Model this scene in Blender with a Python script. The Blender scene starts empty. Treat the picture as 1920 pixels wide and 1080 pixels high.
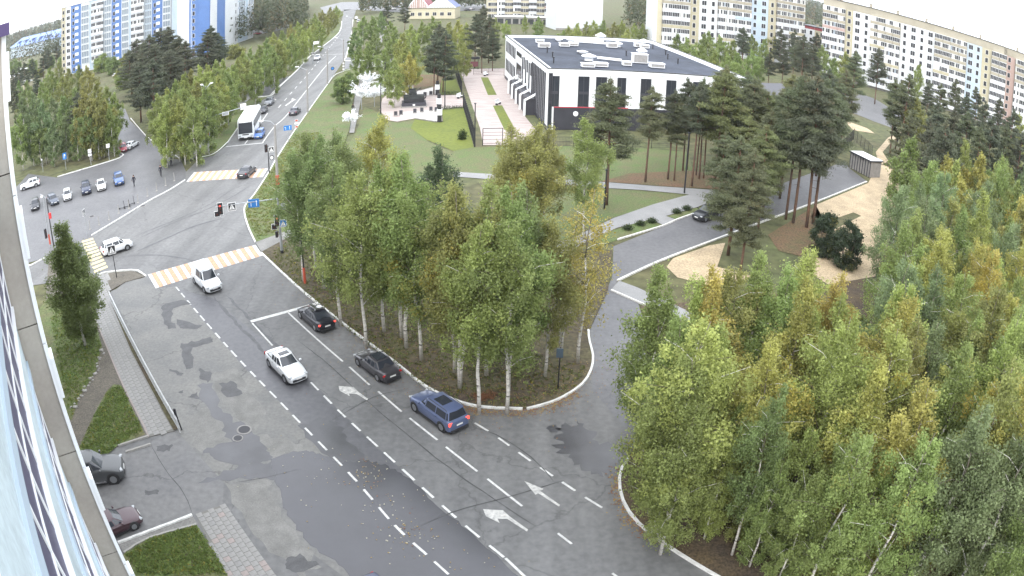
import bpy, bmesh, math, random
import numpy as np
from mathutils import Vector, Matrix
from mathutils.geometry import tessellate_polygon
R = math.radians
rnd = random.Random(7)
sc = bpy.context.scene
COL = sc.collection

# ---------------------------------------------------------------- camera
F, K3, PITCH, ROLL, HC = 1449.531, 0.242313, 0.437694, -0.0263383, 28.0
def rot_vec(x, y, z):                       # camera (right, down, forward) -> world
    c, s = math.cos(ROLL), math.sin(ROLL); x, y = c*x - s*y, s*x + c*y
    cp, sp = math.cos(PITCH), math.sin(PITCH)
    return Vector((x, z*cp - y*sp, -z*sp - y*cp))
cd = bpy.data.cameras.new('camera'); cam = bpy.data.objects.new('camera', cd); COL.objects.link(cam)
right, down, fwd = rot_vec(1,0,0), rot_vec(0,1,0), rot_vec(0,0,1)
m3 = Matrix((right, -down, -fwd)).transposed()
cam.matrix_world = Matrix.Translation((0,0,HC)) @ m3.to_4x4()
cd.type = 'PANO'; cd.sensor_width = 36; cd.sensor_fit = 'HORIZONTAL'
cd.clip_start = 0.1; cd.clip_end = 6000
q = 1920/36/F
cd.panorama_type = 'FISHEYE_LENS_POLYNOMIAL'
cd.fisheye_fov = math.pi
cd.fisheye_polynomial_k0 = 0; cd.fisheye_polynomial_k1 = -q; cd.fisheye_polynomial_k2 = 0
cd.fisheye_polynomial_k3 = -K3*q**3; cd.fisheye_polynomial_k4 = 0
sc.camera = cam
def ray(px, py):
    x, y = (px-960)/F, (py-540)/F; r = math.hypot(x, y)+1e-12; th = r + K3*r**3
    return rot_vec(x/r*math.sin(th), y/r*math.sin(th), math.cos(th))
def gp(px, py, z=0.0):                      # point of the photograph -> point at height z
    d = ray(px, py); t = (z-HC)/d.z
    return Vector((d.x*t, d.y*t, z))
def azi(px, py):
    d = ray(px, py); return math.atan2(d.x, d.y)

# ---------------------------------------------------------------- light
world = bpy.data.worlds.new('World'); sc.world = world; world.use_nodes = True
wn, wl = world.node_tree.nodes, world.node_tree.links
sky = wn.new('ShaderNodeTexSky'); sky.sky_type = 'NISHITA'; sky.sun_disc = False
SUN_EL, SUN_AZ = R(38), R(200)
sky.sun_elevation = SUN_EL; sky.sun_rotation = SUN_AZ; sky.air_density = 1.0; sky.dust_density = 3.0
cl = wn.new('ShaderNodeMix'); cl.data_type = 'RGBA'
cl.inputs[0].default_value = 0.85; cl.inputs[7].default_value = (13.5, 14.0, 14.8, 1)    # closed white cloud over most of the blue
wl.new(sky.outputs[0], cl.inputs[6]); wl.new(cl.outputs[2], wn['Background'].inputs[0])
wn['Background'].inputs[1].default_value = 0.12
sl = bpy.data.lights.new('sun', 'SUN'); sun = bpy.data.objects.new('sun', sl); COL.objects.link(sun)
sl.energy = 1.2; sl.angle = R(25); sl.color = (1.0, 0.96, 0.9)
sd = Vector((math.sin(SUN_AZ)*math.cos(SUN_EL), math.cos(SUN_AZ)*math.cos(SUN_EL), math.sin(SUN_EL)))
sun.rotation_euler = sd.to_track_quat('Z', 'Y').to_euler()
sc.view_settings.view_transform = 'Standard'; sc.view_settings.look = 'None'
sc.view_settings.exposure = 0.95; sc.view_settings.gamma = 1.0; sc.view_settings.use_curve_mapping = False
sc.cycles.max_bounces = 6; sc.cycles.diffuse_bounces = 3; sc.cycles.transparent_max_bounces = 6

# ---------------------------------------------------------------- materials
def lin(h):                                  # sRGB 0-255 triple -> linear
    return tuple((c/255/12.92 if c/255 <= .04045 else ((c/255+.055)/1.055)**2.4) for c in h)
def mat(name, col, rough=.7, metal=0., var=0., scale=1., col2=None, bump=0., emit=0., stretch=None, detail=6, spec=.5, fine=0.):
    m = bpy.data.materials.new(name); m.use_nodes = True; nt = m.node_tree; n, l = nt.nodes, nt.links
    b = n['Principled BSDF']; b.inputs['Roughness'].default_value = rough; b.inputs['Metallic'].default_value = metal
    b.inputs['Base Color'].default_value = (*col, 1); b.inputs['Specular IOR Level'].default_value = spec
    if emit: b.inputs['Emission Color'].default_value = (*col, 1); b.inputs['Emission Strength'].default_value = emit
    if var or col2 is not None:
        tc = n.new('ShaderNodeTexCoord'); mp = n.new('ShaderNodeMapping'); l.new(tc.outputs['Object'], mp.inputs[0])
        if stretch: mp.inputs['Scale'].default_value = stretch
        t = n.new('ShaderNodeTexNoise'); t.inputs['Scale'].default_value = scale; t.inputs['Detail'].default_value = detail
        t.inputs['Roughness'].default_value = .65
        l.new(mp.outputs[0], t.inputs[0])
        rp = n.new('ShaderNodeValToRGB'); c2 = col2 or tuple(c*(1-var) for c in col); c1 = col if col2 else tuple(min(1, c*(1+var)) for c in col)
        rp.color_ramp.elements[0].position = .34; rp.color_ramp.elements[1].position = .66
        rp.color_ramp.elements[0].color = (*c2, 1); rp.color_ramp.elements[1].color = (*c1, 1)
        l.new(t.outputs[0], rp.inputs[0]); out = rp.outputs[0]
        if fine:
            t2 = n.new('ShaderNodeTexNoise'); t2.inputs['Scale'].default_value = scale*14; t2.inputs['Detail'].default_value = 4
            l.new(mp.outputs[0], t2.inputs[0])
            mr = n.new('ShaderNodeMapRange'); mr.inputs[1].default_value = .3; mr.inputs[2].default_value = .7
            mr.inputs[3].default_value = 1-fine; mr.inputs[4].default_value = 1+fine; l.new(t2.outputs[0], mr.inputs[0])
            mx = n.new('ShaderNodeMix'); mx.data_type = 'RGBA'; mx.blend_type = 'MULTIPLY'; mx.inputs[0].default_value = 1
            l.new(out, mx.inputs[6]); l.new(mr.outputs[0], mx.inputs[7]); out = mx.outputs[2]
        l.new(out, b.inputs['Base Color'])
        if bump:
            bp = n.new('ShaderNodeBump'); bp.inputs['Strength'].default_value = bump; bp.inputs['Distance'].default_value = .05
            l.new(t.outputs[0], bp.inputs['Height']); l.new(bp.outputs[0], b.inputs['Normal'])
    return m
def objcol_mat(name, rough, metal=0., coat=0.):                    # colour is the object's own
    m = mat(name, (.5,.5,.5), rough, metal); n, l = m.node_tree.nodes, m.node_tree.links
    oi = n.new('ShaderNodeObjectInfo'); l.new(oi.outputs['Color'], n['Principled BSDF'].inputs['Base Color'])
    n['Principled BSDF'].inputs['Coat Weight'].default_value = coat; n['Principled BSDF'].inputs['Coat Roughness'].default_value = .08
    return m
def asphalt(name, c1, c2, rough=.62, crack=.32, scale=.18, tracks=0):
    m = mat(name, c1, rough, 0, .1, scale, col2=c2, fine=.16, detail=9); n, l = m.node_tree.nodes, m.node_tree.links
    b = n['Principled BSDF']; src = b.inputs['Base Color'].links[0].from_socket
    tc = [x for x in n if x.type == 'TEX_COORD'][0]
    nz = n.new('ShaderNodeTexNoise'); nz.inputs['Scale'].default_value = .8; nz.inputs['Detail'].default_value = 5; l.new(tc.outputs['Object'], nz.inputs[0])
    ad = n.new('ShaderNodeMix'); ad.data_type = 'RGBA'; ad.blend_type = 'LINEAR_LIGHT'; ad.inputs[0].default_value = .9
    l.new(tc.outputs['Object'], ad.inputs[6]); l.new(nz.outputs['Color'], ad.inputs[7])
    v = n.new('ShaderNodeTexVoronoi'); v.feature = 'DISTANCE_TO_EDGE'; v.inputs['Scale'].default_value = .11; l.new(ad.outputs[2], v.inputs[0])
    mr = n.new('ShaderNodeMapRange'); mr.inputs[1].default_value = .0; mr.inputs[2].default_value = .008; mr.inputs[3].default_value = 1-crack; mr.inputs[4].default_value = 1
    l.new(v.outputs['Distance'], mr.inputs[0])
    mx = n.new('ShaderNodeMix'); mx.data_type = 'RGBA'; mx.blend_type = 'MULTIPLY'; mx.inputs[0].default_value = 1
    l.new(src, mx.inputs[6]); l.new(mr.outputs[0], mx.inputs[7]); out = mx.outputs[2]
    if tracks:                                       # faint polished wheel tracks running with the lane
        mp = n.new('ShaderNodeMapping'); mp.inputs['Rotation'].default_value = (0,0,-.7153); mp.inputs['Scale'].default_value = (.62,.02,1)
        l.new(tc.outputs['Object'], mp.inputs[0]); t3 = n.new('ShaderNodeTexNoise'); t3.inputs['Scale'].default_value = 1; t3.inputs['Detail'].default_value = 3
        l.new(mp.outputs[0], t3.inputs[0]); r3 = n.new('ShaderNodeMapRange'); r3.inputs[1].default_value = .35; r3.inputs[2].default_value = .65
        r3.inputs[3].default_value = 1-tracks; r3.inputs[4].default_value = 1+tracks*.6; l.new(t3.outputs[0], r3.inputs[0])
        m2 = n.new('ShaderNodeMix'); m2.data_type = 'RGBA'; m2.blend_type = 'MULTIPLY'; m2.inputs[0].default_value = 1
        l.new(out, m2.inputs[6]); l.new(r3.outputs[0], m2.inputs[7]); out = m2.outputs[2]
    l.new(out, b.inputs['Base Color'])
    return m
M = {}
M['asphalt'] = asphalt('asphalt', (.155,.155,.153), (.122,.122,.123), tracks=.16)
M['asphalt_old'] = asphalt('asphalt_old', (.19,.186,.172), (.13,.13,.128), crack=.45, scale=.3)
M['asphalt_dark'] = asphalt('asphalt_dark', (.10,.10,.107), (.085,.085,.093), rough=.4, crack=.2)
M['asphalt_yard'] = asphalt('asphalt_yard', (.165,.163,.16), (.135,.135,.138), crack=.4)
M['asphalt_side'] = asphalt('asphalt_side', (.135,.135,.14), (.10,.10,.107), crack=.15, rough=.5)
M['patch'] = mat('patch', (.075,.075,.078), .6, 0, .25, 1.5, fine=.2)
M['patch_light'] = mat('patch_light', (.185,.182,.172), .8, 0, .2, .8, fine=.15)
M['puddle'] = mat('puddle', (.052,.052,.060), .24, 0, .12, .25, spec=.7)
M['wet'] = mat('wet', (.062,.062,.068), .3, 0, .25, .5, spec=.6)
M['litter'] = mat('litter', (.07,.05,.034), .9, 0, 0, .22, col2=(.085,.08,.035), bump=.4, fine=.45)
M['litter2'] = mat('litter2', (.062,.047,.036), .9, 0, 0, .5, col2=(.10,.072,.038), bump=.4, fine=.5)
M['ground'] = mat('ground', (.085,.10,.038), .95, 0, 0, .05, col2=(.095,.085,.042), bump=.3, fine=.4)
M['grass'] = mat('grass', (.085,.13,.035), .9, 0, 0, .35, col2=(.115,.11,.05), bump=.3, fine=.35)
M['lawn'] = mat('lawn', (.125,.15,.018), .9, 0, 0, .12, col2=(.10,.125,.016), fine=.18)
M['needle_floor'] = mat('needle_floor', (.15,.085,.05), .95, 0, 0, .3, col2=(.10,.09,.04), fine=.4)
M['sand'] = mat('sand', (.52,.41,.27), .95, 0, 0, .35, col2=(.34,.27,.18), bump=.5, fine=.3)
M['mud'] = mat('mud', (.10,.09,.075), .9, 0, 0, .6, col2=(.14,.125,.10), bump=.5, fine=.35)
M['kerb'] = mat('kerb', (.62,.61,.58), .8, 0, .22, 1.6)
M['kerb_white'] = mat('kerb_white', (.66,.66,.64), .7, 0, .22, 2.5, fine=.12)
M['kerb_grey'] = mat('kerb_grey', (.32,.31,.29), .85, 0, .2, 1.5)
M['tile'] = mat('tile', (.26,.255,.245), .85, 0, .1, 3.)
M['tile_b'] = mat('tile_b', (.29,.25,.235), .85, 0, .1, 3.)
M['tile_c'] = mat('tile_c', (.24,.237,.23), .85, 0, .1, 3.)
M['tile_far'] = mat('tile_far', (.24,.24,.24), .85, 0, .08, .6, fine=.12)
M['walk'] = mat('walk', (.20,.195,.185), .85, 0, .15, .6, fine=.2)
M['plaza'] = mat('plaza', (.33,.265,.245), .8, 0, 0, .35, col2=(.43,.38,.36), fine=.12, stretch=(1,3,1))
M['plaza_white'] = mat('plaza_white', (.55,.535,.52), .7, 0, .08, 1)
M['paint'] = mat('paint', (.66,.66,.64), .6, 0, 0, 3.2, col2=(.42,.42,.41), fine=.2)
M['paint_worn'] = mat('paint_worn', (.60,.59,.56), .7, 0, 0, 3.5, col2=(.28,.28,.27), fine=.2)
M['paint_yel'] = mat('paint_yel', (.58,.37,.23), .7, 0, 0, 3., col2=(.44,.25,.15), fine=.2)
M['paint_cream'] = mat('paint_cream', (.56,.48,.28), .7, 0, .2, 3., fine=.2)
M['joint'] = mat('joint', (.17,.165,.15), .9)
M['white'] = mat('white', (.78,.80,.82), .5, 0, .04, .3)
M['white_wall'] = mat('white_wall', (.56,.58,.60), .6, 0, .05, .2)
M['cream'] = mat('cream', (.40,.365,.26), .8, 0, .07, .2)
M['beige'] = mat('beige', (.33,.30,.235), .8, 0, .08, .3)
M['pale_blue'] = mat('pale_blue', (.38,.46,.54), .6, 0, .06, .3)
M['panel_grey'] = mat('panel_grey', (.34,.315,.28), .8, 0, .10, .8, fine=.05)
M['panel_joint'] = mat('panel_joint', (.13,.12,.11), .9)
M['blue_panel'] = mat('blue_panel', (.07,.15,.36), .5, 0, .08, .3)
M['deep_blue'] = mat('deep_blue', (.07,.10,.24), .5)
M['purple'] = mat('purple', (.06,.04,.12), .6)
M['yellow_wall'] = mat('yellow_wall', (.50,.46,.34), .8, 0, .05, .3)
M['pink_wall'] = mat('pink_wall', (.40,.29,.26), .8)
M['glass'] = mat('glass', (.03,.035,.045), .12, 0, spec=.8)
M['glass_far'] = mat('glass_far', (.035,.035,.04), .45, 0, .5, .5, spec=.25)
M['glass_sky'] = mat('glass_sky', (.075,.07,.12), .45, 0, spec=.25)
M['black'] = mat('black', (.02,.02,.024), .5)
M['char'] = mat('char', (.035,.035,.045), .55, 0, .15, .5)
M['red_trim'] = mat('red_trim', (.45,.03,.05), .5)
M['roof_grey'] = mat('roof_grey', (.052,.06,.08), .8, 0, .3, .15, fine=.15, spec=.15)
M['red_roof'] = mat('red_roof', (.26,.05,.06), .6, 0, .2, .8)
M['metal'] = mat('metal', (.45,.47,.5), .4, .6); M['rail_paint'] = mat('rail_paint', (.55,.56,.57), .5, 0, .15, 2)
M['galv'] = mat('galv', (.38,.40,.42), .45, .4, .15, 2)
M['concrete'] = mat('concrete', (.26,.25,.24), .85, 0, .15, 1.5)
M['dark_metal'] = mat('dark_metal', (.03,.03,.035), .45, .3)
M['orange'] = mat('orange', (.50,.09,.05), .6)
M['red'] = mat('red', (.6,.04,.04), .5)
M['sign_white'] = mat('sign_white', (.8,.8,.8), .5)
M['sign_blue'] = mat('sign_blue', (.03,.18,.50), .5)
M['lamp_red'] = mat('lamp_red', (1,.10,.07), .4, emit=.55)
M['lens_off'] = mat('lens_off', (.10,.03,.02), .3)
M['rubber'] = mat('rubber', (.02,.02,.02), .85)
M['rim'] = mat('rim', (.35,.36,.38), .3, .8)
M['chrome'] = mat('chrome', (.6,.6,.62), .2, .9)
M['trim'] = mat('trim', (.025,.025,.028), .55)
M['tail'] = mat('tail', (.38,.015,.02), .25)
M['head'] = mat('head', (.42,.44,.46), .15)
M['plate'] = mat('plate', (.75,.75,.73), .5)
M['paintwork'] = objcol_mat('paintwork', .32, .25, .6)
M['cloth'] = objcol_mat('cloth', .9)
M['skin'] = mat('skin', (.45,.27,.19), .6)
M['hair'] = mat('hair', (.03,.02,.015), .8)
M['green_metal'] = mat('green_metal', (.03,.035,.035), .6, .2, .2, 1)
M['pine_bark'] = mat('pine_bark', (.19,.10,.06), .95, 0, 0, 1.2, col2=(.075,.055,.045), stretch=(1,1,.25), fine=.3)
M['stone'] = mat('stone', (.3,.29,.27), .9, 0, .25, 2)

def bark_birch():
    m = mat('birch_bark', (.72,.70,.66), .8, 0, 0, 3.2, col2=(.48,.45,.41), stretch=(.6,.6,2.2), fine=.15); n, l = m.node_tree.nodes, m.node_tree.links
    b = n['Principled BSDF']; src = b.inputs['Base Color'].links[0].from_socket
    tc = n.new('ShaderNodeTexCoord'); mp = n.new('ShaderNodeMapping'); mp.inputs['Scale'].default_value = (1.5,1.5,5.5); l.new(tc.outputs['Object'], mp.inputs[0])
    t = n.new('ShaderNodeTexNoise'); t.inputs['Scale'].default_value = 1.1; t.inputs['Detail'].default_value = 3; l.new(mp.outputs[0], t.inputs[0])
    r = n.new('ShaderNodeMapRange'); r.inputs[1].default_value = .58; r.inputs[2].default_value = .63; l.new(t.outputs[0], r.inputs[0])
    mx = n.new('ShaderNodeMix'); mx.data_type = 'RGBA'; l.new(r.outputs[0], mx.inputs[0]); l.new(src, mx.inputs[6]); mx.inputs[7].default_value = (.06,.055,.05,1)
    l.new(mx.outputs[2], b.inputs['Base Color']); return m
M['birch_bark'] = bark_birch()
def leaf_mat(name, gold=(.36,.29,.06), trans=.42, rough=.6):
    m = bpy.data.materials.new(name); m.use_nodes = True; n, l = m.node_tree.nodes, m.node_tree.links
    b = n['Principled BSDF']; b.inputs['Roughness'].default_value = rough; b.inputs['Specular IOR Level'].default_value = .25
    oi = n.new('ShaderNodeObjectInfo')
    at = n.new('ShaderNodeAttribute'); at.attribute_name = 'tone'        # leaf to leaf difference of pigment
    ag = n.new('ShaderNodeAttribute'); ag.attribute_name = 'gold'        # how green a leaf has stayed
    mr = n.new('ShaderNodeMapRange'); mr.inputs[3].default_value = .6; mr.inputs[4].default_value = 1.4; l.new(at.outputs['Fac'], mr.inputs[0])
    mu = n.new('ShaderNodeMix'); mu.data_type = 'RGBA'; mu.blend_type = 'MULTIPLY'; mu.inputs[0].default_value = 1
    l.new(oi.outputs['Color'], mu.inputs[6]); l.new(mr.outputs[0], mu.inputs[7])
    sb = n.new('ShaderNodeMath'); sb.operation = 'SUBTRACT'; l.new(oi.outputs['Alpha'], sb.inputs[0]); l.new(ag.outputs['Fac'], sb.inputs[1])
    st = n.new('ShaderNodeMapRange'); st.interpolation_type = 'SMOOTHSTEP'; st.inputs[1].default_value = -.22; st.inputs[2].default_value = .12; l.new(sb.outputs[0], st.inputs[0])
    st.inputs[4].default_value = .85
    gm = n.new('ShaderNodeMix'); gm.data_type = 'RGBA'; gm.blend_type = 'MULTIPLY'; gm.inputs[0].default_value = 1
    gm.inputs[6].default_value = (*gold, 1); l.new(mr.outputs[0], gm.inputs[7])
    mx = n.new('ShaderNodeMix'); mx.data_type = 'RGBA'; l.new(st.outputs[0], mx.inputs[0]); l.new(mu.outputs[2], mx.inputs[6]); l.new(gm.outputs[2], mx.inputs[7])
    l.new(mx.outputs[2], b.inputs['Base Color'])
    tr = n.new('ShaderNodeBsdfTranslucent'); l.new(mx.outputs[2], tr.inputs[0])
    ms = n.new('ShaderNodeMixShader'); ms.inputs[0].default_value = trans
    l.new(b.outputs[0], ms.inputs[1]); l.new(tr.outputs[0], ms.inputs[2]); l.new(ms.outputs[0], n['Material Output'].inputs[0])
    return m
M['leaf'] = leaf_mat('leaf'); M['needle'] = leaf_mat('needle', gold=(.17,.13,.07), trans=.25)

# ---------------------------------------------------------------- mesh helpers
class MB:
    def __init__(s): s.v, s.f, s.m, s.mats = [], [], [], []
    def mi(s, mt):
        if mt not in s.mats: s.mats.append(mt)
        return s.mats.index(mt)
    def add(s, vs, fs, mt):
        o = len(s.v); s.v += [tuple(v) for v in vs]; k = s.mi(mt)
        for f in fs: s.f.append([o+i for i in f]); s.m.append(k)
        return s
    def box(s, c, d, mt, rz=0., rx=0.):
        hx, hy, hz = d[0]/2, d[1]/2, d[2]/2; mm = Matrix.Translation(c) @ Matrix.Rotation(rz, 4, 'Z') @ Matrix.Rotation(rx, 4, 'X')
        vs = [mm @ Vector((x*hx, y*hy, z*hz)) for z in (-1,1) for x,y in ((-1,-1),(1,-1),(1,1),(-1,1))]
        return s.add(vs, [(3,2,1,0),(4,5,6,7),(0,1,5,4),(1,2,6,5),(2,3,7,6),(3,0,4,7)], mt)
    def bbox(s, a, b, mt):
        return s.box([(a[i]+b[i])/2 for i in range(3)], [abs(b[i]-a[i]) for i in range(3)], mt)
    def tube(s, pts, rs, mt, n=8, cap=True):
        pts = [Vector(p) for p in pts]; rs = rs if hasattr(rs, '__len__') else [rs]*len(pts); vs, fs = [], []
        for i, p in enumerate(pts):
            d = (pts[min(i+1, len(pts)-1)] - pts[max(i-1, 0)]).normalized()
            up = Vector((0,0,1)) if abs(d.z) < .9 else Vector((1,0,0)); a = d.cross(up).normalized(); b = d.cross(a)
            for k in range(n): t = 2*math.pi*k/n; vs.append(p + (a*math.cos(t)+b*math.sin(t))*rs[i])
        for i in range(len(pts)-1):
            for k in range(n): fs.append((i*n+k, i*n+(k+1)%n, (i+1)*n+(k+1)%n, (i+1)*n+k))
        if cap: fs.append(tuple(range(n-1,-1,-1))); fs.append(tuple((len(pts)-1)*n+k for k in range(n)))
        return s.add(vs, fs, mt)
    def prism(s, pts, z0, z1, mt, bottom=True):      # pts ccw xy
        ar = sum(pts[i][0]*pts[(i+1)%len(pts)][1]-pts[(i+1)%len(pts)][0]*pts[i][1] for i in range(len(pts)))
        if ar < 0: pts = pts[::-1]
        n = len(pts); vs = [(p[0],p[1],z0) for p in pts]+[(p[0],p[1],z1) for p in pts]
        tri = tessellate_polygon([[Vector((p[0],p[1],0)) for p in pts]]); fs = []
        for t in tri:
            a, b, c = (Vector(pts[i][:2]) for i in t)
            if (b-a).cross(c-a) < 0: t = (t[0],t[2],t[1])
            fs.append(tuple(i+n for i in t)); 
            if bottom: fs.append(tuple(reversed(t)))
        fs += [(i, (i+1)%n, n+(i+1)%n, n+i) for i in range(n)]
        return s.add(vs, fs, mt)
    def quad(s, a, b, c, d, mt): return s.add([a,b,c,d], [(0,1,2,3)], mt)
    def mesh(s, name, smooth=False):
        me = bpy.data.meshes.new(name); me.from_pydata(s.v, [], s.f)
        for mt in s.mats: me.materials.append(M[mt] if isinstance(mt, str) else mt)
        me.polygons.foreach_set('material_index', s.m)
        if smooth: me.polygons.foreach_set('use_smooth', [True]*len(s.f))
        me.update(); return me
    def obj(s, name, parent=None, smooth=False, **kw): return link(name, s.mesh(name, smooth), parent, **kw)
def link(name, me, parent=None, loc=None, rz=None, kind=None, label=None, cat=None, group=None):
    o = bpy.data.objects.new(name, me); COL.objects.link(o)
    if parent: o.parent = parent
    if loc is not None: o.location = loc
    if rz is not None: o.rotation_euler = (0,0,rz)
    if kind: o['kind'] = kind
    if label: o['label'] = label
    if cat: o['category'] = cat
    if group: o['group'] = group
    return o
def thing(name, label, cat, loc=(0,0,0), rz=0., group=None): return link(name, None, None, loc, rz, None, label, cat, group)
def dup(root, loc, rz=None, label=None, group=None, scale=None):
    def cp(o, par):
        c = o.copy(); COL.objects.link(c); c.parent = par
        for ch in o.children: cp(ch, c)
        return c
    r = cp(root, None); r.location = loc
    if rz is not None: r.rotation_euler = (0,0,rz)
    if label: r['label'] = label
    if group: r['group'] = group
    if scale: r.scale = (scale,)*3
    return r
def P2(pts): return [gp(*p) for p in pts]
def sheet(name, px, z, mt, label=None, thick=None, world=False, kind='structure'):
    pts = [Vector(p) for p in px] if world else P2(px); b = MB()
    if thick: b.prism([(p.x,p.y) for p in pts], z-thick, z, mt, bottom=False)
    else:
        n = len(pts); tri = tessellate_polygon([[Vector((p.x,p.y,0)) for p in pts]]); fs = []
        for t in tri:
            a, c, d = ((pts[i].x,pts[i].y) for i in t)
            if (c[0]-a[0])*(d[1]-a[1])-(c[1]-a[1])*(d[0]-a[0]) < 0: t = (t[0],t[2],t[1])
            fs.append(t)
        b.add([(p.x,p.y,z) for p in pts], fs, mt)
    return b.obj(name, kind=kind, label=label)
def smooth_line(pts, step=.8):                      # catmull-rom through points then resample
    pts = [Vector((p[0],p[1])) for p in pts]; out = []
    for i in range(len(pts)-1):
        p0, p1, p2, p3 = pts[max(i-1,0)], pts[i], pts[i+1], pts[min(i+2,len(pts)-1)]
        n = max(1, int((p2-p1).length/step))
        for k in range(n):
            t = k/n; out.append(.5*((2*p1)+(p2-p0)*t+(2*p0-5*p1+4*p2-p3)*t*t+(3*p1-p0-3*p2+p3)*t**3))
    out.append(pts[-1]); return out
def strip_mesh(b, line, w, z0, z1, mt):
    n = len(line); vs = []
    for i, p in enumerate(line):
        d = (line[min(i+1,n-1)]-line[max(i-1,0)]).normalized(); nn = Vector((-d.y, d.x))*w/2
        vs += [(p.x-nn.x,p.y-nn.y,z0),(p.x+nn.x,p.y+nn.y,z0),(p.x+nn.x,p.y+nn.y,z1),(p.x-nn.x,p.y-nn.y,z1)]
    fs = []
    for i in range(n-1):
        a, c = i*4, (i+1)*4
        fs += [(a+3,c+3,c+2,a+2),(a,c,c+3,a+3),(a+2,c+2,c+1,a+1)]
    fs += [(0,3,2,1),((n-1)*4,(n-1)*4+1,(n-1)*4+2,(n-1)*4+3)]
    b.add(vs, fs, mt)
STONE = MB().box((0,0,0),(.985,.16,.16),'kerb_white').mesh('kerb_stone')
STONE_G = MB().box((0,0,0),(.985,.14,.14),'kerb_grey').mesh('kerb_stone')
def kerb(name, px, label, stones=False, mt='kerb_white', w=.16, h=.14, world=False, grey=False):
    pts = [Vector(p) for p in px] if world else P2(px)
    if not stones:
        b = MB(); strip_mesh(b, smooth_line(pts, 1.5), w, -.02, h, mt); return b.obj(name, kind='structure', label=label)
    line = smooth_line(pts, .1); root = link(name, None, None, kind='structure', label=label)
    L = [0]
    for i in range(1, len(line)): L.append(L[-1]+(line[i]-line[i-1]).length)
    n = int(L[-1]); me = STONE_G if grey else STONE
    def at(s):
        for i in range(1, len(L)):
            if L[i] >= s: t = (s-L[i-1])/max(1e-6, L[i]-L[i-1]); return line[i-1].lerp(line[i], t)
        return line[-1]
    for k in range(min(n, 300)):
        a, c = at(k*L[-1]/n), at((k+1)*L[-1]/n); d = c-a
        o = link('kerb_stone', me, root, loc=((a.x+c.x)/2, (a.y+c.y)/2, h-.08+rnd.uniform(-.006,.006)), rz=math.atan2(d.y, d.x)+rnd.uniform(-.008,.008))
        o.scale = (d.length, 1, 1)
    return root

# ================================================================ GROUND
b = MB(); b.add([(-3500,-60,-.05),(3500,-60,-.05),(3500,5000,-.05),(-3500,5000,-.05)], [(0,1,2,3)], 'ground')
b.obj('ground', kind='structure', label='mixed grass and bare earth under the whole town')
U = Vector((math.sin(-.7153), math.cos(-.7153), 0)); N = Vector((math.cos(-.7153), -math.sin(-.7153), 0))  # along / across the near road
def un(s, o, z=0.): v = U*s + N*o; return Vector((v.x, v.y, z))

# asphalt of the junction and the two carriageways
near_right = [(490,475),(560,540),(640,605),(740,680),(800,727),(860,754),(900,764),(980,768)]
sheet('road', [gp(490,475), gp(479,455), gp(466,427), gp(458.5,400), gp(461,385), gp(478,364), gp(504,324), gp(518,299), gp(552,246), gp(567,225), gp(611,163), gp(649,107), gp(655,82), gp(660,57), gp(662,37), gp(668,18),
  gp(645,18), gp(641,37), gp(635,62), gp(590,99), gp(580,107), gp(557,132), gp(522,160), gp(507,180), gp(470,200), gp(435,255), gp(424,270), gp(401,289), gp(374,297), gp(347,324), gp(347,338), gp(319,356), gp(278,378), gp(222,412),
  gp(172,442), gp(85,484), gp(60,496), un(140,-50), un(90,-34), gp(180,517), gp(203,511), gp(250,507), gp(274,518), gp(208,546), un(36,-13.4), un(-6,-13.4), un(-6,30), un(8,25.6),
  gp(1345,1080), gp(1290,1050), gp(1230,1010), gp(1190,975), gp(1168,940), gp(1161,905), gp(1164,880), gp(1178,862), gp(1240,760), gp(1200,600), gp(1196,567), gp(1146,545), gp(1118,592), gp(1105,620), gp(1112,670), gp(1105,700), gp(1085,725), gp(1040,752), gp(980,768)] +
  P2(near_right[::-1][1:-1]), .0, 'asphalt', world=True, label='grey asphalt of the main street and its junction')
sheet('parking_apron', [(36,345),(53,326),(108,333),(225,297),(222,283),(217,255),(221,222),(240,222),(278,259),(314,281),(339,300),(349,322),(347,337),(319,356),(278,378),(222,412),(172,442),(85,484),(-40,520),(-40,420)], .004, 'asphalt_side', label='pale asphalt car park beside the junction')
sheet('old_asphalt', [gp(274,520), gp(292,541), gp(330,537), gp(440,667), gp(508,737), gp(560,792), gp(660,895), gp(740,987), un(10,-.2+15.2), un(-6,15.2), un(-6,-6.2), gp(650,1085), gp(420,905), gp(333,812), gp(278,690), gp(210,548), gp(236,528)], .004, 'asphalt_old', world=True, label='worn light asphalt lay-by with patches and stains')
sheet('driveway', [gp(286,826), gp(330,806), gp(420,905), gp(417,948), gp(361,967), gp(222,1019), un(22,-21), un(16,-30), un(40,-34), gp(120,870), gp(236,849), gp(283,834)], .008, 'asphalt_yard', world=True, label='asphalt driveway into the yard of the near block')
sheet('side_road', [(1112,600),(1125,570),(1148,520),(1150,462),(1246,423),(1270,412),(1308,399),(1370,378),(1450,350),(1520,325),(1584,303),(1592,315),(1625,340),(1528,380),(1349,447),(1260,481),(1215,500),(1158,527),(1146,545),(1196,567),(1220,640),(1170,800),(1110,730),(1112,670)], .004, 'asphalt_side', label='smooth asphalt side road winding past the park')
sheet('street_branch', [(649,107),(647,114),(645,135),(687,123),(760,118),(760,108),(690,114)], .004, 'asphalt_side', label='short side street right of the far carriageway')
sheet('bus_lay_by', [(424,215),(470,182),(507,180),(557,132),(545,142),(520,149),(440,163),(400,185),(380,200)], .004, 'asphalt_dark', label='darker asphalt of the lay-by behind the coach')
sheet('upper_yard_road', [(221,224),(205,200),(180,180),(195,178),(235,205),(243,224)], .007, 'asphalt_side', label='narrow asphalt lane leading into the left woods')
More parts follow.
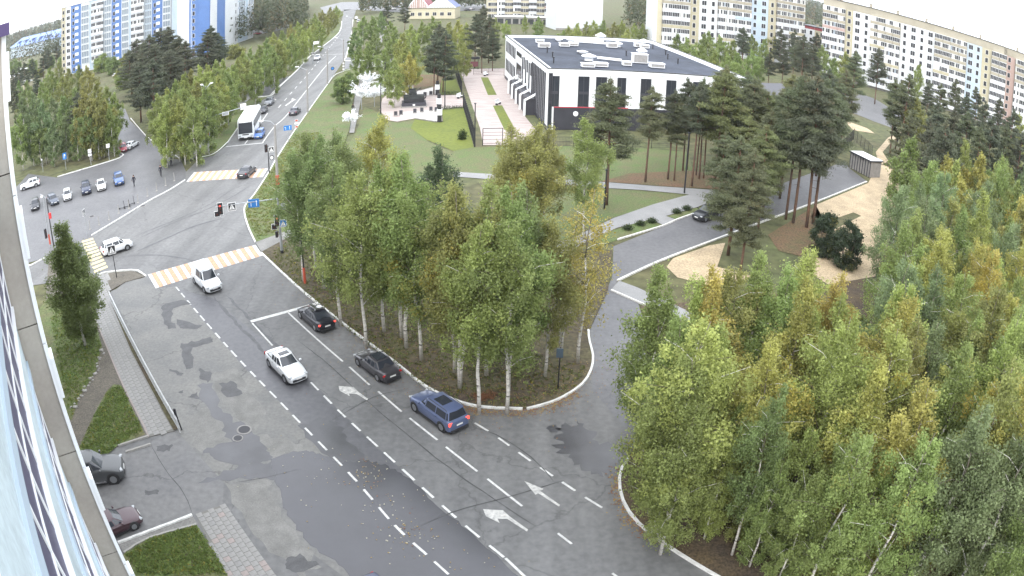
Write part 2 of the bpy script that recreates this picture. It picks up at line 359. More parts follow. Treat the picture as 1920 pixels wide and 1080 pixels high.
sheet('far_road', [(1556,176),(1590,168),(1640,185),(1700,222),(1720,240),(1690,246),(1640,228),(1590,208)], .0, 'asphalt_side', label='grey asphalt road behind the pines on the right')
sheet('far_car_park', [(335,118),(420,92),(470,68),(545,52),(548,44),(470,52),(448,60),(420,78),(340,106)], .0, 'asphalt_side', label='car park at the foot of the white and blue tower')
sheet('distant_street', [(610,26),(660,18),(760,24),(900,20),(925,36),(1100,46),(1100,40),(930,28),(920,8),(760,4),(640,4),(600,14)], .0, 'asphalt_side', label='distant cross street with parked cars')

# islands of soil
sheet('grove_soil', [(490,475),(560,540),(640,605),(740,680),(800,727),(860,754),(900,764),(980,768),(1040,752),(1085,725),(1105,700),(1112,670),(1105,620),(1118,592),(1140,545),(1148,470),(1040,478),(850,420),(700,400),(547,437),(540,445)], .10, 'litter', thick=.15, label='leaf strewn soil of the birch grove')
sheet('verge', [(479,455),(466,427),(458.5,400),(461,385),(478,364),(504,324),(518,299),(552,246),(567,225),(611,163),(649,130),(687,126),(665,165),(655,245),(620,330),(547,430),(500,452)], .10, 'grass', thick=.15, label='grassy verge right of the far carriageway')
sheet('forest_floor', [gp(1178,862), gp(1164,880), gp(1161,905), gp(1168,940), gp(1190,975), gp(1230,1010), gp(1290,1050), gp(1345,1080), un(8,25.7), un(-6,30), Vector((80,-10,0)), Vector((120,60,0)), gp(1900,420), gp(1680,420), gp(1640,520), gp(1400,560), gp(1200,575), gp(1225,640), gp(1240,760)], .10, 'litter2', thick=.15, world=True, label='brown forest floor under the dense birches')
sheet('left_yard_soil', [gp(84,600), gp(92,486), gp(172,514), gp(178,520), gp(178,597), gp(200,650), gp(222,703), gp(244,750), gp(271,800), gp(276,818), gp(222,837), un(34,-38), un(70,-60)], .06, 'mud', thick=.12, world=True, label='worn earth beside the near block')
sheet('grass', [(150,900),(150,838),(176,780),(200,735),(214,722),(228,724),(246,762),(268,806),(272,816),(222,836)], .075, 'grass', label='green grass triangle by the tiled pavement')
sheet('grass', [(60,600),(90,560),(140,590),(180,612),(192,650),(180,700),(150,745),(135,790),(120,780),(80,700)], .075, 'grass', label='patchy grass under the lone birch')
sheet('grass', [gp(233,1040), gp(280,1010), gp(369,985), gp(400,1035), gp(430,1085), un(8,-14), un(6,-22)], .075, 'grass', world=True, label='green lawn in the bottom left corner')
sheet('strip_soil', [(300,292),(374,298),(401,291),(424,272),(435,256),(470,205),(478,188),(462,190),(440,205),(380,275),(340,300)], .08, 'grass', thick=.12, label='grass strip between footpath and coach')
sheet('junction_corner', [(203,513),(250,509),(272,519),(236,529),(208,545),(204,540)], .06, 'mud', thick=.08, label='small trodden corner by the zebra crossing')
sheet('far_left_verge', [(478,126),(556,134),(580,108),(590,100),(635,62),(641,40),(620,45),(560,90),(500,118)], .05, 'grass', label='grass verge left of the far carriageway')

# footpaths
sheet('footpath', [(347,300),(362,300),(395,262),(440,212),(466,188),(480,176),(474,172),(458,184),(430,208),(388,256)], .09, 'walk', label='grey footpath beside the coach stop')
sheet('footpath', [(655,250),(664,250),(680,175),(692,130),(716,80),(724,50),(716,50),(704,85),(682,128),(668,165)], .104, 'walk', label='grey footpath running past the white light trees')
sheet('footpath', [(479,456),(490,474),(560,436),(640,420),(640,412),(545,432)], .108, 'walk', label='short asphalt footpath at the right kerb')
sheet('park_path', [(1040,462),(1150,409),(1225,383),(1295,364),(1335,355),(1352,370),(1308,388),(1248,405),(1157,427),(1040,482)], .008, 'tile_far', label='pale tiled park path along the side road')
sheet('park_path', [(850,322),(930,327),(1000,333),(1126,341),(1230,349),(1335,356),(1295,365),(1200,356),(1126,352),(1000,343),(850,331)], .012, 'tile_far', label='pale tiled park path below the pines')
sheet('park_path', [(1215,409),(1240,402),(1271,413),(1248,424)], .012, 'tile_far', label='short tiled link from path to side road')
sheet('park_path', [(1146,545),(1160,528),(1195,541),(1300,590),(1290,610),(1196,567)], .112, 'tile_far', label='tiled pavement stub running into the birches')
sheet('lawn', [(1126,353),(1200,358),(1292,366),(1225,384),(1150,408),(1060,450),(1000,460),(940,400),(900,346),(1000,345)], .0, 'grass', label='olive lawn between the two park paths')
sheet('flower_bed', [(1157,450),(1125,462),(1100,468),(1130,438),(1215,412),(1244,423)], .004, 'grass', label='narrow lawn bed with three low shrubs')
sheet('flower_bed', [(1252,406),(1308,390),(1330,384),(1330,392),(1272,412)], .004, 'grass', label='short lawn bed with two low shrubs')
sheet('pine_floor', [(1126,340),(1180,325),(1300,320),(1350,330),(1420,350),(1335,354),(1230,348)], .0, 'needle_floor', label='rusty pine needle floor under the tall pines')
sheet('pine_floor', [(1440,440),(1530,385),(1560,440),(1500,480),(1460,470)], .0, 'needle_floor', label='rusty needle floor beside the side road')
sheet('lawn', [(850,283),(889,276),(1000,276),(1120,272),(1290,285),(1300,320),(1180,325),(1126,340),(1000,332),(850,322)], .0, 'grass', label='lawn in front of the black and white building')
sheet('sand', [(1262,484),(1330,460),(1360,455),(1345,500),(1420,520),(1330,535),(1270,520),(1250,500)], .0, 'sand', label='bare sand beside the side road')
sheet('sand', [(1628,343),(1530,384),(1520,408),(1560,412),(1600,398),(1670,430),(1706,410),(1696,345),(1676,312),(1646,306)], .0, 'sand', label='large bare sand patch on the right')
sheet('sand', [(1565,430),(1620,402),(1672,424),(1668,470),(1645,520),(1600,540),(1555,535),(1500,500),(1545,470)], .004, 'sand', label='sandy clearing behind the dark shrubs')
sheet('sand', [(1648,308),(1672,312),(1655,285),(1675,262),(1700,250),(1690,247),(1665,258),(1642,285)], .0, 'sand', label='sandy track leading up to the far road')
sheet('sand', [(1582,225),(1625,240),(1640,250),(1600,244)], .0, 'sand', label='sandy bank below the far road')

sheet('lawn', [(668,247),(684,200),(712,212),(726,227),(745,231),(778,225),(800,264),(850,286),(850,322),(760,360),(640,345),(600,335),(625,320)], -.02, 'grass', label='grass between the footpath and the bright lawn')
sheet('lawn', [(726,112),(716,128),(700,165),(716,182),(738,165),(770,165),(790,165),(835,143),(850,128),(846,112)], -.02, 'grass', label='grass behind the monument square')
# plaza
sheet('plaza', [(862,130),(947,128),(948,145),(962,162),(985,219),(1010,250),(960,272),(906,272),(900,240)], .004, 'plaza', label='pink paved forecourt of the black and white building')
sheet('plaza', [(717,185),(738,168),(768,169),(789,169),(819,161),(823,179),(866,178),(870,200),(827,204),(829.5,227),(817,228),(778,222),(745,228),(725,225),(712,206)], .008, 'plaza', label='pale square around the monument')
sheet('plaza_border', [(738,169),(768,170),(789,170),(817,163),(820,176),(790,181),(770,181),(745,179)], .012, 'plaza_white', label='white stone border behind the monument')
sheet('plaza_border', [(770,209),(820,207),(826,226),(816,227),(778,221),(752,225),(750,212)], .012, 'plaza_white', label='white stone border before the monument')
sheet('lawn', [(778,224),(817,230),(831,229),(829,206),(870,202),(888,276),(850,283),(800,262),(770,240)], .004, 'lawn', label='bright mown lawn beside the tall fence')
sheet('lawn', [(829,146),(852,143),(866,176),(825,177)], .004, 'lawn', label='bright lawn square behind the monument')
sheet('lawn', [(901.6,145),(915,145),(931.5,178),(915,178.5)], .012, 'lawn', label='upper lawn strip set in the forecourt')
sheet('lawn', [(924,198),(941.5,197.5),(966,243),(946,244)], .012, 'lawn', label='lower lawn strip set in the forecourt')
sheet('pine_floor', [(790,168),(840,150),(835,140),(770,140),(760,160)], .0, 'needle_floor', label='brown bare ground behind the monument')
sheet('crossing_slab', [(694,125),(696,115),(722,115),(720,126)], .108, 'plaza_white', label='white slab where the footpath meets the side street')

# kerbs
kerb('kerb', near_right, 'white kerb along the birch grove', True)
kerb('kerb', [(988,768),(1040,753),(1085,727),(1105,702),(1112,672),(1105,640),(1103,620)], 'white curved kerb round the tip of the birch grove', True)
kerb('kerb', [(1178,862),(1166,878),(1161,905),(1168,940),(1190,975),(1230,1010),(1290,1050),(1350,1085)], 'white kerb curving along the right birch wood', True)
kerb('kerb', [(479,455),(466,427),(458.5,400),(461,385),(478,364),(504,324),(518,299),(552,246),(567,225),(611,163),(627,142),(645,134),(687,122)], 'white kerb right of the far carriageway', True)
kerb('kerb', [(172,442),(222,412),(278,378),(319,356),(347,338)], 'white kerb below the car park bollards', True)
kerb('kerb', [(374,296),(401,289),(424,270),(435,256),(470,205)], 'white kerb before the coach', True)
kerb('kerb', [(180,517),(203,511),(250,507),(261,510),(274,519)], 'white kerb at the zebra crossing corner', True)
kerb('kerb', [(108,332),(225,296),(217,284),(213,278)], 'white kerb behind the car park signs')
kerb('kerb', [(85,484),(60,497),(20,512)], 'white kerb left of the lone birch')
kerb('kerb', [(245,222),(278,259),(314,281),(339,300)], 'pale kerb of the lane into the left woods', mt='kerb')
kerb('kerb', [(470,182),(507,180),(522,165),(557,132),(580,107),(590,99),(635,62),(641,40)], 'white kerb left of the far carriageway', w=.3)
kerb('kerb', [(690,114),(647,114),(649,107),(655,82),(660,57),(662,37)], 'white kerb beyond the side street', w=.3)
kerb('kerb', [(1158,450),(1246,423),(1270,412),(1308,399)], 'light kerb along the park side of the side road', mt='kerb')
kerb('kerb', [(1158,527),(1215,500),(1260,481),(1349,447),(1420,420),(1528,380),(1625,341)], 'light kerb on the sandy side of the side road', mt='kerb', w=.22)
kerb('kerb', [(1146,545),(1196,567),(1240,586)], 'light kerb of the tiled pavement stub', mt='kerb')
kerb('kerb', [(222,1019),(361,967)], 'white kerb of the driveway', True)
kerb('kerb', [(233,1038),(280,1010),(369,985)], 'grey kerb of the corner lawn', True, grey=True)
kerb('kerb', [(236,849),(283,834)], 'grey kerb beside the dark off-roader', True, grey=True)
kerb('kerb', [(222,837),(278,819)], 'thin kerb at the foot of the grass triangle', True, grey=True)
kerb('kerb', [(778,222),(817,228)], 'dark edge of the monument square', mt='kerb_grey')
sheet('driveway_edge', [gp(222,1019), gp(361,967), gp(372,984), gp(233,1038)], .02, 'walk', world=True, label='grey strip between the two driveway kerbs')

# paving tiles, laid singly
def tiles(name, px, size, label, mats, ang, z=.03, cap=298, rows=None):
    pts = P2(px); ca, sa = math.cos(ang), math.sin(ang); loc = [(p.x*ca+p.y*sa, -p.x*sa+p.y*ca) for p in pts]
    base = MB(); base.prism([(p.x,p.y) for p in pts], -.02, z-.016, 'joint', bottom=False); root = base.obj(name, kind='structure', label=label)
    mes = [MB().box((0,0,-.02),(size[0]-.03,size[1]-.03,.045),mm).mesh('paving_tile') for mm in mats]
    def inside(x, y):
        c = False; n = len(loc)
        for i in range(n):
            (x1,y1),(x2,y2) = loc[i], loc[(i+1)%n]
            if (y1>y) != (y2>y) and x < (x2-x1)*(y-y1)/(y2-y1)+x1: c = not c
        return c
    xs = [p[0] for p in loc]; ys = [p[1] for p in loc]; cells = []
    y = min(ys)+size[1]/2; r = 0
    while y < max(ys):
        x = min(xs)+size[0]/2*(1+r%2)
        while x < max(xs):
            if inside(x, y): cells.append((x*ca-y*sa, x*sa+y*ca))
            x += size[0]
        y += size[1]; r += 1
    cells.sort(key=lambda c: math.hypot(*c))
    rest = MB()
    for i, (x, y) in enumerate(cells):
        mi = 0 if rnd.random() < .5 else rnd.randrange(len(mats))
        if i < cap:
            o = link('paving_tile', mes[mi], root, loc=(x, y, z+rnd.uniform(-.004,.004)), rz=ang)
            o.rotation_euler = (rnd.uniform(-.006,.006), rnd.uniform(-.006,.006), ang)
        else: rest.box((x,y,z-.02), (size[0]-.03,size[1]-.03,.045), mats[mi], rz=ang)
    if len(cells) > cap: rest.obj('paving_tile', root, kind='stuff')
    return root
A_T = math.atan2(U.y, U.x)
tiles('pavement', [(367,964),(417,947),(455,993),(490,1042),(530,1095),(432,1095),(400,1035)], (.42,.42), 'tiled pavement at the bottom left with red edging', ['tile','tile_b','tile_c'], A_T)
tiles('pavement', [(180,519),(203,514),(206,548),(210,570),(250,655),(292,736),(330,808),(279,820),(244,750),(222,703),(200,650),(178,597)], (.5,.5), 'tiled pavement beside the steel railing', ['tile','tile_c','tile'], A_T, z=.07)
sheet('soil_strip', [(214,566),(252,655),(296,736),(334,806),(326,808),(288,738),(246,658),(208,567)], .088, 'litter', label='strip of soil along the foot of the railing')
kerb('kerb', [(178,597),(200,650),(222,703),(244,750),(271,800),(279,820)], 'thin reddish edging of the tiled pavement', mt='tile_b', w=.12, h=.08)

# ---- road markings
def mark(b, p, q_, w, z=.012, mt='paint', inset=0):
    d = (q_-p); d.z = 0; d.normalize(); n = Vector((-d.y, d.x, 0))*w/2
    b.quad((p.x-n.x,p.y-n.y,z),(q_.x-n.x,q_.y-n.y,z),(q_.x+n.x,q_.y+n.y,z),(p.x+n.x,p.y+n.y,z), mt) if (q_-p).cross(n).z > 0 else None
    if (q_-p).cross(n).z <= 0: b.quad((p.x+n.x,p.y+n.y,z),(q_.x+n.x,q_.y+n.y,z),(q_.x-n.x,q_.y-n.y,z),(p.x-n.x,p.y-n.y,z), mt)
def dashes(label, pts, on, off, w=.14, mt='paint', z=.012):
    line = smooth_line([gp(*p) for p in pts], .25); b = MB(); L = 0; start = line[0]; seg = [line[0]]; state = True; acc = 0
    for i in range(1, len(line)):
        d = (line[i]-line[i-1]).length; acc += d
        if state: seg.append(line[i])
        if state and acc >= on:
            mark(b, Vector((*seg[0],0)), Vector((*seg[-1],0)), w*rnd.uniform(.9,1.05), z, mt); state = False; acc = 0
        elif not state and acc >= off: state = True; acc = 0; seg = [line[i]]
    return b.obj('lane_marking', kind='structure', label=label)
def solid(label, pts, w=.14, z=.012, mt='paint'):
    line = [gp(*p) for p in pts]; b = MB(); strip_mesh(b, smooth_line(line, 1.), w, z-.003, z, mt)
    return b.obj('lane_marking', kind='structure', label=label)
ref = gp(330,537); s0 = 0
dashes('short white dashes at the left edge of the near lanes', [(330,538),(440,665),(508,736),(560,790),(660,893),(740,985),(800,1040),(850,1085)], .95, .6, .15)
dashes('short white dashes between the opposing lanes', [(583,717),(640,775),(700,830),(760,885),(860,975),(945,1045)], 1.05, .62, .15)
solid('solid white line at the bottom of the frame', [(948,1047),(985,1082),(1010,1105)], .15)
for a, c in (((655,688),(693,722)),((709,734),(753,772)),((768,784),(820,825)),((836,838),(895,884)),((914,898),(979,949)),((1046,1000),(1072,1020)),((1148,1075),(1175,1095))):
    solid('white dash between the two right hand lanes', [a, c], .14)
solid('long white line running back from the stop line', [(539,585),(590,632),(643,678)], .14)
solid('white line at the left end of the stop line', [(473,606),(511,648)], .14)
solid('broad white stop line before the grove', [(470,603),(592,570)], .42)
dashes('short white dashes across the mouth of the side road', [(890,793),(930,818),(1000,868),(1060,908),(1120,947),(1165,970)], 1.0, .75, .15)
solid('white stop line before the coach', [(424,275),(494,268)], .35)
solid('solid white line left of the blue car', [(459,270),(480,243),(502,212)], .2)
solid('solid white centre line of the far carriageway', [(492,268),(515,237),(545,207),(610,125),(630,105)], .2)
dashes('white dashes in the far carriageway', [(522,202),(555,164),(585,130),(640,62)], 3., 4., .2)
solid('white line of the lay-by mouth', [(507,178),(522,163),(545,142)], .25)
solid('white line across the far junction', [(600,103),(650,101),(690,100)], .3)
def arrow(px, label):
    b = MB(); w = P2(px); b.prism([(v.x, v.y) for v in w], .0125, .0145, 'paint_worn', bottom=False); return b.obj('road_arrow', kind='structure', label=label)
arrow([(906,955),(943,957),(956,969),(990,993),(988,997),(951,973),(933,973),(937,981),(911,968)], 'left turn arrow on the asphalt near the puddle')
arrow([(983,902),(1019,917),(1013,921),(1050,947),(1048,950),(1009,925),(1004,928)], 'straight ahead arrow in the right lane')
arrow([(635,724),(663,726),(672,735),(690,748),(688,751),(669,739),(654,738),(656,743),(637,733)], 'left turn arrow beside the white crossover')
arrow([(512,184),(519,187),(516,188),(500,199),(498,198),(513,187),(510,187)], 'small faded arrow on the far carriageway, left')
arrow([(548,184),(555,187),(552,188),(536,199),(534,198),(549,187),(546,187)], 'small faded arrow on the far carriageway, right')
def zebra(c0, c1, c2, c3, n, mats, label):      # c0-c1 one long edge, c3-c2 the other
    a, b_, c, d = [gp(*p) for p in (c0,c1,c2,c3)]; b = MB()
    for i in range(n):
        t0, t1 = i/n, (i+.93)/n if mats[1] else (i+.62)/n
        p, q1, r, s = a.lerp(b_, t0), a.lerp(b_, t1), d.lerp(c, t1), d.lerp(c, t0)
        mt = mats[i % 2] if mats[1] else mats[0]
        vs = [Vector((v.x, v.y, .013)) for v in (p, q1, r, s)]
        if (vs[1]-vs[0]).cross(vs[2]-vs[0]).z < 0: vs.reverse()
        b.add(vs, [(0,1,2,3)], mt)
    return b.obj('zebra_crossing', kind='structure', label=label)
zebra((277,515),(480,459),(494,479),(292,541), 27, ['paint','paint_yel'], 'white and orange striped crossing over the near lanes')
zebra((364,323),(503,316),(493,332),(349,341), 23, ['paint','paint_yel'], 'white and orange striped crossing over the far lanes')
zebra((153,452),(178.5,515),(204,504),(174,446), 10, ['paint_cream',None], 'striped crossing over the left arm')

# ---- stains, patches and the puddle
def blob(px, jit=.25, seed=1, sub=5):
    r = random.Random(seed); pts = [p if isinstance(p, Vector) else gp(*p) for p in px]; out = []; n = len(pts)
    for i in range(n):
        a, c = pts[i], pts[(i+1)%n]; L = (c-a).length
        for k in range(sub):
            p = a.lerp(c, k/sub); d = (c-a).normalized(); nn = Vector((-d.y, d.x, 0)); out.append(p + nn*r.uniform(-jit, jit)*min(1, L))
    return out
sheet('wet_patch', blob([(440,668),(500,640),(583,715),(640,775),(695,828),(760,885),(740,930),(690,900),(640,860),(560,788)], .12, 3), .0085, 'asphalt_dark', world=True, label='dark damp lane between the two dashed lines')
sheet('wet_patch', [gp(330,540), gp(400,560), gp(470,618), gp(500,640), gp(440,668)], .0085, 'asphalt_dark', world=True, label='damp lane below the zebra crossing')
pud = blob([(508,862),(560,845),(600,850),(640,868),(690,862),(720,872),(758,891),(813,941),(869,985),(962,1072),un(10,18.2),un(10,9),(647,1063),(591,1030),(552,985),(530,945),(520,910)], .13, 5, 6)
sheet('puddle', pud, .0105, 'puddle', world=True, label='large shallow puddle spread over the near lanes', kind='structure')
sheet('wet_patch', blob([(600,782),(640,800),(652,824),(688,860),(700,880),(660,885),(600,850),(560,800)], .2, 9), .0095, 'wet', world=True, label='wet fringe above the large puddle')
sheet('wet_patch', blob([(370,722),(398,718),(412,760),(440,790),(475,805),(505,840),(508,862),(470,870),(400,862),(380,845),(430,830),(420,800),(385,765)], .25, 11), .009, 'wet', world=True, label='damp stain running into the puddle')
sheet('wet_patch', blob([(470,870),(510,865),(518,900),(470,897),(370,905),(420,885)], .2, 12), .0092, 'wet', world=True, label='thin damp tongue left of the puddle')
sheet('wet_patch', blob([(1050,800),(1090,790),(1130,830),(1165,850),(1160,880),(1120,895),(1070,870),(1045,835)], .45, 13, 9), .009, 'wet', world=True, label='wet hollow at the mouth of the side road')
sheet('wet_patch', blob([(1025,800),(1040,797),(1052,803),(1045,811),(1028,810)], .2, 14, 3), .009, 'wet', world=True, label='small wet spot near the side road')
ps = [([(304,572),(340,562),(360,570),(325,578),(322,600),(330,615),(315,618),(304,596)],21),([(340,645),(365,640),(395,632),(400,640),(360,652),(362,690),(352,692),(342,668)],22),([(330,600),(380,610),(370,618),(335,616)],23),
      ([(410,720),(440,715),(455,740),(425,745)],24),([(535,1050),(560,1040),(600,1060),(560,1075),(538,1066)],25),([(272,920),(297,918),(297,926),(273,927)],26),([(293,838),(325,833),(318,845),(296,847)],27),
      ([(318,690),(345,700),(340,705),(316,696)],28),([(352,745),(370,735),(372,750)],29),([(375,690),(400,700),(392,716),(372,706)],30),([(330,735),(345,732),(342,738)],31)]
for k, (pp, sd_) in enumerate(ps): sheet('asphalt_patch', blob(pp, .15, sd_, 4), .0125, 'patch', world=True, label='darker repair patch or stain on the worn asphalt')
for k, pp in enumerate([[(440,835),(500,815),(560,830),(590,850),(520,862),(450,862)],[(350,780),(400,760),(440,800),(430,830),(370,850)],[(420,905),(500,900),(520,940),(560,1010),(600,1060),(560,1085),(480,1000)],[(395,700),(440,690),(500,770),(470,800),(420,760)]]):
    sheet('asphalt_patch', blob(pp, .3, 40+k, 5), .0075, 'patch_light', world=True, label='pale dusty area of the worn asphalt')
def trail(name, px, w, mt, label, z=.0118, seed=1):
    r = random.Random(seed); line = smooth_line(P2(px), .6); b = MB(); n = len(line); vs = []
    for i, p in enumerate(line):
        d = (line[min(i+1,n-1)]-line[max(i-1,0)]).normalized(); nn = Vector((-d.y, d.x))*w/2*r.uniform(.5,1.3)*min(1, (i+.3)/4, (n-i-.3)/4); j = r.uniform(-.25,.25)*w
        vs += [(p.x-nn.x+j,p.y-nn.y+j,z),(p.x+nn.x+j,p.y+nn.y+j,z)]
    fs = [(2*i,2*i+2,2*i+3,2*i+1) for i in range(n-1)]
    a, c, e = (Vector(vs[k]) for k in fs[0][:3])
    if (c-a).cross(e-c).z < 0: fs = [f[::-1] for f in fs]
    b.add(vs, fs, mt); return b.obj(name, kind='structure', label=label)
M['rubber_mark'] = mat('rubber_mark', (.085,.085,.09), .6, 0, .2, 1.5, fine=.25); M['seam'] = mat('seam', (.055,.055,.056), .7, 0, .3, 2)
for k, (px, w_) in enumerate([([(470,348),(430,372),(380,396),(320,420),(262,446)],.22),([(440,352),(395,382),(340,408),(290,428),(250,444)],.18),([(425,408),(365,424),(305,450),(255,472)],.35),([(400,556),(440,602),(500,664),(560,722)],.3),([(424,552),(470,600),(520,650),(566,700)],.25),([(230,482),(280,478),(330,482),(375,492)],.2)]):
    trail('tyre_mark', px, w_, 'rubber_mark', 'dark curved tyre mark polished into the asphalt', seed=k)
for k, px in enumerate([[(560,640),(612,680),(650,715),(700,762),(760,812),(830,868),(920,932),(1010,990)],[(880,800),(930,815),(980,845),(1010,870),(1040,905)],[(760,1000),(850,960),(960,930),(1060,900)],[(283,834),(310,880),(345,925),(361,965)],[(620,790),(700,745),(760,730)],[(440,905),(500,895),(560,880)]]):
    trail('crack_line', px, .07, 'seam', 'thin sealed crack running over the asphalt', z=.0135, seed=20+k)
for k, (x, y) in enumerate([(388,452+40),(430,590-24),(440,522),(456,546),(470,566),(486,582),(500,598)]):
    pass
# manholes
def manhole(px, label, r=.42):
    b = MB(); b.tube([(0,0,0),(0,0,.03)], r*1.3, 'concrete', 16); o = b.obj('manhole', loc=gp(*px, .0), label=label, cat='manhole')
    c = MB(); c.tube([(0,0,.03),(0,0,.042)], r, 'dark_metal', 16); c.obj('cover', o); return o
manhole((458,806), 'round manhole cover in the damp stain'); manhole((446,822), 'smaller manhole in a pale ring of mortar', .3)
manhole((172,406), 'manhole cover near the car park sign', .35); manhole((268,386), 'manhole cover beside the kerb of the car park', .35)

# fallen leaves: nobody could count them
def leaves_on(name, pts, n, zb, label, cols=('leaf_y','leaf_o'), spread=.5, s=(.05,.12)):
    b = MB()
    for _ in range(n):
        p = Vector(rnd.choice(pts)) if len(pts) > 12 else None
        if p is None:
            a = rnd.random(); i = rnd.randrange(len(pts)-1); p = Vector(pts[i]).lerp(Vector(pts[i+1]), a)
        x, y = p.x+rnd.gauss(0,spread), p.y+rnd.gauss(0,spread); t = rnd.uniform(0,6.28); r = rnd.uniform(*s)
        z = zb+rnd.uniform(0,.01)
        b.add([(x+r*math.cos(t+k*2.1), y+r*math.sin(t+k*2.1), z+rnd.uniform(0,.03)) for k in range(3)], [(0,1,2)], rnd.choice(cols))
    return b.obj(name, kind='stuff', label=label)
M['leaf_y'] = mat('leaf_y', (.30,.21,.07), .8); M['leaf_o'] = mat('leaf_o', (.20,.09,.045), .8); M['leaf_p'] = mat('leaf_p', (.50,.47,.36), .8)
leaves_on('fallen_leaves', P2([(508,862),(640,900),(700,960),(800,1010),(900,1060)]), 130, .013, 'pale birch leaves floating on the puddle', ('leaf_p','leaf_y'), 1.8, (.03,.06))
leaves_on('fallen_leaves', P2([(700,872),(690,900),(760,990),(770,1000)]), 110, .013, 'clustered leaves on the wet lane', ('leaf_p','leaf_y','leaf_o'), .6, (.03,.07))
leaves_on('fallen_leaves', P2([(860,762),(900,772),(980,776),(1040,760),(1085,735)]), 900, .01, 'rusty leaves swept against the curved kerb', ('leaf_o','leaf_y'), .28, (.03,.08))
leaves_on('fallen_leaves', P2([(1155,880),(1158,925),(1180,975),(1220,1010)]), 500, .01, 'rusty leaves along the right kerb', ('leaf_o','leaf_y'), .3, (.03,.08))
leaves_on('fallen_leaves', P2([(700,660),(800,700),(900,745),(980,750),(1080,700),(980,720)]), 1500, .11, 'yellow leaves scattered on the grove soil', ('leaf_y','leaf_o'), 2.2, (.03,.065))
leaves_on('fallen_leaves', P2([(520,480),(600,550),(700,640),(760,670)]), 700, .11, 'yellow leaves scattered by the grove kerb', ('leaf_y','leaf_o'), 1.6, (.03,.065))

# ================================================================ TREES
def leaf_mesh(name, centers, spread, per, size, mt, droop=0., nr=None, aspect=1.0, gold_by=None):
    # centers (n,3) ; spread (n,3) ; one spray of leaves round each
    rs = np.random.RandomState(nr or 1); n = len(centers); C = np.repeat(np.array(centers), per, 0); S = np.repeat(np.array(spread), per, 0)
    P = rs.normal(size=C.shape)*.5; P[:,2] = -np.abs(rs.normal(size=len(C)))*droop + P[:,2]*(1-droop); P = C + P*S
    a = rs.normal(size=C.shape); a /= np.linalg.norm(a, axis=1, keepdims=True)
    b = rs.normal(size=C.shape); b -= a*(a*b).sum(1, keepdims=True); b /= np.linalg.norm(b, axis=1, keepdims=True)
    sz = size*(.6+.8*rs.rand(len(C),1)); b = b*aspect
    V = np.stack([P-a*sz*.5-b*sz*.35, P+a*sz*.6, P-a*sz*.4+b*sz*.5], 1).reshape(-1,3)
    m = len(C); me = bpy.data.meshes.new(name); me.vertices.add(3*m); me.vertices.foreach_set('co', V.ravel())
    me.loops.add(3*m); me.loops.foreach_set('vertex_index', np.arange(3*m)); me.polygons.add(m)
    me.polygons.foreach_set('loop_start', np.arange(0,3*m,3)); me.polygons.foreach_set('loop_total', np.full(m,3))
    me.materials.append(M[mt]); me.update()
    tone = np.repeat(rs.rand(n), per)*.5 + rs.rand(m)*.5; g = rs.rand(n) if gold_by is None else np.array(gold_by)
    at = me.attributes.new('tone', 'FLOAT', 'FACE'); at.data.foreach_set('value', tone.astype(np.float32))
    gg = np.clip(np.repeat(g, per)*.85 + rs.rand(m)*.3 - .0, 0, 1.2)
    ag = me.attributes.new('gold', 'FLOAT', 'FACE'); ag.data.foreach_set('value', gg.astype(np.float32)); return me
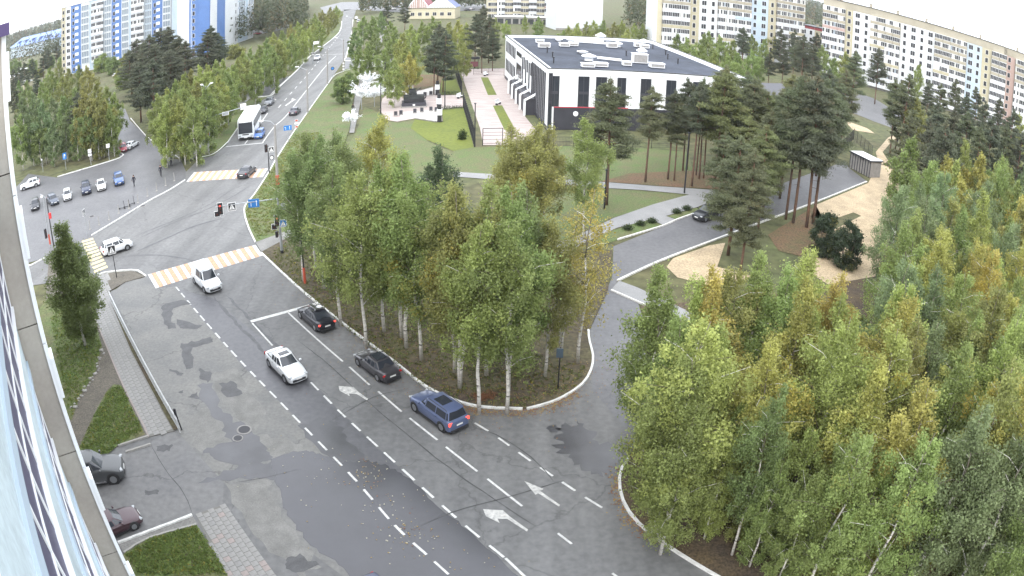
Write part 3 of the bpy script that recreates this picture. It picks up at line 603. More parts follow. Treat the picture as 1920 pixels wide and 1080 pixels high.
def birch_variant(seed, H=14., Rm=2.3, n=27, per=130, size=.13, base=.38, double=False, lean=.0, droop=.9, sub=5):
    """Stem, ascending limbs, and along each limb hanging sprays of leaves; gaps stay open between the limbs."""
    r = random.Random(seed); tb = MB(); cs, sp, gs = [], [], []
    tops = [(r.uniform(-.4,.4)+lean, r.uniform(-.4,.4))] + ([(1.5, .7)] if double else []); patch = [(r.uniform(0,6.28), r.uniform(.2,.9)) for _ in range(2)]
    for ti, (lx, ly) in enumerate(tops):
        h = H*(1-.10*ti); w1, w2 = r.uniform(0,6), r.uniform(0,6)
        pts = [(lx*(k/8)**1.2+.16*math.sin(k*1.3+w1)*min(1,k/3), ly*(k/8)**1.2+.16*math.cos(k*1.5+w2)*min(1,k/3), h*.96*k/8) for k in range(9)]
        rs_ = [.14*(1-k/8.8)**1.1+.006 for k in range(9)]; tb.tube(pts[:6], rs_[:6], 'birch_bark', 7); tb.tube(pts[5:], rs_[5:], 'top_stem', 5)
        def at(t): t = min(.999, max(0,t))*8; i = int(t); return Vector(pts[i]).lerp(Vector(pts[i+1]), t-i)
        nl = int(n*(1 if len(tops)==1 else .62)); a = r.uniform(0,6.28)
        for k in range(nl):
            t = (k+.2+.6*r.random())/nl; zt = base*.8+(1-base*.8)*t**.92; a += 2.4+r.uniform(-.6,.6)
            prof = (.55+.45*min(1, t/.30)) * (1-t**3.4)**.8 + .16
            L = Rm*prof*r.uniform(.60,1.25); p0 = at(zt*.93-.04); rise = L*r.uniform(.45,.95)*(1.1-.5*t)
            e = p0 + Vector((L*math.cos(a), L*math.sin(a), rise)); m_ = p0.lerp(e, .5)+Vector((0,0,.12*L))
            tb.tube([p0, m_, e], [.045*(1-t*.6), .028*(1-t*.5), .008], 'birch_bark' if L < 1.4 or k%3==0 else 'twig', 4, cap=False)
            ns = max(2, int(sub*prof+1.2)); gl = r.random()
            for j in range(ns):
                f = .30+.72*(j+r.random()*.7)/ns; q_ = p0.lerp(m_, f*2) if f < .5 else m_.lerp(e, (f-.5)*2)
                side = r.uniform(-.45,.45)*L*.6; c = q_+Vector((-math.sin(a)*side, math.cos(a)*side, r.uniform(-.25,.1)))
                w = r.uniform(.34,.56)*(.8+.35*prof); cs.append(tuple(c)); sp.append((w*.85, w*.85, w*r.uniform(1.5,2.4)))
                near = min(abs(math.remainder(a-pa, 6.283))*.5+abs(t-pt)*1.6 for pa, pt in patch); gs.append(min(1, max(0, near*.75+.25*gl*r.random()+r.uniform(-.1,.12))))
        for j in range(9): c = at(.90+.011*j); cs.append((c.x+r.uniform(-.55,.55), c.y+r.uniform(-.55,.55), c.z+r.uniform(-.2,.55))); sp.append((.32,.32,.8)); gs.append(.6)
    return tb.mesh('trunk', True), leaf_mesh('crown', cs, sp, per, size, 'leaf', droop*.5, seed, gold_by=gs)
M['twig'] = mat('twig', (.10,.08,.065), .9); M['top_stem'] = mat('top_stem', (.17,.15,.12), .9)
def pine_variant(seed, H=16., Rm=2.4, base=.5, n=60, per=230, size=.26, tr=.17):
    r = random.Random(seed); tb = MB(); cs, sp = [], []; lx, ly = r.uniform(-.5,.5), r.uniform(-.5,.5)
    pts = [(lx*(k/6)**1.2, ly*(k/6)**1.2, H*.98*k/6) for k in range(7)]
    tb.tube(pts, [tr*(1-k/6.8)**.7+.02 for k in range(7)], 'pine_bark', 8)
    def at(t): t = min(.999,t)*6; i = int(t); return Vector(pts[i]).lerp(Vector(pts[i+1]), t-i)
    for k in range(5):
        t = base*r.uniform(.55,1); a = r.uniform(0,6.28); L = r.uniform(.5,1.3); p = at(t); tb.tube([p, p+Vector((L*math.cos(a), L*math.sin(a), r.uniform(-.2,.1)))], [.03,.008], 'pine_bark', 4, cap=False)
    for k in range(n):
        t = (k+r.random())/n; zt = base+(1-base)*t; prof = (min(1,(t+.25)/.5))*(max(0,1-t)**.55)+.10; a = r.uniform(0,6.28)
        L = Rm*prof*(.35+.65*r.random()**.6)*r.choice((1,1,1,1.25)); p0 = at(zt-.02); p1 = p0+Vector((L*math.cos(a), L*math.sin(a), L*r.uniform(.0,.3)))
        tb.tube([p0, p0.lerp(p1,.5)+Vector((0,0,-.06)), p1], [.045,.03,.01], 'pine_bark', 4, cap=False)
        for q in ((1.,.9),(.62,.72)) if L > 1 else ((1.,.9),):
            c = p0.lerp(p1, q[0]); w = (.42+.35*prof)*q[1]; cs.append((c.x,c.y,c.z+.08)); sp.append((w*1.25,w*1.25,w*.55))
    cs.append((pts[-1][0],pts[-1][1],H)); sp.append((.35,.35,.6))
    return tb.mesh('trunk', True), leaf_mesh('crown', cs, sp, per, size, 'needle', .2, seed, aspect=.35)
def bushy_variant(seed, H, Rm, n=50, per=160, size=.14, trunk='twig', base=.05):
    r = random.Random(seed); tb = MB(); cs, sp = [], []
    for k in range(5):
        a = r.uniform(0,6.28); tb.tube([(0,0,0),(.3*Rm*math.cos(a),.3*Rm*math.sin(a),H*.35),(.55*Rm*math.cos(a),.55*Rm*math.sin(a),H*.75)], [.06,.04,.015], trunk, 5, cap=False)
    for k in range(n):
        t = r.random(); a = r.uniform(0,6.28); pr = math.sin(math.pi*min(1,.15+t*.82))**.6; rr = Rm*pr*r.random()**.45
        cs.append((rr*math.cos(a), rr*math.sin(a), H*(base+t*(1-base)*.95))); w = .28+.18*H/3*.4; sp.append((w,w,w))
    return tb.mesh('trunk', True), leaf_mesh('crown', cs, sp, per, size, 'leaf', .2, seed)
BV = [birch_variant(11, Rm=2.5, base=.42), birch_variant(12, Rm=2.3), birch_variant(13, Rm=2.8, n=29, base=.4), birch_variant(14, double=True, Rm=2.5, n=28, base=.44), birch_variant(15, Rm=2.3, lean=.9), birch_variant(16, Rm=2.6, base=.42), birch_variant(17, Rm=2.9, n=26, sub=6), birch_variant(18, Rm=2.4, n=30, lean=-.6)]
BW = [birch_variant(61+k, Rm=r_, n=n_, base=.20, lean=le, double=(k==4)) for k, (r_, n_, le) in enumerate([(2.6,30,0),(2.9,30,.5),(2.4,32,-.7),(3.0,28,0),(2.6,30,.3),(2.2,30,1.0)])]
BF = [birch_variant(21, n=24, per=70, size=.27, sub=5, base=.12, Rm=3.0), birch_variant(22, n=24, per=70, size=.27, Rm=3.4, sub=5, base=.15), birch_variant(23, n=22, per=70, size=.27, Rm=2.8, sub=5, base=.1)]
BS = [birch_variant(31, n=24, per=26, size=.13, Rm=2.1, double=True), birch_variant(32, n=24, per=40, size=.13, Rm=2.2)]
BLONE = birch_variant(35, n=46, per=170, Rm=2.3, base=.10, sub=6, size=.14)
BC = birch_variant(33, n=26, Rm=2.2, base=.42)
PV = [pine_variant(41, Rm=2.8, n=62, base=.50), pine_variant(42, Rm=3.2, base=.42, n=74), pine_variant(43, base=.56, n=50, Rm=2.5), pine_variant(44, Rm=3.7, base=.26, n=100, tr=.2)]
PF = [pine_variant(51, n=60, per=130, size=.42, Rm=3.4, base=.28), pine_variant(52, n=64, per=130, size=.42, Rm=3.8, base=.22), pine_variant(53, n=52, per=130, size=.42, Rm=3.0, base=.36)]
GREEN, MID, PALE, YEL, GOLD, BLUEG, OLIVE = (.23,.29,.10), (.195,.255,.10), (.295,.345,.11), (.345,.345,.105), (.37,.33,.10), (.195,.255,.125), (.255,.27,.095)
PINE, PINED, PINEL = (.125,.145,.08), (.10,.115,.075), (.165,.185,.08)
CNAME = {GREEN:'green', MID:'dark green', PALE:'pale green', YEL:'yellowish', GOLD:'golden yellow', BLUEG:'blue green', OLIVE:'olive', PINE:'dark green', PINED:'blackish green', PINEL:'olive green'}
def proj(x, y, z):                           # world point -> photograph pixel
    v = Vector((x, y, z-HC)); cxx, cyy, czz = v.dot(right), v.dot(down), v.dot(fwd); th = math.atan2(math.hypot(cxx, cyy), czz); rr = th
    for _ in range(12): rr -= (rr+K3*rr**3-th)/(1+3*K3*rr*rr)
    m_ = math.hypot(cxx, cyy)+1e-9; return 960+F*rr*cxx/m_, 540+F*rr*cyy/m_
LB = [(480,1195),(560,1185),(650,1165),(720,1140),(800,1118),(840,1128),(870,1160),(930,1178),(1000,1222),(1080,1335),(1400,1700)]
def left_ok(x, y, h, w):
    d = math.hypot(x, y); lx, ly = -y/d*w, x/d*w
    for f in (.35,.55,.75):
        px, py = proj(x+lx*(1.15-f*.5), y+ly*(1.15-f*.5), h*f)
        for (y0,b0),(y1,b1) in zip(LB, LB[1:]):
            if y0 <= py <= y1 and px < b0+(b1-b0)*(py-y0)/(y1-y0): return False
    return True
BL_ = []
def zone(pt, h):
    x, y = proj(pt[0], pt[1], h); 
    return ', %s of the frame' % ('below the right edge' if x > 1960 or y > 1080 else ('far left' if x < 300 else 'left part' if x < 640 else 'centre left' if x < 900 else 'centre' if x < 1120 else 'centre right' if x < 1300 else 'right of centre' if x < 1500 else 'right part' if x < 1700 else 'far right') + (' top' if y < 100 else ' upper half' if y < 330 else ' middle' if y < 600 else ' lower half' if y < 820 else ' bottom'))
def tree(kind, pt, H, var, col, gold, label, group, cat='tree', rad=1., rz=None):
    if group and group.startswith('birches of the right'):
        d = math.hypot(pt[0], pt[1]); k = 0
        while not left_ok(pt[0], pt[1], H, (2.5 if var not in BL_ else 3.3)*rad*H/14) and k < 16: pt = (pt[0]+pt[1]/d*.35, pt[1]-pt[0]/d*.35, pt[2] if len(pt) > 2 else 0.); k += 1
    H0 = 14. if 'birch' in kind else 16.; tm, cm = var
    s = H/H0; z_ = zone(pt, H); z2 = z_.replace(' of the frame', '').replace('below the right edge', 'beyond the edge')
    if any(w in label for w in ('packed','amid','in the belt','in the clump','in the row','in the left','in the mixed','leafed down','standing inside','standing in the gap','at the back')):
        label = label+z_ if len((label+z_).split()) <= 16 else label+z2 if len((label+z2).split()) <= 16 else label
    t = thing(kind, label, cat, (pt[0], pt[1], pt[2] if len(pt) > 2 and abs(pt[2]) < 5 else 0.), rnd.uniform(0,6.28) if rz is None else rz, group); t.scale = (s*rad, s*rad, s)
    link('trunk', tm, t); c = link('crown', cm, t)
    j = rnd.uniform(.88,1.14); c.color = (col[0]*j*rnd.uniform(.94,1.08), col[1]*j, col[2]*j, gold); return t
def by_top(x, y, H): p = gp(x, y, H); return (p.x, p.y, 0.)
taken = []
def far_enough(p, d):
    for q_ in taken:
        if (q_[0]-p[0])**2+(q_[1]-p[1])**2 < d*d: return False
    return True
G1 = 'birches of the central grove'
# trees whose foot shows in the photograph: foot, height, colour, gold share
grove = [
 ((569,528),12.5,MID,.0,1,'slim green birch, first of the grove behind the orange post sleeve'),((608,541),14.2,MID,.02,0,'green birch whose white stem stands nearest the stop line'),
 ((638,506),13.5,MID,.0,1,'green birch set back behind the two birches by the stop line'),((720,622),13.8,GREEN,.03,2,'broad green birch near the kerb beside the front black sedan'),
 ((762,652),14.8,GREEN,.08,0,'tall birch with pale stem beside the dark grey sedan'),((790,676),13.5,GREEN,.25,4,'leaning birch next to the tall one beside the dark grey sedan'),
 ((862,727),14.3,OLIVE,.30,3,'twin stemmed birch forking just above the ground near the kerb'),((912,704),14.,GREEN,.12,5,'birch with short visible stem right of the twin stemmed one'),
 ((953,733),14.4,GREEN,.10,0,'birch with bright white stem closest to the curved kerb'),((974,688),13.8,MID,.05,1,'birch stem just behind the bright white one'),
 ((1022,706),12.,OLIVE,.2,1,'thin birch near the small signpost in the grove')]
for pp, h, c, g, v, lab in grove:
    p = gp(*pp, .1); taken.append(p); tree('birch_tree', p, h, BV[v], c, g, lab, G1)
p = gp(1083,680,.1); taken.append(p); tree('birch_tree', p, 13.4, BS[1], GOLD, .4, 'sparse golden birch at the tip of the grove by the side road', G1)
p = gp(1052,668,.1); taken.append(p); tree('birch_tree', p, 12., BS[0], OLIVE, .5, 'nearly bare birch beside the sparse golden one', G1)
tops = [((578,240),13.5,MID,.0),((604,236),14,MID,.0),((642,255),14,MID,.02),((690,212),14,YEL,.15),((722,200),14.5,YEL,.1),((742,272),15,GREEN,.03),((700,300),14,GREEN,.05),((668,310),14,GREEN,.03),
 ((792,300),14.5,GREEN,.1),((850,322),14.5,OLIVE,.35),((880,335),14,GREEN,.1),((915,345),14,OLIVE,.15),((945,333),14.5,GREEN,.05),((975,345),14,PALE,.1),((1000,350),13.5,GREEN,.05),
 ((1022,372),12.5,MID,.05),((760,330),14,GREEN,.1),((820,360),14,OLIVE,.3),((900,400),13.5,PALE,.1),((960,400),13.5,GREEN,.1),((640,330),13.5,MID,.02),((620,300),13.5,MID,0.)]
for (x, y), h, c, g in tops:
    p = by_top(x, y, h)
    if far_enough(p, 1.6): taken.append(p); tree('birch_tree', p, h, rnd.choice(BV), c, g, '%s birch standing inside the crowded central grove' % CNAME[c], G1)
p = by_top(826,266,12.5); tree('birch_tree', p, 12.5, BV[1], (.10,.135,.07), 0, 'dark narrow tree rising out of the back of the grove', G1)
G2 = 'trees along the front of the black and white building'
for (x, y), h, c, g, lab in [((962,228),13,OLIVE,.25,'leftmost olive birch before the entrance of the building'),((1000,222),13.5,OLIVE,.3,'olive yellow birch before the corner of the building'),((1026,232),12.5,OLIVE,.15,'third olive birch before the building corner'),
   ((1104,215),13,GREEN,.02,'fresh green birch before the dark ground floor')]:
    p = by_top(x, y, h); tree('birch_tree', p, h, rnd.choice(BV), c, g, lab, G2)

# right hand birch wood
def inside(poly, x, y):
    c = False; n = len(poly)
    for i in range(n):
        x1, y1, x2, y2 = poly[i][0], poly[i][1], poly[(i+1)%n][0], poly[(i+1)%n][1]
        if (y1>y) != (y2>y) and x < (x2-x1)*(y-y1)/(y2-y1)+x1: c = not c
    return c
G3 = 'birches of the right hand wood'
front = [((1216,962),12.5,GREEN,.05,0,'first birch of the right wood with stem beside the kerb'),((1372,1040),11,MID,.1,1,'low leafy birch by the kerb at the bottom of the frame')]
for pp, h, c, g, v, lab in front: p = gp(*pp, .1); taken.append(p); tree('birch_tree', p, h, BC, c, g, lab, G3, rad=.78)
named = [((1243,487),13,GREEN,.05,'bluish green birch top against the pale pavement stub'),((1350,505),12.5,GOLD,.25,'golden birch top left of the middle of the wood edge'),((1440,462),13,GREEN,.02,'tall green birch at the far edge of the wood before the sand'),
 ((1525,452),13,PALE,.05,'light green birch just left of the dark shrubs'),((1213,572),13.5,PALE,.02,'bright lime green birch at the left edge of the wood'),((1588,502),12.5,GOLD,.15,'golden birch right below the dark shrubs'),
 ((1400,480),12.5,OLIVE,.1,'olive birch between the golden and the tall green one'),((1475,500),12.5,GREEN,.03,'green birch right of the tall green one'),((1330,520),12,PALE,.1,'pale birch left of the golden one'),
 ((1770,425),13.5,YEL,.3,'yellow green birch in the upper right of the wood'),((1870,455),13.5,GOLD,.4,'gold streaked birch near the right edge of the frame'),((1700,540),13,GOLD,.4,'orange yellow birch amid the right wood'),
 ((1820,262),14.5,PALE,.1,'tall pale green birch rising at the upper right'),((1890,290),14.5,GREEN,.05,'tall green birch at the upper right edge of the frame'),((1745,285),14,GREEN,.1,'tall birch beside the sand patch'),((1690,330),13,BLUEG,.0,'blue green birch at the corner of the sand patch'),
 ((1855,330),14,BLUEG,.02,'broad blue green birch at the right edge'),((1780,310),14,BLUEG,.05,'blue green birch behind the yellow one'),((1745,365),13.5,BLUEG,.02,'dense blue green birch above the yellow one'),((1900,400),13.5,BLUEG,.02,'blue green birch cut by the right edge'),
 ((1215,640),12,GREEN,.02,'green birch overhanging the side road'),((1200,735),10.,GREEN,.0,'low green birch leaning over the side road mouth')]
for (x, y), h, c, g, lab in named:
    p = by_top(x, y, h)
    taken.append(p); tree('birch_tree', p, h, rnd.choice(BW), c, g, lab, G3)
kl = [gp(*q_) for q_ in [(1178,850),(1166,878),(1161,905),(1168,940),(1190,975),(1230,1010),(1290,1050),(1345,1080)]]
wood = [(p.x, p.y) for p in kl] + [(un(6,26).x, un(6,26).y), (36,4), (70,8), (108,62), (99,92), (gp(1700,440).x, gp(1700,440).y), (gp(1690,560).x,gp(1690,560).y), (gp(1560,600).x,gp(1560,600).y), (gp(1400,600).x,gp(1400,600).y), (gp(1270,610).x,gp(1270,610).y), (gp(1235,680).x,gp(1235,680).y), (gp(1240,760).x,gp(1240,760).y)]
RIM = [(1100,760),(1130,700),(1165,640),(1185,600),(1215,590),(1240,500),(1290,530),(1345,508),(1400,490),(1440,470),(1525,462),(1560,520),(1600,512),(1625,565),(1660,570),(1690,440),(1705,345),(1760,285),(1850,262),(1900,290),(2400,330)]
def rim(x):
    for (x0,y0),(x1,y1) in zip(RIM, RIM[1:]):
        if x0 <= x <= x1: return y0+(y1-y0)*(x-x0)/(x1-x0)
    return 760 if x < 1100 else 330
r2 = random.Random(5); cnt = 0; xs = [w[0] for w in wood]; ys = [w[1] for w in wood]
for k in range(9000):
    x, y = r2.uniform(min(xs), max(xs)), r2.uniform(min(ys), max(ys))
    if not inside(wood, x, y): continue
    dist = math.hypot(x, y)
    d = min(math.hypot(x-a_.x, y-a_.y) for a_ in kl)
    if d < 1.7 or not far_enough((x,y), 2.6 if dist < 60 else 3.6): continue
    az = math.degrees(math.atan2(x, y))
    if az > 56: continue
    h = r2.uniform(10.8,14.2)*(.84 if d < 4 else 1); tx, ty = proj(x, y, h+.6)
    if ty < rim(tx) or tx > 2000 or ty > 1120: continue
    taken.append((x,y)); 
    u = r2.random(); c = BLUEG if u < .14 else GREEN if u < .48 else OLIVE if u < .58 else PALE if u < .86 else YEL if u < .96 else GOLD
    g = r2.choice((.0,.03,.08,.14,.2,.32)) if c not in (BLUEG,) else .03
    tree('birch_tree', (x,y,.1), h, (BW[r2.randrange(6)] if r2.random() < .8 else BV[r2.randrange(8)]) if dist < 75 else BF[r2.randrange(3)], c, g, '%s birch packed into the right wood%s' % (CNAME[c], ' with golden sprays' if g >= .25 else ''), G3, rad=r2.uniform(.9,1.15)); cnt += 1
print('wood birches', cnt)
BL = [birch_variant(81+k, H=14, Rm=3.4, n=26, base=.08, per=130, size=.17) for k in range(2)]; BL_ += BL
for k, (px, h, c) in enumerate([((1262,905),8,GREEN),((1296,940),8.5,PALE),((1345,968),8,GREEN),((1320,1010),7,PALE),((1385,1012),8.5,OLIVE),((1405,1062),7.5,GREEN),((1450,1030),8.5,PALE),((1495,1070),8.5,GREEN),((1330,905),9,YEL),((1400,940),9,GREEN),((1560,1100),9,PALE),((1455,1100),8,GREEN)]):
    p = gp(*px, .1); tree('birch_tree', p, h, BL[k%2], c, .06, '%s young birch leafed down to the ground' % CNAME[c], G3, rad=.85)
# undergrowth of the wood
us = [bushy_variant(61, 2.4, 1.3), bushy_variant(62, 3.2, 1.5), bushy_variant(63, 1.7, 1.1)]
for k in range(60):
    while True:
        x, y = r2.uniform(min(xs), 60), r2.uniform(min(ys), 60)
        if inside(wood, x, y) and min(math.hypot(x-a_.x, y-a_.y) for a_ in kl) > 1.8 and proj(x, y, 2)[0] < 1960 and proj(x, y, 2)[1] < 1100: break
    tm, cm = us[k%3]; t = thing('shrub', 'low leafy shrub under the right wood'+zone((x,y), 1.5), 'shrub', (x,y,.1), r2.uniform(0,6), 'shrubs under the birches'); link('trunk', tm, t); c = link('crown', cm, t); c.color = (*(OLIVE if k%3 else GREEN), .12)

# lone birch by the near block
p = gp(160,648,.1); tree('birch_tree', p, 11.6, BLONE, (.19,.225,.085), .14, 'lone birch with whitewashed foot between pavement and near block', None, rad=1.3)

# pines
G4 = 'tall pines beside the park path'
def pine_at(foot, ytop, var, c, lab, grp=G4, rad=1., cat='tree'):
    p = gp(*foot); zs = [z*.25 for z in range(8, 110)]
    def py(z):                                     # photograph row of a point (numeric inverse)
        lo, hi = -200, 1080; d = math.hypot(p.x, p.y)
        for _ in range(24):
            mid = (lo+hi)/2; rr = ray(foot[0], mid); s = rr.z/math.hypot(rr.x, rr.y)
            if HC + s*d > z: lo = mid
            else: hi = mid
        return lo
    H = min(zs, key=lambda z: abs(py(z)-ytop)); return tree('pine_tree', p, H, var, c, .06, lab, grp, rad=rad)
for foot, yt, v, c, rad, lab in [((1137,384),150,1,PINE,1.1,'pine beside the black lamp post at the park path'),((1210,341),165,0,PINE,1.,'pine left of the pine cluster before the white wall'),((1252,336),170,2,PINED,1.,'pine with reddish stem, left member of the cluster'),
  ((1264,338),185,0,PINE,.9,'short pine in front of the reddish one'),((1280,320),150,2,PINED,.9,'first thin pine of the tight cluster'),((1288,318),160,2,PINE,.8,'second thin pine of the tight cluster'),((1297,349),155,2,PINED,.9,'thin pine closest to the path in the tight cluster'),
  ((1305,328),165,0,PINED,.8,'third thin pine of the tight cluster'),((1311,335),150,2,PINE,.8,'fourth thin pine of the tight cluster'),((1319,334),160,2,PINED,.8,'rightmost thin pine of the tight cluster'),
  ((1345,330),150,0,PINE,1.,'pine right of the tight cluster'),((1372,335),160,1,PINED,1.,'pine before the right end of the white wall'),((1402,350),150,0,PINE,1.,'pine half way between cluster and side road'),((1440,345),175,1,PINEL,1.,'olive pine above the side road'),
  ((1473,411),150,0,PINE,.9,'slim pine left of the three dark stems'),((1487,418),148,1,PINE,1.,'first of the three dark stemmed pines beside the sand'),((1512,426),140,1,PINED,1.05,'second of the three dark stemmed pines beside the sand'),((1524,420),150,0,PINE,1.,'third of the three dark stemmed pines beside the sand'),
  ((1365,478),255,3,PINE,1.15,'broad shaggy pine overhanging the side road'),((1388,512),280,3,PINE,.85,'smaller pine just in front of the broad shaggy one'),((1420,440),235,1,PINEL,1.1,'olive pine behind the broad shaggy one'),((1430,400),205,1,PINE,1.,'pine behind the olive one at the side road'),
  ((1455,330),190,3,PINEL,1.,'pale olive pine at the bend of the side road'),((1400,300),165,3,PINEL,.9,'olive pine behind the park'),((1560,300),150,1,PINE,1.,'pine left of the bin shelter'),((1545,285),130,0,PINED,1.,'dark pine above the bin shelter')]:
    pine_at(foot, yt, PV[v], c, lab, rad=rad)
for foot, yt, v, c, lab in [((1575,285),130,1,PINE,'pine on the sandy bank below the far road'),((1668,292),150,0,PINE,'straight pine beside the sandy track'),((1697,283),175,1,PINED,'dark pine right of the sandy track'),((1594,225),95,1,PINE,'pine at the left end of the far road'),((1640,195),90,1,PINED,'broad pine behind the far road'),
   ((1390,150),52,2,PINED,'tall pole thin pine behind the park'),((1465,172),88,1,PINED,'first pine between the two panel blocks'),((1500,190),72,0,PINED,'second pine between the two panel blocks'),((1520,180),82,1,PINED,'third pine between the two panel blocks'),((1440,168),100,1,PINED,'fourth pine between the two panel blocks'),((1485,160),85,0,PINE,'fifth pine between the two panel blocks')]:
    pine_at(foot, yt, PV[v], c, lab, 'pines towards the panel blocks')
for foot, yt, v, c, lab in [((1338,352),128,1,PINEL,'olive pine left of the broad shaggy group, high crown'),((1352,300),126,0,PINE,'pine against the white wall right of the cluster'),((1385,302),134,1,PINE,'second pine against the white wall right of the cluster'),((1412,318),150,0,PINE,'third pine against the white wall right of the cluster'),
   ((1428,352),172,1,PINEL,'olive pine above the middle of the side road'),((1462,372),165,0,PINE,'pine with visible stem above the side road'),((1392,385),218,3,PINEL,'bushy olive pine in the thick of the pine group'),((1345,395),250,1,PINE,'pine beside the black off-roader'),((1418,412),238,3,PINE,'bushy pine right of the black off-roader'),
   ((1500,310),138,1,PINE,'pine in the back row above the side road bend'),((1530,330),150,1,PINED,'dark pine left of the bin shelter group'),((1476,300),140,0,PINEL,'olive pine in the back row above the side road')]:
    pine_at(foot, yt, PV[v], c, lab, rad=1.1)
G5 = 'dark pines in front of the right panel block'
pts5 = [(1655,92),(1700,142),(1722,118),(1742,152),(1768,160),(1795,150),(1812,178),(1835,168),(1850,192),(1875,185),(1900,205),(1915,212),(1690,165),(1725,185),(1760,195),(1790,205),(1820,215),(1860,220),(1890,235),(1710,215),(1745,225),(1780,235),(1915,250),(1705,250),(1840,240)]
for k, (x, y) in enumerate(pts5):
    h = rnd.uniform(13,17); p = by_top(x, y, h); u = rnd.random()
    if u < .22: tree('birch_tree', p, h, BF[k%3], GREEN if u < .12 else OLIVE, .05, 'green birch amid the dark pines before the right panel block', G5)
    else: tree('pine_tree', p, h, PF[k%3] if math.hypot(p[0],p[1]) > 110 else PV[k%2], PINED if u < .7 else PINE, .03, 'dark pine in the belt before the right panel block', G5)
tree('birch_tree', by_top(1590,98,13.5), 13.5, BF[1], PALE, .12, 'bright green birch before the gap between the pines', None, rad=1.2)
# belt before the left panel block
G6 = 'trees between the flat roof and the left panel block'
for k, (x, y) in enumerate([(1270,62),(1290,70),(1312,80),(1330,58),(1352,66),(1372,72),(1395,58),(1412,64),(1432,70),(1340,95),(1365,100),(1385,95),(1300,92),(1410,92),(1425,98),(1450,55),(1460,62),(1480,60),(1320,62),(1545,85),(1562,105)]):
    h = rnd.uniform(10,13); c = rnd.choice((GREEN,MID,OLIVE,GREEN)); tree('birch_tree', by_top(x,y,h), h, BF[k%3], c, .05, '%s birch in the belt between flat roof and left panel block' % CNAME[c], G6)
for k, (x, y) in enumerate([(1448,48),(1466,55),(1492,58),(1508,66),(1530,62),(1548,70)]):
    tree('pine_tree', by_top(x,y,14), 14, PF[k%3], PINED, .03, 'dark pine standing in the gap before the panel blocks', G6)
G7 = 'young trees behind the flat roof'
for k, (x, y) in enumerate([(930,32),(950,38),(985,28),(1010,30),(1068,48),(1082,42),(1100,40),(1115,38),(1130,36),(1152,40),(1165,38),(1190,42),(1205,44),(1058,55),(1175,52),(1140,52)]):
    h = rnd.uniform(7,10); c = rnd.choice((PALE,GREEN,OLIVE)); tree('birch_tree', by_top(x,y,h), h, BF[k%3], c, .04, '%s young birch in the row behind the flat roof' % CNAME[c], G7)
# trees left of the flat roof
G8 = 'trees beyond the monument square'
for k, (x, y, h, c) in enumerate([(665,55,10,MID),(680,30,11,GREEN),(700,28,11,GREEN),(715,20,11,MID),(735,62,10,GREEN),(752,60,11,PALE),(770,45,11,PALE),(790,38,11,GREEN),(860,35,11,YEL),(875,42,11,PALE),(735,40,11,GREEN),(757,85,10,PALE),(775,80,10.5,PALE),(720,90,9,GREEN),(672,85,9,GREEN),(690,80,9,GREEN),(812,30,11,GREEN),(840,40,11,OLIVE),(740,110,9.5,GREEN),(765,98,10,YEL),(850,75,9,GREEN),(870,80,9,OLIVE),(700,60,10,MID)]):
    tree('birch_tree', by_top(x,y,h), h, BF[k%3], c, .04, '%s birch in the mixed stand by the monument' % CNAME[c], G8)
for k, (x, y, h) in enumerate([(822,48,14),(832,60,13),(815,62,13),(905,12,15),(918,30,13),(892,28,14),(760,0,13),(725,5,12),(905,55,11),(925,60,10)]):
    tree('pine_tree', by_top(x,y,h), h, PF[k%3], PINED, .03, 'dark pine in the mixed stand by the monument', G8)
# alley left of the far carriageway
G9 = 'birch row left of the far carriageway'
for k, (x, y) in enumerate([(455,95),(470,88),(487,82),(500,70),(515,60),(530,55),(545,45),(560,40),(575,35),(590,25),(605,18),(618,12),(480,100),(505,88),(530,75),(555,62),(580,50),(600,38),(625,18),(448,108),(462,112),(478,110),(495,100),(515,92),(522,80),(540,72),(548,60),(568,55),(585,45),(592,35),(612,30),(632,10),(440,118)]):
    h = rnd.uniform(8.5,11); c = rnd.choice((PALE,GREEN,OLIVE,PALE)); tree('birch_tree', by_top(x,y,h), h, BF[k%3], c, .06, '%s birch in the row left of the far carriageway' % CNAME[c], G9)
G10 = 'birches beside the double street lamp'
for k, (x, y) in enumerate([(312,165),(325,150),(342,135),(358,128),(375,122),(392,118),(405,112),(420,110),(435,118),(330,175),(350,165),(368,150),(410,140),(300,175),(425,130),(318,185),(340,185),(362,178),(385,160),(400,150),(306,190)]):
    h = rnd.uniform(9.5,11.5); c = rnd.choice((PALE,GREEN,OLIVE)); tree('birch_tree', by_top(x,y,h), h, BF[k%3], c, .04, '%s birch in the clump beside the double street lamp' % CNAME[c], G10)
for k, (x, y, h) in enumerate([(256,75,15),(275,68,16),(300,55,17),(318,52,17),(335,70,15),(268,95,14),(290,85,15),(345,80,14),(395,50,15),(388,62,14),(260,120,13),(285,115,14),(318,95,14),(245,95,13),(410,66,11),(108,65,12)]):
    tree('pine_tree', by_top(x,y,h), h, PF[k%3] if k%2 else PV[3], PINED, .03, 'dark pine in the clump before the white and blue tower', 'dark pines before the tower', rad=1.4)
G11 = 'trees of the left woods'
lt = [(40,180,BLUEG),(60,172,BLUEG),(80,150,GREEN),(98,135,GREEN),(115,142,OLIVE),(128,125,OLIVE),(148,120,GREEN),(165,122,OLIVE),(182,148,OLIVE),(200,160,GREEN),(35,215,GREEN),(55,210,BLUEG),(78,190,BLUEG),(100,180,BLUEG),(120,175,MID),(138,165,MID),(160,170,OLIVE),(178,180,OLIVE),(195,185,OLIVE),(210,175,GREEN),
      (90,125,GREEN),(110,115,OLIVE),(70,230,MID),(95,225,BLUEG),(120,215,BLUEG),(190,212,GREEN),(208,200,GREEN),(50,150,MID),(165,200,MID),(140,205,MID),(35,150,MID)]
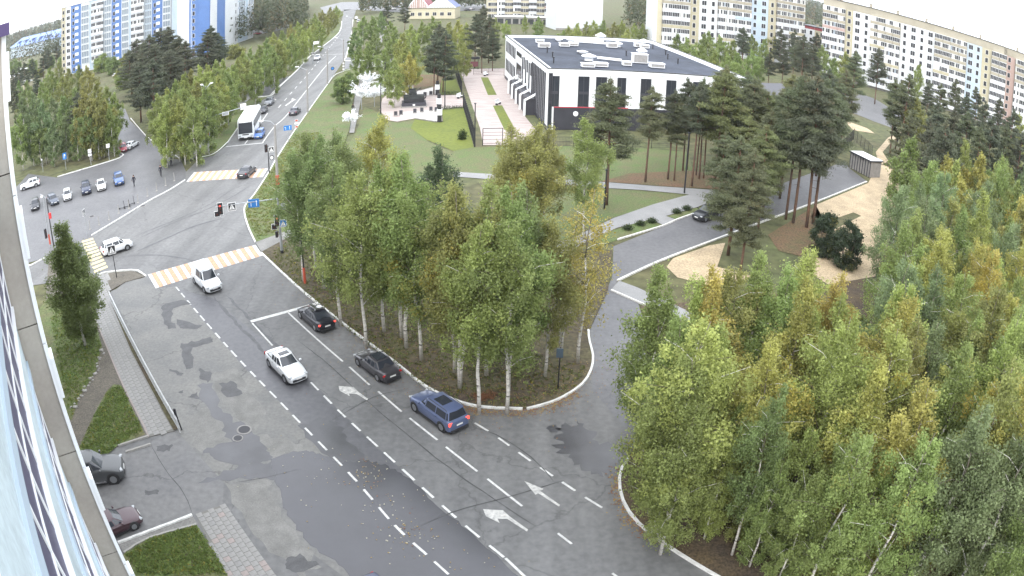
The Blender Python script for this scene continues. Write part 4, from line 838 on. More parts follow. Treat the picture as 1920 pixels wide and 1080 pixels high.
for k, (x, y, c) in enumerate(lt):
    h = rnd.uniform(10.5,13)
    while proj(*by_top(x,y,h))[1] > 322-(x-40)*.16 and h > 5: h -= .4
    tree('birch_tree', by_top(x,y,h), h, BF[k%3], c, .05, '%s birch in the left woods behind the car park' % CNAME[c], G11)
for k, (x, y, h) in enumerate([(60,110,12),(45,118,12),(80,100,13),(90,92,13),(105,80,13),(35,125,12),(25,130,12),(150,175,12),(70,140,11),(25,160,11)]):
    tree('pine_tree', by_top(x,y,h), h, PF[k%3], PINED, .03, 'dark pine at the back of the left woods', G11, rad=1.2)
# rounded tree on the verge, dark shrubs on the sand, low garden shrubs
tm, cm = bushy_variant(71, 5.5, 2.5, n=90, per=150, size=.2)
t = thing('rounded_tree', 'round bushy green tree on the verge beside the far carriageway', 'tree', gp(643,194), 0); link('trunk', tm, t); link('crown', cm, t).color = (*MID, 0)
t = thing('rounded_tree', 'second bushy green tree just above the round one on the verge', 'tree', gp(655,172), 1); t.scale = (.8,)*3; link('trunk', tm, t); link('crown', cm, t).color = (*MID, 0)
tm, cm = bushy_variant(72, 4.6, 1.7, n=70, per=260, size=.13)
for k, (pp, s, lab) in enumerate([((1543,478),1.1,'larger dark dense shrub on the sandy clearing'),((1582,500),1.15,'right dark dense shrub on the sandy clearing')]):
    t = thing('dark_shrub', lab, 'shrub', gp(*pp), k*2.); t.scale = (s,)*3; link('trunk', tm, t); link('crown', cm, t).color = (.06,.085,.05,0)
tm, cm = bushy_variant(73, .55, .5, n=14, per=60, size=.1)
for pp, lab in [((1177,431),'leftmost low shrub in the lawn bed'),((1201,423),'middle low shrub in the lawn bed'),((1222,418),'rightmost low shrub in the lawn bed'),((1269,400),'left low shrub in the short bed'),((1288,394),'right low shrub in the short bed'),((867,262),'small young shrub on the bright lawn')]:
    t = thing('low_shrub', lab, 'shrub', gp(*pp)); link('crown', cm, t).color = (.05,.075,.03,0)
    if pp[0] == 867: t.scale = (1.2,1.2,2.6)

for k, (x, y) in enumerate([(205,118),(222,112),(238,122),(192,135),(210,140),(228,150),(236,165),(214,100),(250,104),(196,122),(150,112),(172,116),(305,100),(330,96),(440,110),(60,135),(95,128),(75,145),(120,125),(28,142)]):
    tm, cm = us[k%3]; p = gp(x, y); t = thing('shrub', 'green bush in the scattered growth before the tower'+zone(p, 2), 'shrub', p, k*1.3, 'bushes before the tower'); t.scale = (2.2+.3*(k%4),)*3; link('trunk', tm, t); link('crown', cm, t).color = (*(GREEN,MID,OLIVE)[k%3], .05)
# far woods that read as one mass
def far_wood(name, region, n, h, seed, label, needle=.6, size=1.1):
    r = random.Random(seed); cs, sp = [], []; rs = np.random.RandomState(seed)
    V, T, Gd = [], [], []
    for k in range(n):
        for _ in range(50):
            x, y = region(r)
            if x is not None: break
        H = h*r.uniform(.8,1.15); w = H*r.uniform(.16,.24); tone = r.random(); gd = r.random()
        for j in range(26):
            t = r.random(); a = r.uniform(0,6.28); rr = w*(1-t)**.5*r.random()**.5; c = np.array([x+rr*math.cos(a), y+rr*math.sin(a), H*(.25+.75*t)])
            d = rs.normal(size=(3,3)); d /= np.linalg.norm(d, axis=1, keepdims=True); V.append(c+d*size*(1-.4*t)); T.append(.7*tone+.3*r.random()); Gd.append(gd)
    V = np.concatenate(V); m = len(T); me = bpy.data.meshes.new(name); me.vertices.add(3*m); me.vertices.foreach_set('co', V.ravel()); me.loops.add(3*m); me.loops.foreach_set('vertex_index', np.arange(3*m)); me.polygons.add(m)
    me.polygons.foreach_set('loop_start', np.arange(0,3*m,3)); me.polygons.foreach_set('loop_total', np.full(m,3)); me.materials.append(M['needle']); me.update()
    me.attributes.new('tone','FLOAT','FACE').data.foreach_set('value', np.array(T, np.float32)); me.attributes.new('gold','FLOAT','FACE').data.foreach_set('value', np.array(Gd, np.float32))
    o = link(name, me, kind='stuff', label=label); o.color = (.085,.10,.058,.10); return o
def reg(a0, a1, d0, d1, ok=None):
    def f(r):
        a = R(r.uniform(a0, a1)); d = math.sqrt(r.uniform(d0*d0, d1*d1)); x, y = d*math.sin(a), d*math.cos(a)
        if ok and not ok(x, y): return None, None
        return x, y
    return f
far_wood('distant_wood', reg(-24,-16.3,300,560), 1900, 15, 1, 'dark wood rising behind the left end of the far carriageway')
far_wood('distant_wood', reg(-55,-24,480,800, lambda x,y: not(-600 < x < -330 and y < 560)), 2200, 17, 2, 'dark wood on the horizon behind the towers')
far_wood('distant_wood', reg(8,34,300,430), 1500, 15, 3, 'dark wood between and behind the panel blocks')
far_wood('distant_wood', reg(-16,50,700,1000), 3000, 18, 4, 'wood on the distant horizon', size=2.2)
far_wood('distant_wood', reg(-70,70,1000,1800), 4000, 20, 5, 'farthest wood closing the horizon', size=3.5)
far_wood('distant_wood', reg(-12,4,400,460), 500, 12, 6, 'tree belt behind the yellow house row')
# ================================================================ BUILDINGS
class Wall:                                   # a vertical wall from A to B (left to right as seen from outside)
    def __init__(s, A, B):
        s.A = Vector((A[0],A[1],0)); s.B = Vector((B[0],B[1],0)); s.L = (s.B-s.A).length; s.d = (s.B-s.A).normalized()
        s.n = Vector((s.d.y, -s.d.x, 0)); s.rz = math.atan2(s.d.y, s.d.x)
        if s.n.dot(-s.A) < 0: s.n = -s.n
    def at(s, u, z=0., out=0.): return s.A + s.d*u + s.n*out + Vector((0,0,z))
    def u_of(s, px, py):                      # where the sight line through a pixel meets the wall
        a = azi(px, py); dx, dy = math.sin(a), math.cos(a); det = s.d.x*(-dy)+s.d.y*dx
        t = (-s.A.x*(-dy) + -s.A.y*dx)/det; return t
    def slab(s, b, u0, u1, z0, z1, o0, o1, mt):
        p = [s.at(u0,z0,o0), s.at(u1,z0,o0), s.at(u1,z0,o1), s.at(u0,z0,o1)]
        vs = [(v.x,v.y,z0) for v in p]+[(v.x,v.y,z1) for v in p]
        fs = [(3,2,1,0),(4,5,6,7),(0,1,5,4),(1,2,6,5),(2,3,7,6),(3,0,4,7)]
        if (p[1]-p[0]).cross(p[2]-p[1]).z < 0: fs = [tuple(reversed(f)) for f in fs]
        return b.add(vs, fs, mt)
def win_mesh(w, h, panes=2, frame='white', glass='glass_far', depth=.06):
    b = MB(); f = .05; b.bbox((-w/2,-.02,0),(w/2,.02,h), glass)
    b.bbox((-w/2-f,-.03,-f),(w/2+f,depth,0), frame); b.bbox((-w/2-f,-.03,h),(w/2+f,depth,h+f), frame)
    for k in range(panes+1):
        x = -w/2 + w*k/panes; b.bbox((x-f/2-(0 if k else f/2),-.03,0),(x+f/2+(f/2 if k == panes else 0),depth,h), frame)
    return b.mesh('window')
def put(me, name, root, W, u, z, out=.02, rz_extra=0, sx=1.):
    o = link(name, me, root); p = W.at(u, z, out); o.location = p - root.location; 
    side = 1 if (Vector((0,0,1)).cross(W.d)).dot(W.n) > 0 else -1
    o.rotation_euler = (0,0,W.rz if side > 0 else W.rz+math.pi); o.scale = (sx,1,1); return o
def block_body(root, W, depth, h, mt='cream', name='wall', z0=0., u0=0., u1=None, out=0.):
    b = MB(); W.slab(b, u0, W.L if u1 is None else u1, z0, h, out, -depth, mt); return b.obj(name, root)
GW = 'windows of a panel block'
WN2, WN1, WN3 = win_mesh(1.75,1.6,2), win_mesh(1.15,1.6,1), win_mesh(2.2,1.6,3)
def balcony_mesh(w, par, h=2.8, seed=0):
    r = random.Random(seed); b = MB(); d = .95
    b.bbox((-w/2+.04,0,-.12),(w/2-.04,d,.98), par)                    # parapet
    b.bbox((-w/2+.05,0,2.5),(w/2-.05,d-.02,2.62), 'white')
    b.bbox((-w/2+.08,0,.98),(w/2-.08,d-.08,2.5), 'glass_far')
    n = max(3, int(w/.62))
    for k in range(n+1):
        x = -w/2+.1+(w-.2)*k/n; b.bbox((x-.028,d-.1,.98),(x+.028,d-.03,2.5), 'white')
        if k < n and r.random() < .22: b.bbox((x+.05,d-.09,1.0),(x+(w-.2)/n-.05,d-.06,2.45), r.choice(('curtain','pale_pane','white')))
    b.bbox((-w/2+.06,d-.1,.98),(w/2-.06,d-.02,1.05), 'white')
    return b.mesh('balcony')
M['curtain'] = mat('curtain', (.42,.42,.40), .8); M['pale_pane'] = mat('pale_pane', (.22,.26,.30), .3)
def panel_block(W, sections, floors, label, wall_far='cream', roof_z=28.7, depth=12, attic=None, side='cream'):
    root = thing('apartment_block', label, 'building', W.at(0,0,0)); off = -root.location
    def reloc(o): o.location = off; return o
    reloc(block_body(root, W, depth, roof_z, side))
    # panels of the sections, joints recessed between them
    cache = {}
    for si, (u0, u1, kind, col) in enumerate(sections):
        b = MB()
        for f in range(floors):
            mt = col[min(f*len(col)//floors, len(col)-1)] if isinstance(col, (list,tuple)) else col
            W.slab(b, u0+.03, u1-.03, .9+f*2.8, .9+f*2.8+2.76, 0, .06, mt)
        W.slab(b, u0+.03, u1-.03, .9+floors*2.8, roof_z, 0, .065, attic or 'beige'); W.slab(b, u0+.03, u1-.03, 0, .88, 0, .05, 'concrete')
        reloc(b.obj('facade_panels', root))
        for f in range(floors):
            z = .9+f*2.8+.65; w = u1-u0
            if kind.startswith('B'):
                nb = int(kind[1:]); par = 'beige' if f >= floors-3 else 'white_wall'
                if rnd.random() < .12: par = rnd.choice(('pink_wall','cream','pale_blue'))
                for k in range(nb):
                    bw = w/nb; key = (round(bw,1), par, rnd.randrange(3))
                    if key not in cache: cache[key] = balcony_mesh(bw, par, seed=hash(key[2])+len(cache))
                    o = put(cache[key], 'balcony', root, W, u0+bw*(k+.5), .9+f*2.8+.05, .07)
            else:
                n = int(kind[1:]); 
                for k in range(n): put((WN2 if (k+si)%2 == 0 else WN1) if n > 1 else WN1, 'window', root, W, u0+w*(k+.5)/n, z, .09)
    b = MB(); W.slab(b, -.25, W.L+.25, roof_z, roof_z+.22, .3, -depth-.3, 'char'); reloc(b.obj('roof', root))
    for k in range(int(W.L//11)):
        b = MB(); c = W.at(6+11*k, roof_z+.2, -3.5-(k%2)*3); b.box((c.x,c.y,c.z+.6),(1.0,.7,1.3),'beige',W.rz); b.box((c.x,c.y,c.z+1.3),(1.3,1.0,.12),'char',W.rz); reloc(b.obj('roof_vent', root))
    return root
# right block
WR2 = Wall((103.5,238.5),(160.0,195.5)); u = lambda x, y: WR2.u_of(x, y)
edges = [1542,1586,1600,1633,1661,1689,1753,1783,1814,1842,1860,1889,1905]
us = [max(0, u(e, 20+(e-1540)*.22)) for e in edges]; us[0] = 0; us[-1] = WR2.L
kinds = [('B3','beige'),('W1','cream'),('W2','white_wall'),('B2','beige'),('B2','beige'),('W4','white_wall'),('B2','beige'),('B2','beige'),('W2','pale_blue'),('W1','cream'),('B2','beige'),('W1','white_wall')]
kinds[-1] = ('W0','beige')
panel_block(WR2, [(us[i], us[i+1], *kinds[i]) for i in range(12)], 9, 'long nine storey panel block at the right with glazed balconies')
WR2b = Wall((163.5,200),(178,190)); panel_block(WR2b, [(0,5,'W1','pink_wall'),(5,WR2b.L,'B3','beige')], 9, 'pinkish end of another panel block at the right edge of the frame', depth=10)
# middle block
WR1 = Wall((42.5,240.0),(101.0,251.5)); u = lambda x, y: WR1.u_of(x, y)
edges = [1222,1232,1241,1292,1311,1345,1377,1407,1440,1455,1478,1500]
us = [u(e, 30) for e in edges]; us[0] = 0; us[-1] = WR1.L
kinds = [('W0','white_wall'),('W0','yellow_wall'),('B3','beige'),('W1','cream'),('W2','white_wall'),('B2','beige'),('B2','beige'),('W2','pale_blue'),('W1','cream'),('B2','beige'),('B1','beige')]
panel_block(WR1, [(us[i], us[i+1], *kinds[i]) for i in range(11)], 9, 'nine storey panel block in the middle behind the flat roof', side='white_wall', depth=6)
WM = Wall((104,262),(113,254)); panel_block(WM, [(0,WM.L*.5,'W2','white_wall'),(WM.L*.5,WM.L,'W1','cream')], 5, 'narrow white five storey house in the gap between the panel blocks', roof_z=16, attic='red_roof', side='white_wall')
# pale slab end behind the flat roof
WE = Wall((14.5,300),(33.5,305)); panel_block(WE, [(0,WE.L,'W0','white_wall')], 9, 'blank white gable end behind the flat roof', depth=14, side='white_wall')
# cream row at the top
WY = Wall((-13.5,338),(14.6,342)); panel_block(WY, [(WY.L*i/8, WY.L*(i+1)/8, ('W3','B1')[i%2], ('yellow_wall','cream')[i%2]) for i in range(8)], 9, 'cream apartment house at the top centre with brown balconies', side='yellow_wall')
WG = Wall((-10,322),(16,323)); root = thing('garage_row', 'low grey flat garage row before the cream apartment house', 'building', WG.at(0)); o = block_body(root, WG, 6, 3.2, 'concrete'); o.location = -root.location
b = MB(); WG.slab(b, -.3, WG.L+.3, 3.2, 3.5, .4, -6.4, 'white'); o = b.obj('roof', root); o.location = -root.location
b = MB(); [WG.slab(b, 1+k*3.2, 3.4+k*3.2, .1, 2.4, 0, .05, 'green_metal') for k in range(8)]; o = b.obj('garage_door', root); o.location = -root.location
# house with red gables
def red_house():
    W = Wall((-51.5,352),(-29.5,350)); root = thing('red_roofed_house', 'cream house with steep dark red roofs and a white striped gable', 'building', W.at(0)); off = -root.location
    o = block_body(root, W, 14, 5.5, 'yellow_wall'); o.location = off
    for (ua, ub, zr, mt) in ((0,9.5,12.5,'red_roof'),(9.5,22,11.0,'deep_blue')):
        b = MB(); z0 = 5.5; um = (ua+ub)/2
        A_, B_, C_ = W.at(ua-.4,z0,.6), W.at(ub+.4,z0,.6), W.at(um,zr,.6); D_, E_, F_ = W.at(ua-.4,z0,-14.6), W.at(ub+.4,z0,-14.6), W.at(um,zr,-14.6)
        b.add([A_,B_,C_,D_,E_,F_], [(0,2,5,3),(2,1,4,5)], mt); b.add([A_,B_,C_,D_,E_,F_], [(0,1,2),(3,5,4)], 'white_wall' if ua else 'pink_wall'); o = b.obj('roof', root); o.location = off
        b = MB()
        for t in range(1,5): 
            q0 = W.at(ua+(um-ua)*t/5, z0, .63); q1 = W.at(ua+(um-ua)*t/5, z0+(zr-z0)*t/5, .63); b.tube([q0,q1], .12, 'white', 4); q0 = W.at(ub-(ub-um)*t/5, z0, .63); q1 = W.at(ub-(ub-um)*t/5, z0+(zr-z0)*t/5, .63); b.tube([q0,q1], .12, 'white', 4)
        b.tube([A_,C_], .28, 'white', 4); b.tube([B_,C_], .28, 'white', 4); o = b.obj('gable_trim', root); o.location = off
    b = MB(); b.tube([W.at(-1.2,0,1),W.at(-1.2,14,1)], .25, 'white', 8); o = b.obj('mast', root); o.location = off
    for k in range(6): put(WN2, 'window', root, W, 2+3.5*k, 1.6, .05)
red_house()

# white and blue towers at the left
def tower(W, floors, spec, label, depth=14, roof_z=None, body='white_wall'):
    rz = roof_z or floors*3+1; root = thing('apartment_tower', label, 'building', W.at(0)); off = -root.location
    o = block_body(root, W, depth, rz, body); o.location = off; Lt = sum(s[0] for s in spec); u0 = 0; cache = {}
    for wd, kind, mt in spec:
        w = wd/Lt*W.L; b = MB()
        for f in range(floors): W.slab(b, u0+.04, u0+w-.04, .3+3*f, 3*f+3.26, 0, .06 if kind != 'b' else .05, mt)
        W.slab(b, u0+.04, u0+w-.04, floors*3+.3, rz, 0, .06, mt); o = b.obj('facade_panels', root); o.location = off
        for f in range(floors):
            z = .3+3*f
            if kind == 'w': put(WN2, 'window', root, W, u0+w/2, z+.9, .09, sx=min(1, w/1.8))
            if kind == 's': put(WN1, 'window', root, W, u0+w/2, z+.9, .09)
            if kind == 'B' and f:
                k = (round(w,1), f%3)
                if k not in cache: cache[k] = balcony_mesh(w*.96, 'white_wall', seed=f)
                put(cache[k], 'balcony', root, W, u0+w/2, z, .07)
            if kind == 'G' and f:                     # glazed stack with white frames
                k = ('G', round(w,1))
                if k not in cache: cache[k] = win_mesh(w-.5, 2.3, 3, 'white', 'pale_pane', .3)
                put(cache[k], 'glazed_balcony', root, W, u0+w/2, z+.3, .09)
        if kind == 'b':                                # stair stripe: white plates and dark openings on blue
            pm = MB().bbox((-w*.14,0,0),(w*.18,.05,1.3),'white').mesh('plate'); 
            for f in range(floors):
                put(pm, 'spandrel', root, W, u0+w*.6, .3+3*f+1.6, .07); put(WN1, 'window', root, W, u0+w*.25, .3+3*f+.9, .09)
        u0 += w
    b = MB(); W.slab(b, -.2, W.L+.2, rz, rz+.25, .25, -depth-.2, 'concrete'); o = b.obj('roof', root); o.location = off
    return root
tower(Wall((-194,260.5),(-142,277)), 10, [(2.2,'s','cream'),(2.6,'w','white_wall'),(5,'b','blue_panel'),(4,'G','white_wall'),(1,'n','pale_blue'),(6,'B','pale_blue'),(3.6,'G','white_wall'),(4.6,'b','blue_panel'),(3.4,'G','white_wall'),(1,'n','pale_blue'),(6,'B','white_wall'),(3.4,'G','pale_blue'),(4.6,'b','blue_panel'),(3.6,'G','white_wall')],
      'ten storey white and blue apartment block with blue stair stripes', roof_z=31.2)
b = MB(); b.box((-176,272,33),(12,10,4),'white_wall',.3); b.box((-176,272,35.1),(12.6,10.6,.3),'concrete',.3)
o = b.obj('penthouse', bpy.data.objects['apartment_tower']); o.location = -bpy.data.objects['apartment_tower'].location
tower(Wall((-141.5,277),(-124.2,259)), 12, [(3,'n','pale_blue'),(6,'n','white_wall')], 'blank white flank joining the blue striped block', depth=10, roof_z=37)
tower(Wall((-124,258.8),(-114.5,258.2)), 12, [(3.2,'s','blue_panel'),(4,'n','blue_panel')], 'solid blue corner of the tower with one column of windows', depth=14, roof_z=37, body='blue_panel')
tower(Wall((-114.2,258.6),(-113.8,306)), 12, [(14,'n','white_wall'),(3,'s','white_wall'),(5,'G','pale_blue'),(2,'n','pale_blue'),(4,'G','white_wall')], 'white tower wing facing the car park', depth=9, roof_z=37)
# low building with blue roof at far left
def blue_roof():
    W = Wall((-461,523),(-350,462)); root = thing('blue_roofed_building', 'long pale three storey building under a blue hipped roof', 'building', W.at(0)); off = -root.location
    o = block_body(root, W, 22, 10.5, 'pale_blue'); o.location = off
    b = MB(); a0, a1, b0, b1 = W.at(-1,10.5,1), W.at(W.L+1,10.5,1), W.at(-1,10.5,-23), W.at(W.L+1,10.5,-23); r0, r1 = W.at(11,17,-11), W.at(W.L-11,17,-11)
    b.add([a0,a1,b1,b0,r0,r1], [(0,1,5,4),(1,2,5),(2,3,4,5),(3,0,4)], 'roof_blue'); o = b.obj('roof', root); o.location = off
    for k in range(5): b = MB(); W.slab(b, 20+20*k, 24+20*k, 12.5, 14.6, -2.2, -6, 'deep_blue'); o = b.obj('dormer', root); o.location = off
    for f in range(3):
        for k in range(24): put(WN2, 'window', root, W, 3+5.1*k, 1.4+3.2*f, .05, sx=1.3)
M['roof_blue'] = mat('roof_blue', (.16,.26,.62), .45, 0, .1, .3)
blue_roof()
for k, (x, y, w_) in enumerate([(30,152,7),(44,140,6),(52,165,5)]):
    p = gp(x, y); root = thing('shed', ['pale shed behind the left woods', 'small white roofed shed behind the left woods', 'grey shed nearest the wall edge'][k], 'shed', p, .5+k); b = MB(); b.bbox((-w_/2,-2.5,0),(w_/2,2.5,2.8),'cream' if k else 'beige'); b.obj('wall', root)
    b = MB(); b.add([(-w_/2-.3,-2.8,2.8),(w_/2+.3,-2.8,2.8),(w_/2+.3,2.8,2.8),(-w_/2-.3,2.8,2.8),(-w_/2-.3,0,4),(w_/2+.3,0,4)], [(0,1,5,4),(2,3,4,5),(0,4,3),(1,2,5)], 'white'); b.obj('roof', root)
    b = MB(); b.bbox((-.5,-2.56,0),(.5,-2.5,2),'char'); b.obj('door', root)

# black and white two storey building
def gallery():
    FL, FR, BR, BL = (4.9,119.9), (40.6,126.2), (31.6,178.6), (-2.9,172.6); H = 10.2; G0 = 3.75
    WF = Wall(FL, FR); WL = Wall(BL, FL); WRt = Wall(FR, BR); WB = Wall(BR, BL)
    root = thing('black_and_white_building', 'flat roofed white building with tall dark window slots and black ground floor', 'building', (FL[0],FL[1],0)); off = -root.location
    def rl(o): o.location = off; return o
    b = MB(); b.prism([FL,FR,BR,BL], 0, H-.5, 'white'); rl(b.obj('wall', root))
    b = MB(); b.prism([(FL[0]+.9,FL[1]+.9),(FR[0]-.9,FR[1]+.6),(BR[0]-.8,BR[1]-.9),(BL[0]+.9,BL[1]-.6)], H-.49, H-.44, 'roof_grey', bottom=False); rl(b.obj('roof', root))
    for W, o1 in ((WF,.10),(WL,.10),(Wall(FR,BR),.10),(Wall(BR,BL),.10)):
        W.n = W.n if (W.at(W.L/2,0,1)-Vector((18.5,149,0))).length > (W.at(W.L/2,0,-1)-Vector((18.5,149,0))).length else -W.n
        b = MB(); W.slab(b, -.1, W.L+.1, H-.5, H+.05, .12, -.55, 'white'); rl(b.obj('parapet', root))
        b = MB(); W.slab(b, -.15, W.L+.15, H+.05, H+.16, .2, -.12, 'black'); rl(b.obj('parapet_cap', root))
    n0 = WF.n
    b = MB(); WF.slab(b, 1.0, WF.L, 0, G0, 0, .12, 'char'); rl(b.obj('ground_floor_cladding', root))
    b = MB(); WF.slab(b, 1.0, 13.5, G0, G0+.12, 0, .14, 'red_trim'); rl(b.obj('red_band', root))
    b = MB(); WL.slab(b, 0, WL.L, 0, .6, 0, .08, 'char'); rl(b.obj('plinth', root))
    def slot(W, u0, u1, z0, z1, name='window'):
        b = MB(); W.slab(b, u0, u1, z0, z1, .0, .03, 'glass'); o = rl(b.obj(name, root)); 
        f = MB(); W.slab(f, u0-.12, u0, z0, z1, 0, .10, 'char'); W.slab(f, u1, u1+.12, z0, z1, 0, .10, 'char'); W.slab(f, u0-.12, u1+.12, z1, z1+.12, 0, .10, 'char')
        if z1-z0 > 3: W.slab(f, u0, u1, (z0+z1)/2-.4, (z0+z1)/2+.05, .03, .08, 'char')
        if u1-u0 > 1: W.slab(f, (u0+u1)/2-.04, (u0+u1)/2+.04, z0, z1, .03, .07, 'char')
        f.obj('frame', o); return o
    for x0, x1 in ((1032.5,1047),(1085,1103),(1118,1136),(1158,1172),(1202,1219),(1250,1266),(1300,1316),(1345,1360)):
        slot(WF, WF.u_of(x0, 170), WF.u_of(x1, 170), G0+.15, H-1.25)
    slot(WF, .15, .55, 0.2, H-.8)
    for k in range(9): slot(WF, 5+3.3*k, 6.6+3.3*k, .9, 2.6)
    b = MB(); WF.slab(b, 12.6, 12.9, 0.05, 1.2, .13, .6, 'beige'); rl(b.obj('downpipe_box', root))
    b = MB(); c = WF.at(4.6, 2.75, .16); b.tube([c, c+WF.n*.12], .42, 'white', 16); rl(b.obj('round_sign', root))
    # left face: slots and ribs
    L = WL.L
    for k in range(7): u0 = 2.0+2.2*k; slot(WL, u0, u0+.75, 6.6, 9.0); slot(WL, u0+.1, u0+.8, 2.2, 4.8)
    slot(WL, 18.5, 24.5, 7.9, 8.7); slot(WL, 18.5, 24.5, 3.6, 6.2)
    for k in range(6): u0 = 26.0+2.0*k; slot(WL, u0, u0+.6, 6.3, 8.6) if k % 2 else slot(WL, u0, u0+.7, 1.6, 8.4)
    for k in range(9):
        b = MB(); WL.slab(b, 37.6+1.6*k, 38.2+1.6*k, .6, H-1.0, 0, .16, 'char'); rl(b.obj('dark_rib', root))
    # entrance canopy: white ribs with dark gaps over a dark vestibule
    ua, ub = WL.u_of(971, 170), WL.u_of(1004, 205)
    b = MB(); WL.slab(b, ua, ub, 0, 3.0, 0, 1.7, 'char'); rl(b.obj('vestibule', root))
    for k in range(5):
        b = MB(); u0 = ua+(ub-ua)*k/4-.25; u1 = u0+.6
        WL.slab(b, u0, u1, 0, 2.8, 1.8, 2.1, 'white')
        q0, q1, q2, q3 = WL.at(u0,2.8,2.1), WL.at(u1,2.8,2.1), WL.at(u1,4.0,.03), WL.at(u0,4.0,.03); dz = Vector((0,0,.3))
        b.add([q0,q1,q2,q3,q0-dz,q1-dz,q2-dz,q3-dz], [(0,1,2,3),(7,6,5,4),(0,4,5,1),(1,5,6,2),(3,2,6,7),(0,3,7,4)], 'white'); rl(b.obj('canopy_rib', root))
    # roof equipment stands on the roof: things of their own, lifted away one by one
    G = 'white roof units on the flat roof'; z = H-.44
    def unit(px, size, lab, kind='box', rz=.13):
        p = gp(px[0], px[1], z); q_ = thing('roof_unit', lab, 'roof unit', (p.x,p.y,z), rz, G); q_.scale = (.78,)*3; w, d, h = size
        if kind == 'box':
            m = MB(); m.bbox((-w/2,-d/2,.25),(w/2,d/2,h),'white'); m.obj('casing', q_); m = MB(); m.bbox((-w/2-.12,-d/2-.12,h),(w/2+.12,d/2+.12,h+.1),'white'); m.obj('lid', q_)
            m = MB(); m.bbox((-w/2+.1,-d/2+.1,0),(w/2-.1,d/2-.1,.25),'char'); m.obj('base', q_); m = MB(); m.bbox((-w/2+.15,-d/2-.02,.4),(w/2-.15,-d/2,h-.15),'concrete'); m.obj('grille', q_)
        else:
            m = MB(); m.tube([(0,0,0),(0,0,h*.6)], w*.32, 'white', 12); m.obj('pipe', q_); m = MB(); m.tube([(0,0,h*.6),(0,0,h*.7),(0,0,h)], [w*.55,w*.55,.05], 'white', 12); m.obj('cowl', q_)
            m = MB(); m.bbox((-w*.4,-w*.4,0),(w*.4,w*.4,.2),'char'); m.obj('base', q_)
    for px, size, lab, kd in [((1012,81),(2.2,1.5,1.0),'rear white box at the left of the roof','box'),((1020,90),(3.0,1.8,1.3),'larger white box just before the rear left one','box'),((1048,78),(2.0,2.0,1.1),'rear left cowl of the second cluster','cowl'),((1058,88),(2.6,1.8,1.1),'white box of the second cluster','box'),
      ((1070,80),(2.2,2.2,1.4),'cowl right of the second cluster box','cowl'),((1075,87),(2.4,1.6,1.0),'box right of the second cluster','box'),((1126,79),(3.0,3.0,3.0),'tallest cowl at the rear parapet','cowl'),((1147,90),(2.8,1.8,1.5),'white box right of the tall cowl','box'),((1158,89),(2.6,2.6,1.8),'white cowl beside the box in the middle rear','cowl'),
      ((1092,101),(2.6,2.6,1.0),'flat cowl in the middle of the roof','cowl'),((1104,115),(3.2,3.2,2.0),'large cowl near the front parapet','cowl'),((1102,127),(2.8,1.6,1.0),'white box at the front parapet','box'),((1126,126),(3.0,1.8,1.0),'second white box at the front parapet','box'),((1175,124),(2.0,1.6,1.1),'small white box right of the front pair','box'),
      ((1199,119),(3.6,2.0,2.4),'long louvred air handler','box'),((1203,108),(2.6,2.6,2.8),'pyramid cowl behind the air handler','cowl'),((1231,128),(3.4,1.9,1.2),'white box near the front right','box'),((1196,89),(2.2,1.5,1.2),'white box at the rear right','box'),((1208,91),(2.6,1.6,1.1),'second white box at the rear right','box'),((1207,82),(2.2,2.2,1.6),'white cowl at the rear right','cowl')]:
        unit(px, size, lab, kd)
    for a, c, lab in [((1072,80),(1150,86),'long white duct across the rear of the roof'),((1120,112),(1165,117),'white duct from the large cowl'),((1075,76),(1120,79),'short duct near the rear parapet')]:
        p, q_ = gp(*a, z), gp(*c, z); m = MB(); v = (q_-p); m.box(((p.x+q_.x)/2,(p.y+q_.y)/2,z+.45), (v.length,.5,.4), 'white', math.atan2(v.y,v.x))
        for t in (.1,.5,.9): w_ = p.lerp(q_,t); m.box((w_.x,w_.y,z+.13),(.12,.4,.26),'char')
        tg = m.obj('roof_duct'); tg['label'] = lab; tg['category'] = 'duct'; tg['group'] = 'ducts on the flat roof'
    for k, px in enumerate([(1026,99),(1036,108),(1038,118),(1224,92),(1248,103),(1252,111),(1271,120),(1174,105)]):
        p = gp(px[0], px[1], z); m = MB(); m.tube([(0,0,0),(0,0,1.0)], .12, 'dark_metal', 8); m.tube([(0,0,1.0),(0,0,1.15)], .2, 'dark_metal', 8)
        m.obj('vent_pipe', loc=p, label=('short black vent pipe on the left part of the flat roof' if k < 3 else 'short black vent pipe on the right part of the flat roof'), cat='vent pipe', group='vent pipes on the flat roof')
    # lower white wing right of the slab
    W2 = Wall((42,124.5),(62,136)); r2_ = thing('white_wing', 'white lower wing glimpsed through the pines', 'building', W2.at(0)); o = block_body(r2_, W2, 14, 7, 'white_wall'); o.location = -r2_.location
    b = MB(); W2.slab(b, -.1, W2.L+.1, 7, 7.3, .2, -14.2, 'char'); o = b.obj('roof', r2_); o.location = -r2_.location
    for k in range(5): 
        b = MB(); W2.slab(b, 2+3.8*k, 4+3.8*k, 1.2, 5.6, 0, .04, 'glass'); o = b.obj('window', r2_); o.location = -r2_.location
gallery()

